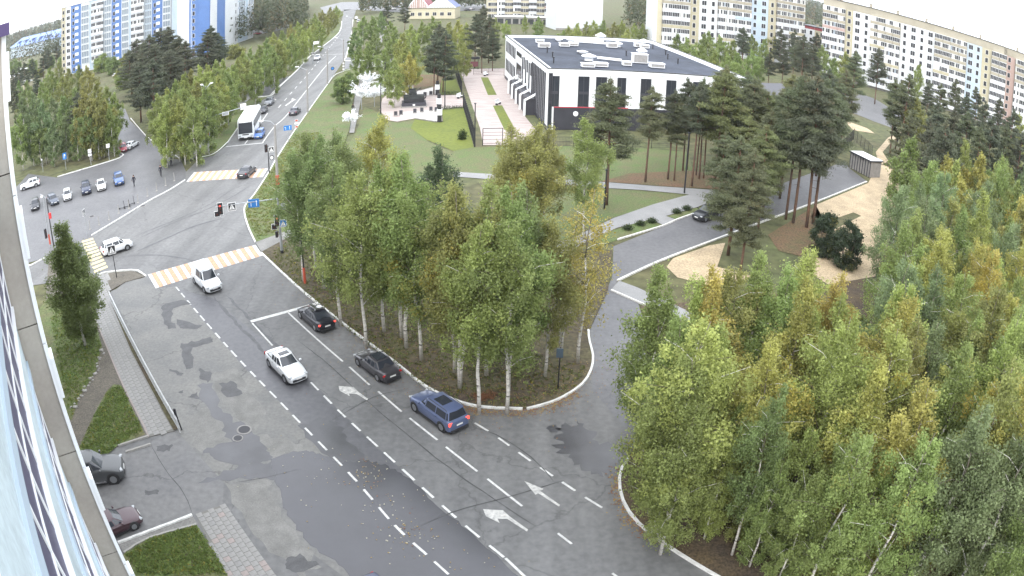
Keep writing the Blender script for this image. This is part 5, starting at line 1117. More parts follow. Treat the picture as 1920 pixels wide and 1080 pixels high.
# ---------------------------------------------------------------- the near block on which the camera hangs
def near_block():
    root = thing('near_block', 'tall grey panel block at the left edge with white balconies and a projecting wall', 'building', un(12.4,-.5)); off = -root.location
    def rl(o): o.location = off; return o
    def bx(b, s0, s1, o0, o1, z0, z1, mt):
        p = [un(s0,o0), un(s1,o0), un(s1,o1), un(s0,o1)]
        fs = [(3,2,1,0),(4,5,6,7),(0,1,5,4),(1,2,6,5),(2,3,7,6),(3,0,4,7)]
        if (p[1]-p[0]).cross(p[2]-p[1]).z < 0: fs = [tuple(reversed(f)) for f in fs]
        b.add([(v.x,v.y,z0) for v in p]+[(v.x,v.y,z1) for v in p], fs, mt)
    top = 28.05; fz = [25.55-2.79*k for k in range(-1,10)]      # joints of the wall
    E0, E1 = -.27, -2.2
    for k in range(len(fz)):
        z1 = top-.12 if k == 0 else fz[k]-.012; z0 = max(0, (fz[k+1] if k+1 < len(fz) else -3)+.012)
        if k == 0: z1 = top-.12; z0 = fz[1]+.012
        if z1 <= z0: continue
        b = MB(); bx(b, 12.42, 12.75, E0, E1, z0, z1, 'panel_grey'); rl(b.obj('wall_panel', root))
    b = MB(); bx(b, 12.5, 12.7, E0-.02, E1, 0, top-.13, 'panel_joint'); rl(b.obj('joint_filler', root))
    for k in range(10):
        z1 = top-.12-2.79*k; z0 = max(0, z1-2.77); b = MB(); bx(b, 12.38, 12.8, E0, E0+.085, z0, z1, 'white'); rl(b.obj('edge_flashing', root))
        b = MB(); bx(b, 12.36, 12.82, E0+.085, E0+.15, z1-1.15, z1-.3, 'white'); rl(b.obj('edge_bracket', root))
    b = MB(); bx(b, 12.2, 13.0, E0+.16, E1, top-.12, top+.10, 'purple'); bx(b, 12.3, 12.9, E0-.05, E1, top+.1, top+.18, 'purple'); rl(b.obj('wall_cap', root))
    b = MB(); p = un(12.6, -.5, top+.15); b.tube([p, p+Vector((-.02,.0,.42))], [.05,.03], 'purple', 6); q_ = p+Vector((0,0,.42)); b.tube([q_, q_+Vector((.06,.02,.12))], [.03,.02], 'purple', 6); rl(b.obj('roof_hook', root))
    # main facade behind
    b = MB(); bx(b, -1, 12.4, -1.9, -9, 0, top-.5, 'cream'); rl(b.obj('wall', root)); b = MB(); bx(b, 12.8, 60, -2.6, -12, 0, top-.6, 'panel_grey'); rl(b.obj('wall', root))
    # balconies, one per floor
    for k in range(9):
        z = 26.1-2.79*k                                   # top of parapet
        if z < 2: break
        zf = z-1.25
        b = MB(); bx(b, 2.2, 12.34, -.74, -.80, zf, z-.14, 'balcony_white'); o = rl(b.obj('parapet', root))
        s_ = MB(); bx(s_, 2.2, 12.36, -.70, -.86, z-.14, z-.06, 'white'); s_.obj('sill', o)
        b = MB(); bx(b, 2.2, 12.3, -.80, -1.9, zf-.12, zf, 'panel_grey'); rl(b.obj('floor_slab', root))
        b = MB(); bx(b, 2.2, 12.36, -.70, -.745, zf-.16, zf+.10, 'pale_blue'); rl(b.obj('drip_edge', root))
        if k == 0: continue
        g = MB(); bx(g, 2.4, 12.3, -.765, -.92, z-.06, z+1.38, 'glass_sky'); w = rl(g.obj('window', root)); f = MB()
        for s in [2.4+1.24*i for i in range(9)]: bx(f, s-.03, s+.03, -.74, -.762, z-.06, z+1.38, 'white')
        bx(f, 2.4, 12.3, -.74, -.764, z+1.33, z+1.42, 'white'); bx(f, 2.4, 12.3, -.742, -.763, z+.64, z+.68, 'white'); f.obj('frame', w)
    b = MB(); a0 = un(3.4,-.60,24.05); c0 = un(3.4,-.60,23.6); b.tube([un(3.4,-.70,24.2), un(3.4,-.56,24.2), un(3.5,-.52,24.0)], .012, 'dark_metal', 5); rl(b.obj('cable_hook', root))
M['balcony_white'] = mat('balcony_white', (.44,.52,.56), .5, 0, .16, .9, fine=.1)
near_block()
M['slate'] = mat('slate', (.06,.09,.12), .6)
# ================================================================ OBJECTS
# ---- vehicles
def loft(b, secs, mt, close=True):
    n = len(secs[0]); o = [tuple(p) for s in secs for p in s]; fs = []
    for i in range(len(secs)-1):
        for k in range(n): fs.append((i*n+k, i*n+(k+1)%n, (i+1)*n+(k+1)%n, (i+1)*n+k))
    if close: fs.append(tuple(range(n))[::-1]); fs.append(tuple((len(secs)-1)*n+k for k in range(n)))
    b.add(o, fs, mt)
CARS = {
 # L, W, H, belt, hood front, hood rear, windscreen base x, roof front x, roof rear x, rear glass base x, deck height, tyre radius  (x forward)
 'sedan': dict(L=4.6,W=1.8,H=1.46,belt=.92,hf=.70,hw=.95,xw=.95,xr=.25,xb=-1.0,xd=-1.65,deck=1.02,tr=.33),
 'liftback': dict(L=4.7,W=1.83,H=1.47,belt=.95,hf=.72,hw=.97,xw=1.0,xr=.3,xb=-.85,xd=-1.95,deck=1.06,tr=.34),
 'hatch': dict(L=4.1,W=1.72,H=1.52,belt=.95,hf=.75,hw=1.0,xw=1.05,xr=.4,xb=-1.55,xd=-1.95,deck=1.0,tr=.31),
 'suv': dict(L=4.6,W=1.88,H=1.70,belt=1.08,hf=.90,hw=1.14,xw=.95,xr=.25,xb=-1.65,xd=-2.12,deck=1.12,tr=.37),
 'suv_big': dict(L=4.9,W=1.95,H=1.80,belt=1.14,hf=.98,hw=1.2,xw=1.15,xr=.45,xb=-2.05,xd=-2.32,deck=1.16,tr=.40),
 'coupe_suv': dict(L=4.7,W=1.9,H=1.62,belt=1.05,hf=.86,hw=1.1,xw=1.0,xr=.2,xb=-.9,xd=-2.08,deck=1.16,tr=.37),
 'van': dict(L=4.3,W=1.78,H=1.80,belt=1.02,hf=.80,hw=1.05,xw=1.15,xr=.55,xb=-2.0,xd=-2.1,deck=1.1,tr=.31),
}
CAR_CACHE = {}
def bev(me, w, seg=2, angle=.5):
    bm = bmesh.new(); bm.from_mesh(me); bmesh.ops.remove_doubles(bm, verts=bm.verts, dist=1e-5); bmesh.ops.recalc_face_normals(bm, faces=bm.faces)
    es = [e for e in bm.edges if len(e.link_faces) == 2 and e.calc_face_angle(0) > angle]
    bmesh.ops.bevel(bm, geom=es, offset=w, segments=seg, affect='EDGES', profile=.6); bm.to_mesh(me); bm.free()
    me.polygons.foreach_set('use_smooth', [True]*len(me.polygons)); return me
def subd(me, lv=2):
    o = bpy.data.objects.new('tmp', me); COL.objects.link(o); md = o.modifiers.new('s','SUBSURF'); md.levels = md.render_levels = lv
    dg = bpy.context.evaluated_depsgraph_get(); m2 = bpy.data.meshes.new_from_object(o.evaluated_get(dg)); bpy.data.objects.remove(o)
    m2.polygons.foreach_set('use_smooth', [True]*len(m2.polygons)); return m2
def car_parts(kind):
    if kind in CAR_CACHE: return CAR_CACHE[kind]
    c = CARS[kind]; L, W, H = c['L'], c['W'], c['H']; w = W/2; P = []; zb = .22 if 'suv' in kind else .19
    xs = [(L/2,.62,c['hf']-.28,.05),(L/2-.02,.80,c['hf']-.12,.0),(L/2-.22,.93,c['hf'],0),(L/2-.7,.985,c['hf']+.5*(c['hw']-c['hf']),0),(c['xw']+.05,1.,c['hw'],0),(0,1.0,c['belt']+.02,0),(c['xb'],1.0,c['belt']+.05,0),(c['xd'],.99,c['deck'],0),(-L/2+.16,.93,c['deck']-.02 if c['xd'] > -L/2+.35 else c['deck']-.05,0),(-L/2+.01,.84,c['deck']-.16,0),(-L/2,.70,c['deck']-.40,.05)]
    secs = []
    for x, f, zt, lift in xs:
        y = w*f; zl = zb+lift; zm = zl+(zt-zl)*.55
        half = [(0,zt+.02),(y*.62,zt+.008),(y*.88,zt-.035),(y*.97,zt-.14),(y*1.0,zm),(y*.985,zl+.14),(y*.93,zl)]
        ring = [(x,-a,z) for a, z in half[::-1]] + [(x,a,z) for a, z in half[1:]]
        secs.append(ring)
    b = MB(); loft(b, secs, 'paintwork'); me = subd(b.mesh('body'), 2); P.append(('body', me, None, True))
    # cabin
    bz, rz_ = c['belt']-.02, H; yb, yr = w*.93, w*.73
    base = [(c['xw'],0),(c['xw']-.12,yb*.86),(c['xr']-.1,yb),(c['xb'],yb),(c['xd']+.08,yb*.92),(c['xd'],0)]
    top = [(c['xr'],0),(c['xr']-.06,yr*.88),(c['xr']-.28,yr),(c['xb']+.12,yr),(c['xb']-.02,yr*.9),(c['xb']-.06,0)]
    def ringof(pts, z, dz): 
        r_ = [(x,y,z+(dz if 0 else 0)) for x, y in pts]; return r_ + [(x,-y,z) for x, y in pts[-2:0:-1]]
    ba = ringof(base, bz, 0); to = ringof(top, rz_-.05, 0); mid = [(0.5*(x)+.5*((c['xr']+c['xb'])/2),y*.55,rz_) for x, y, z in to]
    b = MB(); n = len(ba); b.add(ba+to+mid, [(k,(k+1)%n,n+(k+1)%n,n+k) for k in range(n)]+[(n+k,n+(k+1)%n,2*n+(k+1)%n,2*n+k) for k in range(n)]+[tuple(2*n+k for k in range(n))], 'paintwork')
    P.append(('cabin', bev(b.mesh('cabin'), .03, 2, .25), None, True))
    def pane(name, q_, inset=.06, off=.012):
        q_ = [Vector(v) for v in q_]; ctr = sum(q_, Vector())/len(q_); nn = (q_[1]-q_[0]).cross(q_[2]-q_[1]).normalized()
        if nn.dot(ctr-Vector(((c['xw']+c['xd'])/2,0,(bz+rz_)/2-.3))) < 0: nn = -nn; q_ = q_[::-1]
        vs = [v+(ctr-v).normalized()*inset+nn*off for v in q_]; m = MB(); m.add(vs, [tuple(range(len(vs)))], 'glass'); P.append((name, m.mesh(name), None, False))
    pane('windscreen', [ba[1], to[1], to[0], to[-1], ba[-1], ba[0]], .07, .02)
    i5 = 4; pane('rear_window', [ba[i5], to[i5], to[i5+1], to[i5+2], ba[i5+2], ba[i5+1]], .07, .02)
    for s in (1,-1):
        def S(x, z):
            t = (z-bz)/(rz_-.05-bz); return (x, s*(yb+(yr-yb)*t), z)
        z0, z1 = bz+.07, rz_-.13
        def xf(z): t = (z-bz)/(rz_-.05-bz); return (c['xr']-.1)+((c['xr']-.28)-(c['xr']-.1))*t
        def xb_(z): t = (z-bz)/(rz_-.05-bz); return c['xb']+.12*t
        xm = (c['xr']-.2+c['xb'])*.5+.05
        fx = c['xw']-.15
        pane('side_window', [S(xf(z0)-.02,z0), S(xf(z1),z1), S(xm+.04,z1), S(xm+.04,z0)], .01, .01)
        if kind != 'van': pane('side_window', [S(xm-.04,z0), S(xm-.04,z1), S(xb_(z1)+.02,z1), S(xb_(z0)+.05,z0)], .01, .01)
        pane('quarter_window', [Vector(ba[1 if s>0 else -1]), Vector(to[1 if s>0 else -1]), Vector(to[2 if s>0 else -2]), Vector(ba[2 if s>0 else -2])], .09, .012)
        if kind != 'van': pane('quarter_window', [Vector(ba[3 if s>0 else -3]), Vector(to[3 if s>0 else -3]), Vector(to[4 if s>0 else -4]), Vector(ba[4 if s>0 else -4])], .10, .012)
        m = MB(); m.box((c['xw']-.28, s*(w+.08), c['belt']+.08),(.14,.2,.13),'paintwork'); P.append(('mirror', bev(m.mesh('mirror'),.03), None, True))
        m = MB(); m.box((L/2-.16, s*w*.70, c['hf']-.11),(.20,.36,.12),'head', rz=-s*.42); P.append(('headlight', bev(m.mesh('headlight'),.03), None, True))
        hh = .2 if 'sedan' in kind or 'lift' in kind else .34
        m = MB(); m.box((-L/2+.085, s*w*.76, c['deck']-.24),(.13,.34,hh*.7),'tail', rz=s*.28); P.append(('tail_light', bev(m.mesh('tail_light'),.025), None, True))
        m = MB(); m.bbox((L/2-1.35,s*(w-.03),zb-.02),(-L/2+1.35,s*(w+.012),zb+.12),'trim'); P.append(('sill', m.mesh('sill'), None, False))
        m = MB(); m.box(((c['xr']+c['xm'] if 0 else xm)-.15, s*(w+.006), c['belt']-.12),(.16,.015,.025),'trim'); P.append(('door_handle', m.mesh('door_handle'), None, False)); m = MB(); m.box((xm-.95, s*(w+.006), c['belt']-.12),(.16,.015,.025),'trim'); P.append(('door_handle', m.mesh('door_handle'), None, False))
    m = MB(); m.box((L/2+.004,0,zb+.22),(.03,W*.62,.2),'trim'); m.box((L/2+.012,0,zb+.34),(.03,.5,.11),'plate'); P.append(('front_grille', m.mesh('front_grille'), None, False))
    m = MB(); m.box((-L/2-.005,0,zb+.10),(.06,W*.80,.24),'trim'); P.append(('rear_bumper', bev(m.mesh('rear_bumper'),.02), None, False))
    m = MB(); m.box((-L/2-.02,0,c['deck']-.42),(.02,.52,.12),'plate'); P.append(('number_plate', m.mesh('number_plate'), None, False))
    m = MB(); m.bbox((-L/2+.35,-w*.86,.10),(L/2-.35,w*.86,.32),'trim'); P.append(('underbody_shade', m.mesh('underbody_shade'), None, False))  # low dark chassis box, added to deepen the contact shade under the car
    tr = c['tr']; ax = (L/2-.86, -L/2+.88); arch = MB(); wheel = MB(); rim = MB()
    wheel.tube([(0,-.11,0),(0,-.09,0),(0,.09,0),(0,.11,0)], [tr*.9,tr,tr,tr*.9], 'rubber', 20); rim.tube([(0,-.115,0),(0,.115,0)], tr*.64, 'rim', 16)
    for k in range(5): a = k*2*math.pi/5; rim.box((math.cos(a)*tr*.32,0,math.sin(a)*tr*.32),(tr*.5,.24,.05),'trim') if 0 else None
    for i in range(2):
        for s in (1,-1): arch = MB(); arch.tube([(ax[i],s*(w-.22),tr),(ax[i],s*(w+.004),tr)], tr+.065, 'trim', 20); P.append(('wheel_arch', arch.mesh('wheel_arch'), None, False))
    wm, rm = wheel.mesh('tyre', True), rim.mesh('rim')
    CAR_CACHE[kind] = (P, ax, wm, rm); return CAR_CACHE[kind]
def car(kind, pos, yaw, col, label, cat='car', extras='', name='car', group=None, braking=False, sc_=.91):
    c = CARS[kind]; P, ax, wm, rm = car_parts(kind); t = thing(name, label, cat, pos, yaw, group); t.scale = (sc_,)*3
    for nm, me, _, _ in P:
        o = link(nm, me, t); o.color = (*col, 1)
        if nm == 'tail_light' and braking: o.material_slots[0].link = 'OBJECT'; o.material_slots[0].material = M['lamp_red']
    for i in range(2):
        for s in (1,-1):
            w_ = link('wheel', None, t, loc=(ax[i], s*(c['W']/2-.10), c['tr'])); link('tyre', wm, w_); link('rim', rm, w_)
    H, W = c['H'], c['W']; xc = (c['xr']+c['xb'])/2
    if 'sunroof' in extras:
        m = MB(); l = abs(c['xr']-c['xb'])*(.72 if 'panorama' in extras else .42); m.box((xc+.15 if 'panorama' not in extras else xc-.0,0,H+.004),(l,W*.46,.02),'glass'); m.obj('sunroof', t)
    if 'darkroof' in extras:
        m = MB(); m.box((xc,0,H+.003),(abs(c['xr']-c['xb'])*.86,W*.52,.018),'glass'); m.obj('glass_roof', t)
    if 'rails' in extras:
        for s in (1,-1): m = MB(); m.tube([(c['xr']-.3,s*W*.36,H-.02),(c['xr']-.4,s*W*.36,H+.05),(c['xb']+.2,s*W*.36,H+.05),(c['xb']+.1,s*W*.36,H-.02)], .022, 'trim', 6); m.obj('roof_rail', t)
    if 'rack' in extras:
        for x in (.0,-.75): m = MB(); m.box((x,0,H+.09),(.07,W*.72,.03),'chrome'); m.box((x,W*.34,H+.03),(.05,.03,.12),'trim'); m.box((x,-W*.34,H+.03),(.05,.03,.12),'trim'); m.obj('roof_rack_bar', t)
        m = MB(); m.box((-.2,.2,H+.15),(1.3,.28,.08),'chrome'); m.tube([(-.4,-.25,H+.11),(-.4,-.25,H+.16)], .25, 'white', 12); m.obj('roof_load', t)
    if 'spoiler' in extras: m = MB(); m.box((c['xb']-.2,0,H-.03),(.3,W*.66,.04),'trim'); m.obj('spoiler', t)
    if 'steps' in extras:
        for s in (1,-1): m = MB(); m.bbox((-1.1,s*(W/2-.02),.36),(1.1,s*(W/2+.14),.41),'chrome'); m.obj('side_step', t)
    return t
YU = math.atan2(U.y, U.x)                  # heading away from the camera along the near road
def ctr(px): p = gp(*px); return (p.x, p.y, .01)
def yaw_px(rear, front): a, b_ = gp(*rear), gp(*front); return math.atan2(b_.y-a.y, b_.x-a.x)
WHT, BLK, DGR, BLU, SLV = (.74,.76,.78), (.016,.017,.026), (.055,.053,.06), (.10,.13,.235), (.07,.074,.078)
# near road
t = car('van', ctr((389,536)), YU+math.pi+.07, WHT, 'white delivery van driving off the zebra crossing', 'van', name='delivery_van', sc_=1.03)
m = MB(); m.bbox((-2.0,-.70,.0),(.35,.70,.05),'white'); m = MB(); m.box((-.75,0,1.80),(2.5,1.38,.10),'white'); me = bev(m.mesh('high_roof'), .045); link('high_roof', me, t)
car('liftback', ctr((593,604)), YU, BLK, 'black liftback with roof rack waiting first at the stop line', extras='rack', braking=True)
car('coupe_suv', ctr((538,697)), YU+math.pi+.02, WHT, 'white crossover with glass sunroof coming towards the camera', extras='sunroof')
car('sedan', ctr((707,694)), YU+.02, DGR, 'dark grey sedan with black roof between black liftback and blue estate', extras='darkroof', braking=False)
car('suv_big', ctr((822,782)), YU+.03, BLU, 'blue grey estate with brake lights on beside the curved kerb', extras='sunroof rails', braking=True, sc_=.89)
car('suv_big', (un(29.0,-.0).x-.0, 0, 0) if 0 else tuple(gp(176,897)), yaw_px((130,905),(240,888)), SLV, 'dark grey off-roader nosing out from behind the near block', extras='steps', sc_=1.04)
car('sedan', tuple(gp(214,994)), yaw_px((180,1012),(262,976)), (.05,.022,.03), 'dark maroon sedan parked in the driveway')
car('suv', tuple(gp(722,1150)), YU+math.pi, (.035,.045,.09), 'dark blue car whose roof just enters the bottom of the frame')
car('hatch', tuple(gp(316,1135)), yaw_px((280,1150),(350,1125)), (.02,.02,.025), 'black car barely visible at the bottom left edge')
car('hatch', ctr((220,471)), yaw_px((196,478),(243,462)), WHT, 'white hatchback leaving the left zebra crossing', sc_=1.)
car('liftback', ctr((463,328)), yaw_px((455,334),(476,316)), (.03,.03,.04), 'black liftback driving over the far zebra crossing', extras='sunroof')
car('hatch', ctr((487,257)), yaw_px((494,246),(482,263)), (.04,.13,.42), 'bright blue hatchback waiting beside the coach')
car('sedan', ctr((553,213)), yaw_px((546,220),(560,206)), (.06,.06,.08), 'dark grey sedan alone on the right far carriageway')
car('suv', ctr((505,196)), yaw_px((513,188),(499,203)), (.12,.13,.15), 'dark off-roader queuing behind the coach')
car('hatch', ctr((493,211)), yaw_px((500,203),(488,218)), (.02,.02,.03), 'black car squeezed right behind the coach')
car('suv', ctr((595,112)), yaw_px((603,105),(588,118)), WHT, 'white car far up the carriageway')
car('suv', ctr((668,36)), yaw_px((660,50),(664,36)), WHT, 'white car near the end of the carriageway'); car('van', ctr((672,42)), yaw_px((660,52),(665,40)), (.6,.62,.65), 'pale van next to the white car at the end of the carriageway', 'van')
# car park row
row = [((67,390),(.02,.022,.03),'hatch','black hatchback first from the left in the car park row'),((100,381),(.07,.085,.12),'hatch','grey blue hatchback second from the left in the car park row'),((127,372),(.62,.64,.66),'hatch','white hatchback third from the left in the car park row'),
       ((162,360),(.02,.03,.07),'suv','navy car in the middle of the car park row'),((190,353),(.7,.71,.7),'sedan','white sedan second from the right in the car park row'),((223,343),(.06,.12,.30),'suv','blue car at the right end of the car park row')]
for k, (px, col, kd, lab) in enumerate(row): car(kd, ctr(px), yaw_px((86,352),(97,386)) + (.25 if k in (1,) else 0) - .1, col, lab, group='cars parked in a row on the apron')
car('suv', ctr((57,352)), yaw_px((78,344),(38,356)), WHT, 'white off-roader beside the woods at the left of the car park', extras='rails')
car('hatch', ctr((231,283)), yaw_px((226,272),(234,290)), (.28,.02,.04), 'red hatchback nosed against the kerb corner'); car('sedan', ctr((247,277)), yaw_px((243,281),(256,273)), WHT, 'white sedan behind the red hatchback')
car('suv', ctr((1325,409)), yaw_px((1352,398),(1306,412)), (.018,.02,.025), 'black off-roader under the broad shaggy pine')
# far car parks
fc = [(.7,.7,.7),(.03,.03,.04),(.12,.13,.14),(.03,.03,.12),(.6,.6,.62),(.25,.02,.03),(.05,.05,.06)]
fl = {0:'white',1:'black',2:'grey',3:'dark blue',4:'silver',5:'red',6:'black'}
k = 0
for px in [(350,108),(362,104),(374,101),(386,96),(397,92),(408,88),(418,84),(420,76),(430,78),(430,70),(440,73),(441,65),(452,67),(452,60),(464,62),(466,55),(474,53),(486,53),(496,52),(508,51),(518,46),(540,51),(483,65),(514,49)]:
    col = fc[(k*5+k//3)%7]; cn = fl[(k*5+k//3)%7]; car(('suv','sedan','hatch')[k%3], ctr(px), .6+.4*((k*7)%5)/5, col, '%s car in the crowded car park by the tower' % cn, group='cars parked below the tower'); k += 1
for j, px in enumerate([(736,18),(742,14),(820,-2),(852,16),(858,12),(876,20),(885,18),(925,36),(940,35),(590,62),(1055,-3)]): 
    car(('suv','van','sedan')[j%3], ctr(px), .2*j, fc[(j*3)%7], '%s car parked along the distant cross street' % fl[(j*3)%7], group='cars on the distant street')
for j, (px, cn, col) in enumerate([((72,137),'white',(.7,.7,.7)),((76,132),'silver',(.5,.5,.52)),((220,143),'white',(.7,.7,.7)),((245,118),'silver',(.5,.5,.5))]):
    car('hatch', ctr(px), .8, col, '%s car glimpsed through the trees behind the left woods, %s' % (cn, ('first from the left','second from the left','beside the clump of dark pines','nearest the blue striped block')[j]))
# coach
def coach(pos, yaw):
    t = thing('coach', 'white touring coach waiting at the far stop line', 'bus', pos, yaw); t.scale = (1.05,1.15,1.05); L, W, H = 11.8, 2.5, 3.55
    b = MB(); secs = []
    for x, i, zt in ((L/2,.12,H-.55),(L/2-.25,.03,H-.12),(L/2-.9,0,H),(-L/2+.4,0,H),(-L/2,.08,H-.25)):
        y = W/2-i; secs.append([(x,-y,.35),(x,-y,zt-.25),(x,-y+.22,zt),(x,y-.22,zt),(x,y,zt-.25),(x,y,.35)])
    loft(b, secs, 'white'); link('body', bev(b.mesh('body'), .05, 2, .3), t)
    b = MB(); b.add([(L/2+.015,-W/2+.16,1.15),(L/2+.015,W/2-.16,1.15),(L/2+.01,W/2-.18,H-.62),(L/2+.01,-W/2+.18,H-.62)], [(0,1,2,3)], 'glass'); b.add([(L/2+.01,-W/2+.2,H-.60),(L/2+.01,W/2-.2,H-.60),(L/2-.2,W/2-.24,H-.20),(L/2-.2,-W/2+.24,H-.20)], [(0,1,2,3)], 'glass'); b.obj('windscreen', t)
    for s in (1,-1):
        for k in range(7): x1 = L/2-.75-k*1.5; m = MB(); m.bbox((x1-1.42,s*(W/2-.01),1.75),(x1,s*(W/2+.012),H-.50),'glass'); m.obj('side_window', t)
        m = MB(); m.tube([(L/2-.1,s*(W/2-.1),H-.35),(L/2+.35,s*(W/2+.12),H-.55),(L/2+.38,s*(W/2+.14),H-1.1)], [.03,.03,.1], 'trim', 6); m.obj('mirror', t)
        m = MB(); m.box((L/2+.01,s*.95,.78),(.06,.4,.2),'head'); m.obj('headlight', t)
        for x in (L/2-2.4,-L/2+3.2,-L/2+1.9):
            w_ = link('wheel', None, t, loc=(x,s*(W/2-.14),.5)); m = MB(); m.tube([(0,-.15,0),(0,.16,0)], .5, 'rubber', 20); m.obj('tyre', w_); m = MB(); m.tube([(0,-.17,0),(0,.175,0)], .28, 'rim', 14); m.obj('rim', w_)
    m = MB(); m.box((L/2+.02,0,.45),(.06,W*.8,.2),'trim'); m.box((L/2+.03,0,.98),(.04,1.0,.16),'trim'); m.obj('front_bumper', t); m = MB(); m.box((L/2+.06,0,.5),(.02,.5,.12),'plate'); m.obj('number_plate', t)
    m = MB(); m.box((-.5,0,H+.03),(1.6,1.3,.12),'white'); m.obj('air_conditioner', t); m = MB(); m.box((-3.8,0,H+.02),(.8,.8,.1),'concrete'); m.obj('roof_hatch', t)
yw = yaw_px((492,207),(464,262)); cc = gp(462,262); coach((cc.x-math.cos(yw)*5.6, cc.y-math.sin(yw)*5.6, .01), yw)

# ---- posts, signs, lights.  every sign faces the way it faces in the photograph
def head(root, pos, rz, n=3, lit=None, back=True, h=.9):
    e = link('signal_head', None, root, loc=pos, rz=rz); m = MB(); m.box((0,0,0),(.22,.34,h),'black'); m.obj('housing', e)
    if back: m = MB(); m.box((.02,0,0),(.03,.62,h+.28),'sign_white'); m.box((.0,0,0),(.03,.52,h+.18),'black'); m.obj('backplate', e)
    for k in range(n):
        m = MB(); z = h/2-h*(k+.5)/n; m.tube([(-.12,0,z),(-.15,0,z)], .10, 'lamp_red' if lit == k else 'lens_off', 12); m.tube([(-.11,0,z+.09),(-.25,0,z+.10)], .03, 'black', 6); m.obj('lens', e)
    return e
def board(root, pos, rz, w, h, col, pict=None, frame='sign_white', name='sign_plate'):
    # plate faces local -x
    e = link(name, None, root, loc=pos, rz=rz); m = MB(); m.box((0,0,0),(.03,w,h),'galv'); m.box((-.02,0,0),(.012,w,h),frame); m.box((-.03,0,0),(.012,w*.84,h*.84),col); m.obj('plate', e)
    m = MB(); x = -.040
    def tri(a, b_, c_, mt): m.add([(x,*a),(x,*b_),(x,*c_)], [(0,1,2)], mt)
    if pict == 'ped':
        s = min(w,h)*.36; tri((-s,-s),(s,-s),(0,s),'sign_white'); x2 = x-.006
        for (a, b_, c_) in (((-.15*s,-.1*s),(.15*s,-.1*s),(0,.45*s)),((-.3*s,-.8*s),(-.05*s,-.1*s),(-.12*s,-.8*s)),((.15*s,-.8*s),(.05*s,-.1*s),(.32*s,-.8*s))): m.add([(x2,*a),(x2,*b_),(x2,*c_)], [(0,1,2)], 'black')
        m.add([(x2,.06*s*math.cos(q_)*1.6,.58*s+.1*s*math.sin(q_)) for q_ in [k*math.pi/4 for k in range(8)]], [tuple(range(8))], 'black')
        for k in range(3): m.add([(x2,-.5*s+.4*k*s,-.97*s),(x2,-.3*s+.4*k*s,-.97*s),(x2,-.25*s+.4*k*s,-.85*s),(x2,-.45*s+.4*k*s,-.85*s)], [(0,1,2,3)], 'black')
    if pict == 'lanes':
        for o in (-.25*w, .25*w): m.add([(x,o-.03,-.35*h),(x,o+.03,-.35*h),(x,o+.03,.15*h),(x,o-.03,.15*h)], [(0,1,2,3)], 'sign_white'); 
        tri((-.25*w-.09,.15*h),(-.25*w+.09,.15*h),(-.25*w,.38*h),'sign_white'); m.add([(x,.25*w,.12*h),(x,.25*w,.18*h),(x,.25*w+.1,.18*h),(x,.25*w+.1,.12*h)], [(0,1,2,3)], 'sign_white'); tri((.25*w+.10,.03*h),(.25*w+.10,.28*h),(.25*w+.19,.15*h),'sign_white')
    if pict == 'P': m.add([(x,.06,-.3*h),(x,.14,-.3*h),(x,.14,.3*h),(x,.06,.3*h)], [(0,1,2,3)], 'sign_white'); m.add([(x,-.14,0),(x,.06,0),(x,.06,.3*h),(x,-.14,.3*h)], [(0,1,2,3)], 'sign_white')
    if m.v: m.obj('pictogram', e, kind='stuff')
    return e
def disc(root, pos, rz, r, col, rimc='black'):
    e = link('round_plate', None, root, loc=pos, rz=rz); m = MB(); m.tube([(0,0,0),(-.03,0,0)], r, rimc, 20); m.tube([(-.03,0,0),(-.045,0,0)], r*.72, col, 20); m.obj('plate', e); return e
def post(root, h, r=.06, mt='galv', name='pole'): m = MB(); m.tube([(0,0,0),(0,0,h*.5),(0,0,h)], [r*1.25,r,r*.8], mt, 10); return m.obj(name, root)
def face(px):                        # yaw so that local -x looks to the camera from here
    p = gp(*px); return math.atan2(p.y, p.x)
# gantry by the grove
base = gp(529,476); fy = face((529,476)); t = thing('signal_gantry', 'grey signal gantry with long arm over the junction by the grove', 'traffic light', base, 0)
post(t, 5.9, .12)
tip = gp(404,388,5.6); arm = tip-base; m = MB(); m.tube([(0,0,5.75),(arm.x,arm.y,5.6)], .06, 'galv', 8); m.obj('arm', t)
def on_arm(px, z=5.6): p = gp(px[0], px[1], z); d = Vector((arm.x,arm.y)).normalized(); s = (Vector((p.x,p.y))-Vector((base.x,base.y))).dot(d); return (d.x*s, d.y*s, z)
q_ = on_arm((413,385)); head(t, (q_[0],q_[1],5.35), fy+.0, 3, 0, h=1.0); head(t, (q_[0]-.35,q_[1]-.1,4.85), fy, 1, None, h=.32)
q_ = on_arm((434,386)); board(t, (q_[0],q_[1],5.45), fy, .85, .85, 'black', 'ped')
q_ = on_arm((475,383)); board(t, (q_[0],q_[1],5.55), fy-.15, 1.15, .85, 'sign_blue', 'lanes', frame='sign_blue')
head(t, (-.15,-.25,3.55), fy, 3, 0, h=1.0); head(t, (-.5,-.25,2.95), fy, 1, None, h=.34); board(t, (.45,-.2,3.3), fy, .75,.75,'sign_blue','ped'); head(t, (-.28,-.3,2.2), fy+1.2, 2, None, back=False, h=.6)
disc(t, (.5,.1,4.9), fy+2.6, .35, 'sign_white','galv')
m = MB(); m.tube([(0,0,0),(0,0,.4)], .17, 'dark_metal', 10); m.obj('foot', t)
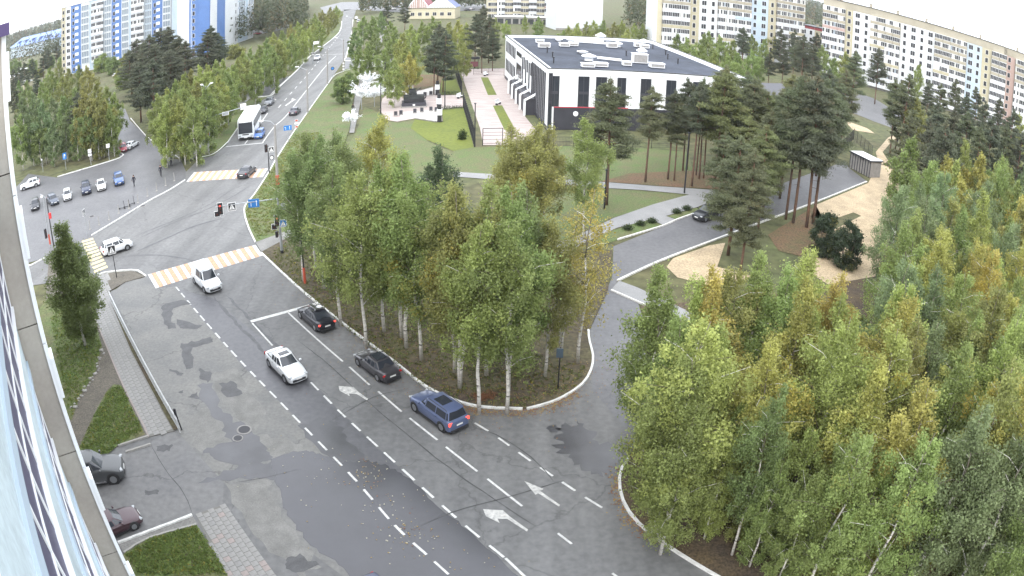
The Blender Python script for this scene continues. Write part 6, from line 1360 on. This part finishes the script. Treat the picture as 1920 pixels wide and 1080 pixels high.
# concrete lamp post with orange sleeve at far crossing
t = thing('street_lamp', 'concrete lamp post with orange sleeve at the far zebra crossing', 'street lamp', gp(521,349)); post(t, 8.2, .17, 'concrete'); m = MB(); m.tube([(0,0,.1),(0,0,1.5)], .25, 'orange', 12); m.obj('sleeve', t)
m = MB(); m.tube([(0,0,8.1),(-.5,-.2,8.7),(-1.4,-.5,8.9)], .05, 'galv', 6); m.obj('arm', t); m = MB(); m.box((-1.7,-.6,8.9),(.7,.3,.14),'white'); m.obj('lamp_head', t)
t = thing('traffic_light', 'black traffic light at the kerb end of the far zebra crossing', 'traffic light', gp(505,325)); post(t, 4.0, .07, 'dark_metal'); head(t, (-.3,-.05,3.6), face((505,325))+.7, 3, None, back=False, h=1.1); board(t, (.5,0,3.4), face((505,325)), .75,.75,'black','ped'); disc(t, (.45,.1,2.2), face((505,325))+.4, .35, 'sign_white')
# orange sleeve of a thin post in the grove
t = thing('marker_post', 'thin dark post with orange sleeve among the first birches', 'post', gp(572,531,.1)); post(t, 5.2, .06, 'dark_metal'); m = MB(); m.tube([(0,0,.0),(0,0,1.5)], .12, 'orange', 10); m.obj('sleeve', t)
# left gantry and double lamp
base = gp(392,289); fy = face((392,289)); t = thing('street_lamp', 'tall double headed street lamp carrying a sign arm beside the footpath', 'street lamp', base)
post(t, 11.2, .12); 
for pa, pb in (((365,156),(0,0)),((404,154),(0,0))):
    p = gp(pa[0], pa[1], 11.0)-base; d = Vector((p.x,p.y)); d = d*min(1, 2.6/d.length); m = MB(); m.tube([(0,0,10.6),(d.x*.5,d.y*.5,11.1),(d.x,d.y,11.2)], .05, 'galv', 6); m.obj('lamp_arm', t); m = MB(); m.box((d.x,d.y,11.2),(.75,.35,.14),'white', rz=math.atan2(d.y,d.x)); m.obj('lamp_head', t)
pt = gp(442,199,7.0)-base; d = Vector((pt.x,pt.y)).normalized(); m = MB(); m.tube([(0,0,6.0),(d.x*6.4,d.y*6.4,6.6)], .06, 'galv', 8); m.obj('arm', t)
board(t, (d.x*6.3,d.y*6.3,6.7), fy, 1.0,1.0,'sign_white','ped'); board(t, (d.x*3.2,d.y*3.2,6.1), fy, 1.1,.6,'galv')
m = MB(); m.add([(-.6,-.1,4.9),(.25,-.1,4.9),(-.17,-.1,4.2)], [(0,1,2)], 'sign_white'); m.add([(-.6,-.07,4.9),(-.17,-.07,4.2),(.25,-.07,4.9)], [(0,1,2)], 'galv'); m.obj('give_way_plate', t)
board(t, (-.5,-.15,3.7), fy, .85,.5,'galv'); head(t, (.1,-.15,3.1), fy, 3, 0, h=1.0); board(t, (-.6,-.15,2.6), fy, .8,.8,'black','ped')
# far lamp posts at the right kerb
G = 'concrete lamp posts along the far carriageway'
for px, top, lab in [((577,212),(577,160),'concrete lamp post nearest the round verge tree'),((614,158),(613,110),'second concrete lamp post up the carriageway'),((644,134),(644,80),'banded lamp post at the side street'),((660,75),(660,52),'farthest lamp post by the carriageway')]:
    p = gp(*px); t = thing('street_lamp', lab, 'street lamp', p, 0, G); post(t, 8.5, .16, 'concrete'); m = MB(); m.tube([(0,0,8.4),(-1.6,-.3,9.2)], .05, 'galv', 6); m.obj('arm', t); m = MB(); m.box((-1.9,-.35,9.25),(.7,.3,.14),'white'); m.obj('lamp_head', t)
    if px[0] == 644:
        for z in (.4,1.2,2.0): m = MB(); m.tube([(0,0,z),(0,0,z+.4)], .22, 'sign_white' , 10); m.obj('band', t)
def sign(px, hgt, lab, plates, pm='galv', cat='road sign', z=0., grp=None, dy=0):
    t = thing('road_sign', lab, cat, gp(px[0],px[1],z), 0, grp); post(t, hgt, .045, pm); f_ = face(px)
    for (kd, zz, *a) in plates:
        if kd == 'b': board(t, (-.03,-.06,zz), f_+dy, *a)
        else: disc(t, (-.03,-.06,zz), f_+dy, *a)
    return t
sign((219,521), 3.5, 'pedestrian crossing sign at the near zebra corner', [('b',3.1,.95,.95,'black','ped')], 'dark_metal')
sign((164,443), 3.4, 'narrow crossing sign at the end of the bollard row', [('b',3.1,.8,.8,'black','ped')], dy=1.1)
sign((124,318), 2.9, 'blue parking sign between car park and woods', [('b',2.5,.8,1.2,'sign_blue','P','sign_blue')])
sign((171,310), 2.9, 'white plate sign right of the blue parking sign', [('b',2.6,.7,.7,'sign_white'),('b',1.9,.7,.4,'sign_white')]); sign((205,300), 2.9, 'white plate sign nearest the red hatchback', [('b',2.6,.7,.7,'sign_white')])
sign((305,266), 2.9, 'round white sign on the grass before the birches', [('d',2.6,.42,'sign_white')]); sign((81,322), 2.5, 'small pale sign behind the white off-roader', [('d',2.3,.2,'sign_white','galv')])
sign((541,268), 2.8, 'blue lane sign at the right far kerb', [('b',2.5,1.3,.8,'sign_blue','lanes','sign_blue')]); sign((624,146), 2.7, 'round dark sign at the right far kerb', [('d',2.4,.45,'sign_blue')])
sign((1046,728), 3.2, 'dark signpost between the last birches of the grove', [('b',2.8,.45,.7,'slate',None,'slate')], 'dark_metal', z=.1)
sign((557,246), 2.2, 'striped marker sign on the verge by the far carriageway', [('b',1.9,.5,.3,'orange'),('b',1.4,.7,.3,'sign_white'),('b',.8,.5,.3,'orange')])
for px, lab, hh in [((587,120),'dark sign gantry left of the far carriageway',5.5)]:
    t = thing('sign_gantry', lab, 'road sign', gp(*px)); post(t, hh, .1); p = gp(615,60,hh)-gp(*px); d = Vector((p.x,p.y)).normalized()*7; m = MB(); m.tube([(0,0,hh-.1),(d.x,d.y,hh+.3)], .06, 'galv', 6); m.obj('arm', t); f_ = face(px); board(t, (d.x,d.y,hh), f_, 1.6,.9,'sign_white'); board(t, (0,-.1,3.0), f_, 1.1,.9,'black','ped')
# lamp and signals in front of the car park
t = thing('street_lamp', 'street lamp with pale head and orange sleeve before the car park', 'street lamp', gp(95,462)); post(t, 6.6, .08); m = MB(); m.tube([(0,0,.3),(0,0,1.6)], .13, 'orange', 10); m.obj('sleeve', t); p = gp(75,383,6.7)-gp(95,462); d = Vector((p.x,p.y)); d = d*min(1,1.4/d.length); m = MB(); m.tube([(0,0,6.5),(d.x,d.y,6.8)], .04, 'galv', 6); m.obj('arm', t); m = MB(); m.box((d.x,d.y,6.82),(.7,.28,.13),'white', rz=math.atan2(d.y,d.x)); m.obj('lamp_head', t)
t = thing('traffic_light', 'dark signal post with a red pedestrian lamp behind the lone birch', 'traffic light', gp(101,462)); post(t, 6.2, .08, 'dark_metal'); m = MB(); m.box((.3,-.1,4.0),(.3,.25,.7),'red'); m.obj('signal_back', t); head(t, (-.9,-.3,1.8), face((101,462))+.9, 3, None, back=False, h=1.2); m = MB(); m.tube([(0,0,6.1),(-.5,-.1,6.6),(-1.0,-.1,6.8)], .035, 'galv', 6); m.obj('arm', t)
# park lamps
for px, hh, lab in [((1133,392),4.6,'black park lamp beside the first pine'),((1283,362),7.8,'tall black park lamp at the pine cluster'),((890,275),6.5,'tall dark pole at the lower end of the fence'),((834,203),6.,'dark pole at the monument square'),((831,163),8.,'tall pole behind the monument'),((1161,800),0,'')][:5]:
    t = thing('park_lamp', lab, 'lamp post', gp(*px), 0, 'dark park lamps'); post(t, hh, .09, 'dark_metal'); m = MB(); m.box((0,0,hh+.05),(.32,.32,.12),'dark_metal'); m.obj('lamp_head', t)
for px, hh, lab in [((722,175),6.5,'dark pole between white tree and monument'),((714,213),5.5,'dark pole below the white light trees')]:
    t = thing('park_lamp', lab, 'lamp post', gp(*px), 0, 'dark park lamps'); post(t, hh, .09, 'dark_metal'); m = MB(); m.box((0,0,hh+.05),(.32,.32,.12),'dark_metal'); m.obj('lamp_head', t)

# ---- railing beside the tiled pavement
def railing():
    A, B = gp(208,567), gp(338,812); L = (B-A).length; d = (B-A).normalized(); yaw = math.atan2(d.y, d.x)
    t = thing('railing', 'steel pedestrian railing between tiled pavement and lay-by', 'railing', A, yaw)
    n = int(L/2); 
    pm = MB(); pm.tube([(0,0,0),(0,0,1.12)], .035, 'rail_paint', 8); pme = pm.mesh('post'); bm_ = MB(); bm_.tube([(0,0,.2),(0,0,.86)], .018, 'rail_paint', 5); bme = bm_.mesh('baluster')
    for k in range(n+1): link('post', pme, t, loc=(L*k/n,0,.02))
    for k in range(n):
        x0, x1 = L*k/n, L*(k+1)/n
        for z, r in ((1.12,.045),(.88,.026),(.2,.026)): m = MB(); m.tube([(x0,0,z),(x1,0,z)], r, 'rail_paint', 6); m.obj('rail', t)
        for j in range(1,10): link('baluster', bme, t, loc=(x0+(x1-x0)*j/10,0,0))
railing()
t = thing('marker_post', 'dark slanting post at the lower end of the railing', 'post', gp(341,806)); m = MB(); m.tube([(0,0,0),(-.25,.1,1.5)], .05, 'dark_metal', 8); m.obj('pole', t); m = MB(); m.box((-.25,.1,1.35),(.16,.12,.5),'dark_metal'); m.obj('plate', t)
# bollards with chain along the car park kerb
G = 'grey bollards along the car park kerb'; prev = None
bl = [(171,432),(188,424),(207,414),(225,402),(244,393),(261,382),(279,370),(296,360),(313,350),(329,341)]
m = MB(); m.tube([(0,0,0),(0,0,1.2)], .05, 'kerb_grey', 8); m.box((0,0,.03),(.3,.3,.06),'kerb_grey'); bme = m.mesh('bollard')
for k, px in enumerate(bl): link('bollard', bme, loc=gp(px[0]-2, px[1]-2), label='grey bollard, number %s from the left along the car park kerb' % ('one','two','three','four','five','six','seven','eight','nine','ten')[k], cat='bollard', group=G)
# kick scooters
def scooter(px, yaw, label):
    t = thing('kick_scooter', label, 'scooter', gp(*px), yaw, 'scooters parked by the bollards'); m = MB(); m.box((0,0,.16),(.75,.16,.06),'dark_metal'); m.obj('deck', t); m = MB(); m.tube([(.42,0,.14),(.36,0,1.1)], .03, 'dark_metal', 6); m.obj('stem', t)
    m = MB(); m.tube([(.36,-.24,1.1),(.36,.24,1.1)], .02, 'dark_metal', 6); m.obj('handlebar', t)
    for x in (.45,-.42): m = MB(); m.tube([(x,-.03,.11),(x,.03,.11)], .11, 'rubber', 12); m.obj('wheel', t)
for px, y_, lab in [((229,392),.2,'black kick scooter lying lowest of the three'),((238,389),.5,'black kick scooter in the middle of the three'),((247,384),.9,'black kick scooter standing upright at the bollards')]: scooter(px, y_, lab)

# ---- tall fence of the forecourt
def mesh_fence(px0, px1, h, label, step=2.5, thick=.03):
    A, B = gp(*px0), gp(*px1); L = (B-A).length; d = (B-A).normalized(); t = thing('fence', label, 'fence', A, math.atan2(d.y,d.x)); n = max(1, int(L/step))
    pm = MB(); pm.box((0,0,h/2),(.07,.07,h),'dark_metal'); pme = pm.mesh('post')
    m = MB(); w = L/n
    for j in range(1, int(w/.22)): m.tube([(j*.22,0,.1),(j*.22,0,h-.1)], .012, 'dark_metal', 4, cap=False)
    for z in (.15,h*.5,h-.12): m.tube([(0,0,z),(w,0,z)], .018, 'dark_metal', 4)
    me = m.mesh('mesh_panel')
    for k in range(n+1): link('post', pme, t, loc=(w*k,0,0))
    for k in range(n): link('mesh_panel', me, t, loc=(w*k,0,0))
    return t
mesh_fence((889,275),(868,200), 2.9, 'tall dark fence along the lower forecourt', 1.8); mesh_fence((866,178),(851,130), 2.9, 'tall dark fence along the upper forecourt', 1.8)
mesh_fence((1572,292),(1600,262), 2.4, 'dark fence behind the bin shelter'); mesh_fence((1600,262),(1634,295), 2.4, 'dark fence right of the bin shelter')
mesh_fence((945,142),(888,140), 1.8, 'low dark fence behind the forecourt', 3); mesh_fence((960,275),(1290,280), 1.6, 'low fence in front of the dark ground floor', 3)
def gate(px0, px1, h, lab):
    A, B = gp(*px0), gp(*px1); d = B-A; L = d.length; t = thing('gate', lab, 'gate', A, math.atan2(d.y,d.x))
    for x in (0,L): m = MB(); m.box((x,0,h/2),(.1,.1,h),'dark_metal'); m.obj('post', t)
    m = MB(); m.box((L/2,0,h),(L,.08,.08),'dark_metal'); m.obj('top_bar', t)
    for z in (.3,.9,1.5,2.0): m = MB(); m.box((L/2,0,z),(L-.1,.03,.04),'dark_metal'); m.obj('rail', t)
gate((905,273),(942,272), 2.6, 'dark framed gate at the lower end of the forecourt')
M['maroon'] = mat('maroon', (.14,.05,.06), .6, 0, .2, 1)
# low dark red hut at the upper end
A, B = gp(864,131), gp(897,130); d = B-A; t = thing('information_board', 'dark red roofed board at the upper end of the forecourt', 'board', A, math.atan2(d.y,d.x)); L = d.length
for x in (.1,L/2,L-.1): m = MB(); m.box((x,0,1.5),(.12,.12,3.),'dark_metal'); m.obj('post', t)
m = MB(); m.box((L/2,-.08,1.4),(L-.3,.06,1.3),'maroon'); m.obj('panel', t); m = MB(); m.box((L/2,0,3.0),(L+.3,1.4,.5),'dark_metal'); m.obj('roof', t)

# ---- monument: tracked gun vehicle on plinth
def monument():
    p = gp(776,199); t = thing('monument_vehicle', 'dark tracked military vehicle with guns standing as monument on its plinth', 'monument', p, math.radians(8)); t.scale = (.62,.62,.85)
    m = MB(); m.bbox((-3.6,-2.2,0),(3.6,2.2,1.1),'char'); m.bbox((-3.9,-2.5,0),(3.9,2.5,.3),'concrete'); m.obj('plinth', t)
    m = MB(); m.box((0,0,2.1),(6.2,2.6,.9),'green_metal'); m.add([(3.1,-1.3,1.65),(3.1,1.3,1.65),(3.7,1.2,2.1),(3.7,-1.2,2.1),(3.1,1.3,2.55),(3.1,-1.3,2.55)], [(0,1,2,3),(3,2,4,5)], 'green_metal'); m.obj('hull', t)
    for s in (1,-1):
        m = MB(); m.bbox((-3.0,s*1.2,1.15),(3.1,s*1.65,1.75),'black'); 
        for k in range(6): m.tube([(-2.6+1.05*k,s*1.62,1.45),(-2.6+1.05*k,s*1.72,1.45)], .32, 'dark_metal', 12)
        m.obj('track', t)
    tu = MB(); tu.tube([(-.3,0,2.55),(-.3,0,3.1),(-.3,0,3.5)], [1.25,1.2,.9], 'green_metal', 12); to = tu.obj('turret', t)
    for s in (1,-1):
        m = MB(); m.tube([(0,s*.95,3.2),(2.2,s*.95,4.1)], [.09,.06], 'dark_metal', 8); m.obj('gun_barrel', to)
        m = MB(); m.box((-.4,s*1.45,3.6),(1.9,.45,.5),'green_metal'); m.obj('launch_tube', to)
    m = MB(); m.box((-1.4,0,4.1),(.25,1.7,.9),'green_metal', rx=.1); m.tube([(-1.4,0,3.4),(-1.4,0,4.0)], .1, 'dark_metal', 8); m.obj('radar', to)
    m = MB(); m.box((0,-2.23,.6),(.7,.05,.35),'sign_white'); m.obj('plaque', t)
monument()
def column(px, lab):
    t = thing('banded_column', lab, 'column', gp(*px), 0, 'banded columns around the monument square'); m = MB(); m.box((0,0,.6),(.7,.7,1.2),'black'); m.obj('base', t); m = MB(); m.box((0,0,1.7),(.85,.85,1.),'white'); m.obj('band', t); m = MB(); m.box((0,0,2.6),(.6,.6,.8),'black'); m.obj('top', t)
for px, lab in [((733,184),'banded column at the upper left of the monument square'),((820,178),'banded column at the upper right of the monument square'),((824,228),'banded column at the lower right of the monument square'),((823,206),'banded column beside the passage to the forecourt')]: column(px, lab)
for k, px in enumerate([(746,180),(756,181),(797,181),(808,179),(778,213),(791,211),(808,209),(818,210),(752,216),(742,218)]):
    m = MB(); m.box((0,0,.45),(.7,.25,.9),'concrete'); m.box((0,-.13,.6),(.5,.02,.7),'char'); m.obj('memorial_stone', loc=gp(*px), label='small grey memorial stone on the white border %s the vehicle' % ('behind' if k < 4 else 'before'), cat='stone', group='memorial stones')
for px, lab in [((862,184),'white bench at the passage to the forecourt'),((911,142),'pale bench at the upper lawn strip'),((934,196),'pale bench at the lower lawn strip')]:
    t = thing('bench', lab, 'bench', gp(*px), 1.2); m = MB(); m.box((0,0,.45),(1.8,.5,.08),'white'); m.obj('seat', t); 
    for x in (-.7,.7): m = MB(); m.box((x,0,.2),(.12,.45,.4),'dark_metal'); m.obj('leg', t)
    m = MB(); m.box((0,.24,.8),(1.8,.06,.5),'white'); m.obj('backrest', t)
# hedges on the square
for a, c, lab in [((829,177),(864,176),'low dark hedge along the upper side of the passage'),((829,205),(868,203),'low dark hedge along the lower side of the passage')]:
    A, B = gp(*a), gp(*c); n = int((B-A).length/.35); cs = [tuple(A.lerp(B, (k+.5)/n)+Vector((0,0,.3))) for k in range(n)]; o = link('hedge', leaf_mesh('hedge', cs, [(.4,.5,.4)]*n, 60, .12, 'leaf', 0, 5), label=lab, cat='hedge'); o.color = (.06,.085,.04,0)
# white light trees
def light_tree(px, s, lab):
    t = thing('light_tree', lab, 'decorative tree', gp(*px), s*3, 'white artificial light trees'); r = random.Random(int(s*10)); m = MB(); m.tube([(0,0,0),(0,0,2.6*s)], [.07,.05], 'galv', 8); m.obj('trunk', t); cs = []
    for k in range(46):
        a = r.uniform(0,6.28); e = r.uniform(.1,1.3); L = r.uniform(1.6,3.0)*s; p0 = Vector((0,0,r.uniform(1.8,2.6)*s)); p1 = p0+Vector((L*math.cos(a)*math.cos(e), L*math.sin(a)*math.cos(e), L*math.sin(e)*.7)); 
        m = MB(); m.tube([p0,p0.lerp(p1,.5)+Vector((0,0,.2)),p1], [.05,.035,.02], 'white', 5); m.obj('branch', t)
        for q_ in (.45,.65,.8,.92,1.): c_ = p0.lerp(p1, q_); cs.append((c_.x,c_.y,c_.z+.05))
    o = link('blossom', leaf_mesh('blossom', cs, [(.22,.22,.22)]*len(cs), 6, .16, 'leaf_white', 0, 3), t)
M['leaf_white'] = mat('leaf_white', (.85,.87,.9), .5)
light_tree((692,175), 1.1, 'upper white artificial tree by the footpath'); light_tree((678,205), 1.25, 'lower white artificial tree by the footpath'); light_tree((702,200), 1.0, 'right white artificial tree by the footpath'); light_tree((658,240), .7, 'smallest white artificial tree at the path end')

# ---- bin shelter at the end of the side road
def shelter():
    A, B = gp(1591,314), gp(1628,333); d = (B-A); L = d.length; t = thing('bin_shelter', 'grey ribbed bin shelter with pale roof at the end of the side road', 'shelter', A, math.atan2(d.y,d.x)); h = 2.7
    s = 1
    m = MB(); m.bbox((0,.2,0),(L,3.0,h),'concrete'); m.obj('wall', t)
    for k in range(9): m = MB(); m.box((L*k/8,.16,h/2),(.12,.08,h),'char'); m.obj('post', t)
    m = MB(); m.bbox((-.2,-.1,h),(L+.2,3.3,h+.18),'char'); m.bbox((-.1,.1,h+.18),(L+.1,3.2,h+.22),'white'); m.obj('roof', t)
shelter()
# stones by the trodden path, planks, litter pile
r4 = random.Random(8)
for k in range(26):
    tt = k/25; x = 195-(195-138)*tt**1.3+r4.uniform(-5,5); y = 655+112*tt+r4.uniform(-4,4); s = r4.uniform(.12,.3); p = gp(x, y, .06); m = MB(); m.box((0,0,s*.2),(s*1.4,s,s*.5),'stone'); me = bev(m.mesh('stone'), s*.12, 1)
    link('stone', me, loc=p, rz=r4.uniform(0,3), label='rough grey stone on the trodden path, %s' % ('upper end by the pavement' if k < 9 else 'middle stretch' if k < 18 else 'lower end near the wall'), cat='stone', group='stones along the trodden path')
o = link('leaf_pile', leaf_mesh('leaf_pile', [(r4.gauss(0,.35), r4.gauss(0,.25), .08) for _ in range(24)], [(.25,.25,.12)]*24, 50, .08, 'leaf_o', 0, 9), loc=gp(905,745,.1), label='small rusty heap of raked leaves near the curved kerb', cat='leaf heap')
m = MB(); m.tube([(0,0,0),(0,0,.5)], .13, 'birch_bark', 8)
for k, (a, c, z0, lab) in enumerate([((1372,845),(1440,862),5.5,'pale fallen birch stem caught in the wood'),((1438,570),(1418,660),6.,'pale bare leaning stem in the wood')]):
    A, B = gp(*a, z0), gp(*c, z0-1); m = MB(); m.tube([A, A.lerp(B,.5)+Vector((0,0,.1)), B], [.05,.045,.03], 'birch_bark', 6); m.obj('fallen_stem', label=lab, cat='fallen stem')

# ---- people
def person(px, yaw, jacket, trousers, label, s=1., z=.01, stride=.25):
    t = thing('person', label, 'person', gp(px[0],px[1],z), yaw); t.scale = (s,)*3
    J = {'pelvis':(0,0,.95,.15),'chest':(0,0,1.32,.17),'neck':(0,0,1.52,.065),'head':(.02,0,1.66,.105),'top':(.0,0,1.76,.06)}
    V, Rr, Ed = [], [], []; idx = {}
    def v(n, x, y, z_, r): idx[n] = len(V); V.append((x,y,z_)); Rr.append(r)
    for n, (x,y,z_,r) in J.items(): v(n,x,y,z_,r)
    Ed += [(0,1),(1,2),(2,3),(3,4)]
    for s_, n in ((1,'l'),(-1,'r')):
        sx = stride*s_
        v('hip'+n,0,.10*s_,.90,.11); v('kn'+n,sx*.6+.05,.11*s_,.50,.075); v('an'+n,sx,.11*s_,.09,.05); v('to'+n,sx+.17,.12*s_,.04,.04)
        v('sh'+n,0,.19*s_,1.43,.075); v('el'+n,-sx*.4-.03,.26*s_,1.14,.055); v('ha'+n,-sx*.8+.06,.25*s_,.88,.042)
        Ed += [(0,idx['hip'+n]),(idx['hip'+n],idx['kn'+n]),(idx['kn'+n],idx['an'+n]),(idx['an'+n],idx['to'+n]),(1,idx['sh'+n]),(idx['sh'+n],idx['el'+n]),(idx['el'+n],idx['ha'+n])]
    me = bpy.data.meshes.new('body'); me.from_pydata(V, Ed, []); o = bpy.data.objects.new('body', me); COL.objects.link(o)
    md = o.modifiers.new('k','SKIN'); 
    for i, sv in enumerate(me.skin_vertices[0].data): sv.radius = (Rr[i],Rr[i]*(.8 if i in (0,1) else 1)); sv.use_root = (i == 0)
    sb = o.modifiers.new('s','SUBSURF'); sb.levels = sb.render_levels = 1
    dg = bpy.context.evaluated_depsgraph_get(); m2 = bpy.data.meshes.new_from_object(o.evaluated_get(dg)); bpy.data.objects.remove(o)
    jm, tm_ = mat('jacket', jacket, .9), mat('trousers', trousers, .9)
    for x in (jm, tm_, M['skin'], M['black']): m2.materials.append(x)
    for p in m2.polygons:
        c = p.center; p.material_index = 3 if c.z < .10 else 1 if c.z < .92 and abs(c.y) < .2 else 2 if (c.z > 1.54 or (c.z < .93 and abs(c.y) > .2)) else 0; p.use_smooth = True
    link('body', m2, t); m = MB(); m.tube([(-.03,0,1.62),(-.02,0,1.74),(-.01,0,1.80)], [.112,.115,.05], 'hair', 10); m.obj('hair', t, smooth=True)
for a in [((302,331),-1.2,(.02,.02,.03),(.02,.02,.025),'person in black standing on the apron near the junction'),((321,311),-1.0,(.22,.22,.24),(.02,.02,.025),'person in grey jacket crossing the apron'),((252,350),-1.6,(.02,.02,.03),(.02,.02,.03),'person in dark clothes walking beside the blue parked car'),
   ((344,300),-.6,(.03,.02,.02),(.03,.03,.04),'left of the two people waiting at the end of the footpath'),((352,303),-.4,(.5,.5,.5),(.02,.02,.02),'pale jacketed right one of the two people waiting at the end of the footpath'),
   ((540,116),1.2,(.02,.02,.02),(.02,.02,.02),'distant person in black on the upper left path'),((662,212),1.4,(.03,.03,.03),(.02,.02,.02),'person in dark clothes below the white light trees'),
   ((682,172),1.4,(.02,.02,.02),(.02,.02,.02),'left of two people among the white light trees'),((688,172),1.4,(.04,.02,.02),(.02,.02,.02),'right of two people among the white light trees'),((1682,270),.6,(.02,.02,.02),(.02,.02,.02),'person in dark clothes on the sandy track')]:
    person(*a)

# tufts on the near lawns and verges: nobody could count them
def tufts(px, n, z, label, seed, col=(.17,.23,.07), size=.12):
    pts = P2(px); poly = [(p.x,p.y) for p in pts]; r = random.Random(seed); cs = []; xs_ = [p[0] for p in poly]; ys_ = [p[1] for p in poly]
    while len(cs) < n:
        x, y = r.uniform(min(xs_),max(xs_)), r.uniform(min(ys_),max(ys_))
        if inside(poly, x, y): cs.append((x,y,z+.03))
    o = link('grass_tufts', leaf_mesh('grass_tufts', cs, [(.16,.16,.05)]*n, 5, size, 'leaf', 0, seed), kind='stuff', label=label); o.color = (*col, .12)
tufts([(150,895),(152,840),(178,782),(202,738),(215,726),(228,727),(246,764),(268,808),(222,834)], 1500, .08, 'grass tufts on the triangle by the tiled pavement', 1)
tufts([(95,600),(110,570),(140,595),(180,615),(190,650),(178,698),(150,742),(135,785)], 1500, .08, 'grass tufts under the lone birch', 2)
tufts([(240,1040),(282,1013),(368,988),(400,1036),(425,1078),(260,1078)], 1600, .08, 'grass tufts on the corner lawn', 3)
tufts([(482,450),(470,425),(462,400),(466,385),(482,366),(508,325),(522,300),(556,250),(600,250),(620,330),(560,420)], 3000, .11, 'grass tufts on the verge by the far carriageway', 4, (.19,.22,.075), .16)
tufts([(500,482),(570,548),(640,612),(740,688),(800,732),(870,758),(980,764),(1080,725),(1100,690),(900,640),(700,520),(560,440)], 2600, .11, 'weeds between the birches of the grove', 5, (.16,.18,.07), .13)

# ---------------------------------------------------------------- haze: one closed box of thin air over the whole place
hm = bpy.data.materials.new('haze'); hm.use_nodes = True; hn = hm.node_tree.nodes; hn.remove(hn['Principled BSDF'])
pv = hn.new('ShaderNodeVolumePrincipled'); pv.inputs['Color'].default_value = (.86,.90,.93,1); pv.inputs['Density'].default_value = .00013; pv.inputs['Anisotropy'].default_value = .2
hm.node_tree.links.new(pv.outputs[0], hn['Material Output'].inputs['Volume']); M['haze'] = hm
b = MB(); b.box((0, 2450, 22), (7200, 5300, 48), 'haze'); b.obj('haze', kind='stuff', label='thin autumn haze over the whole town')
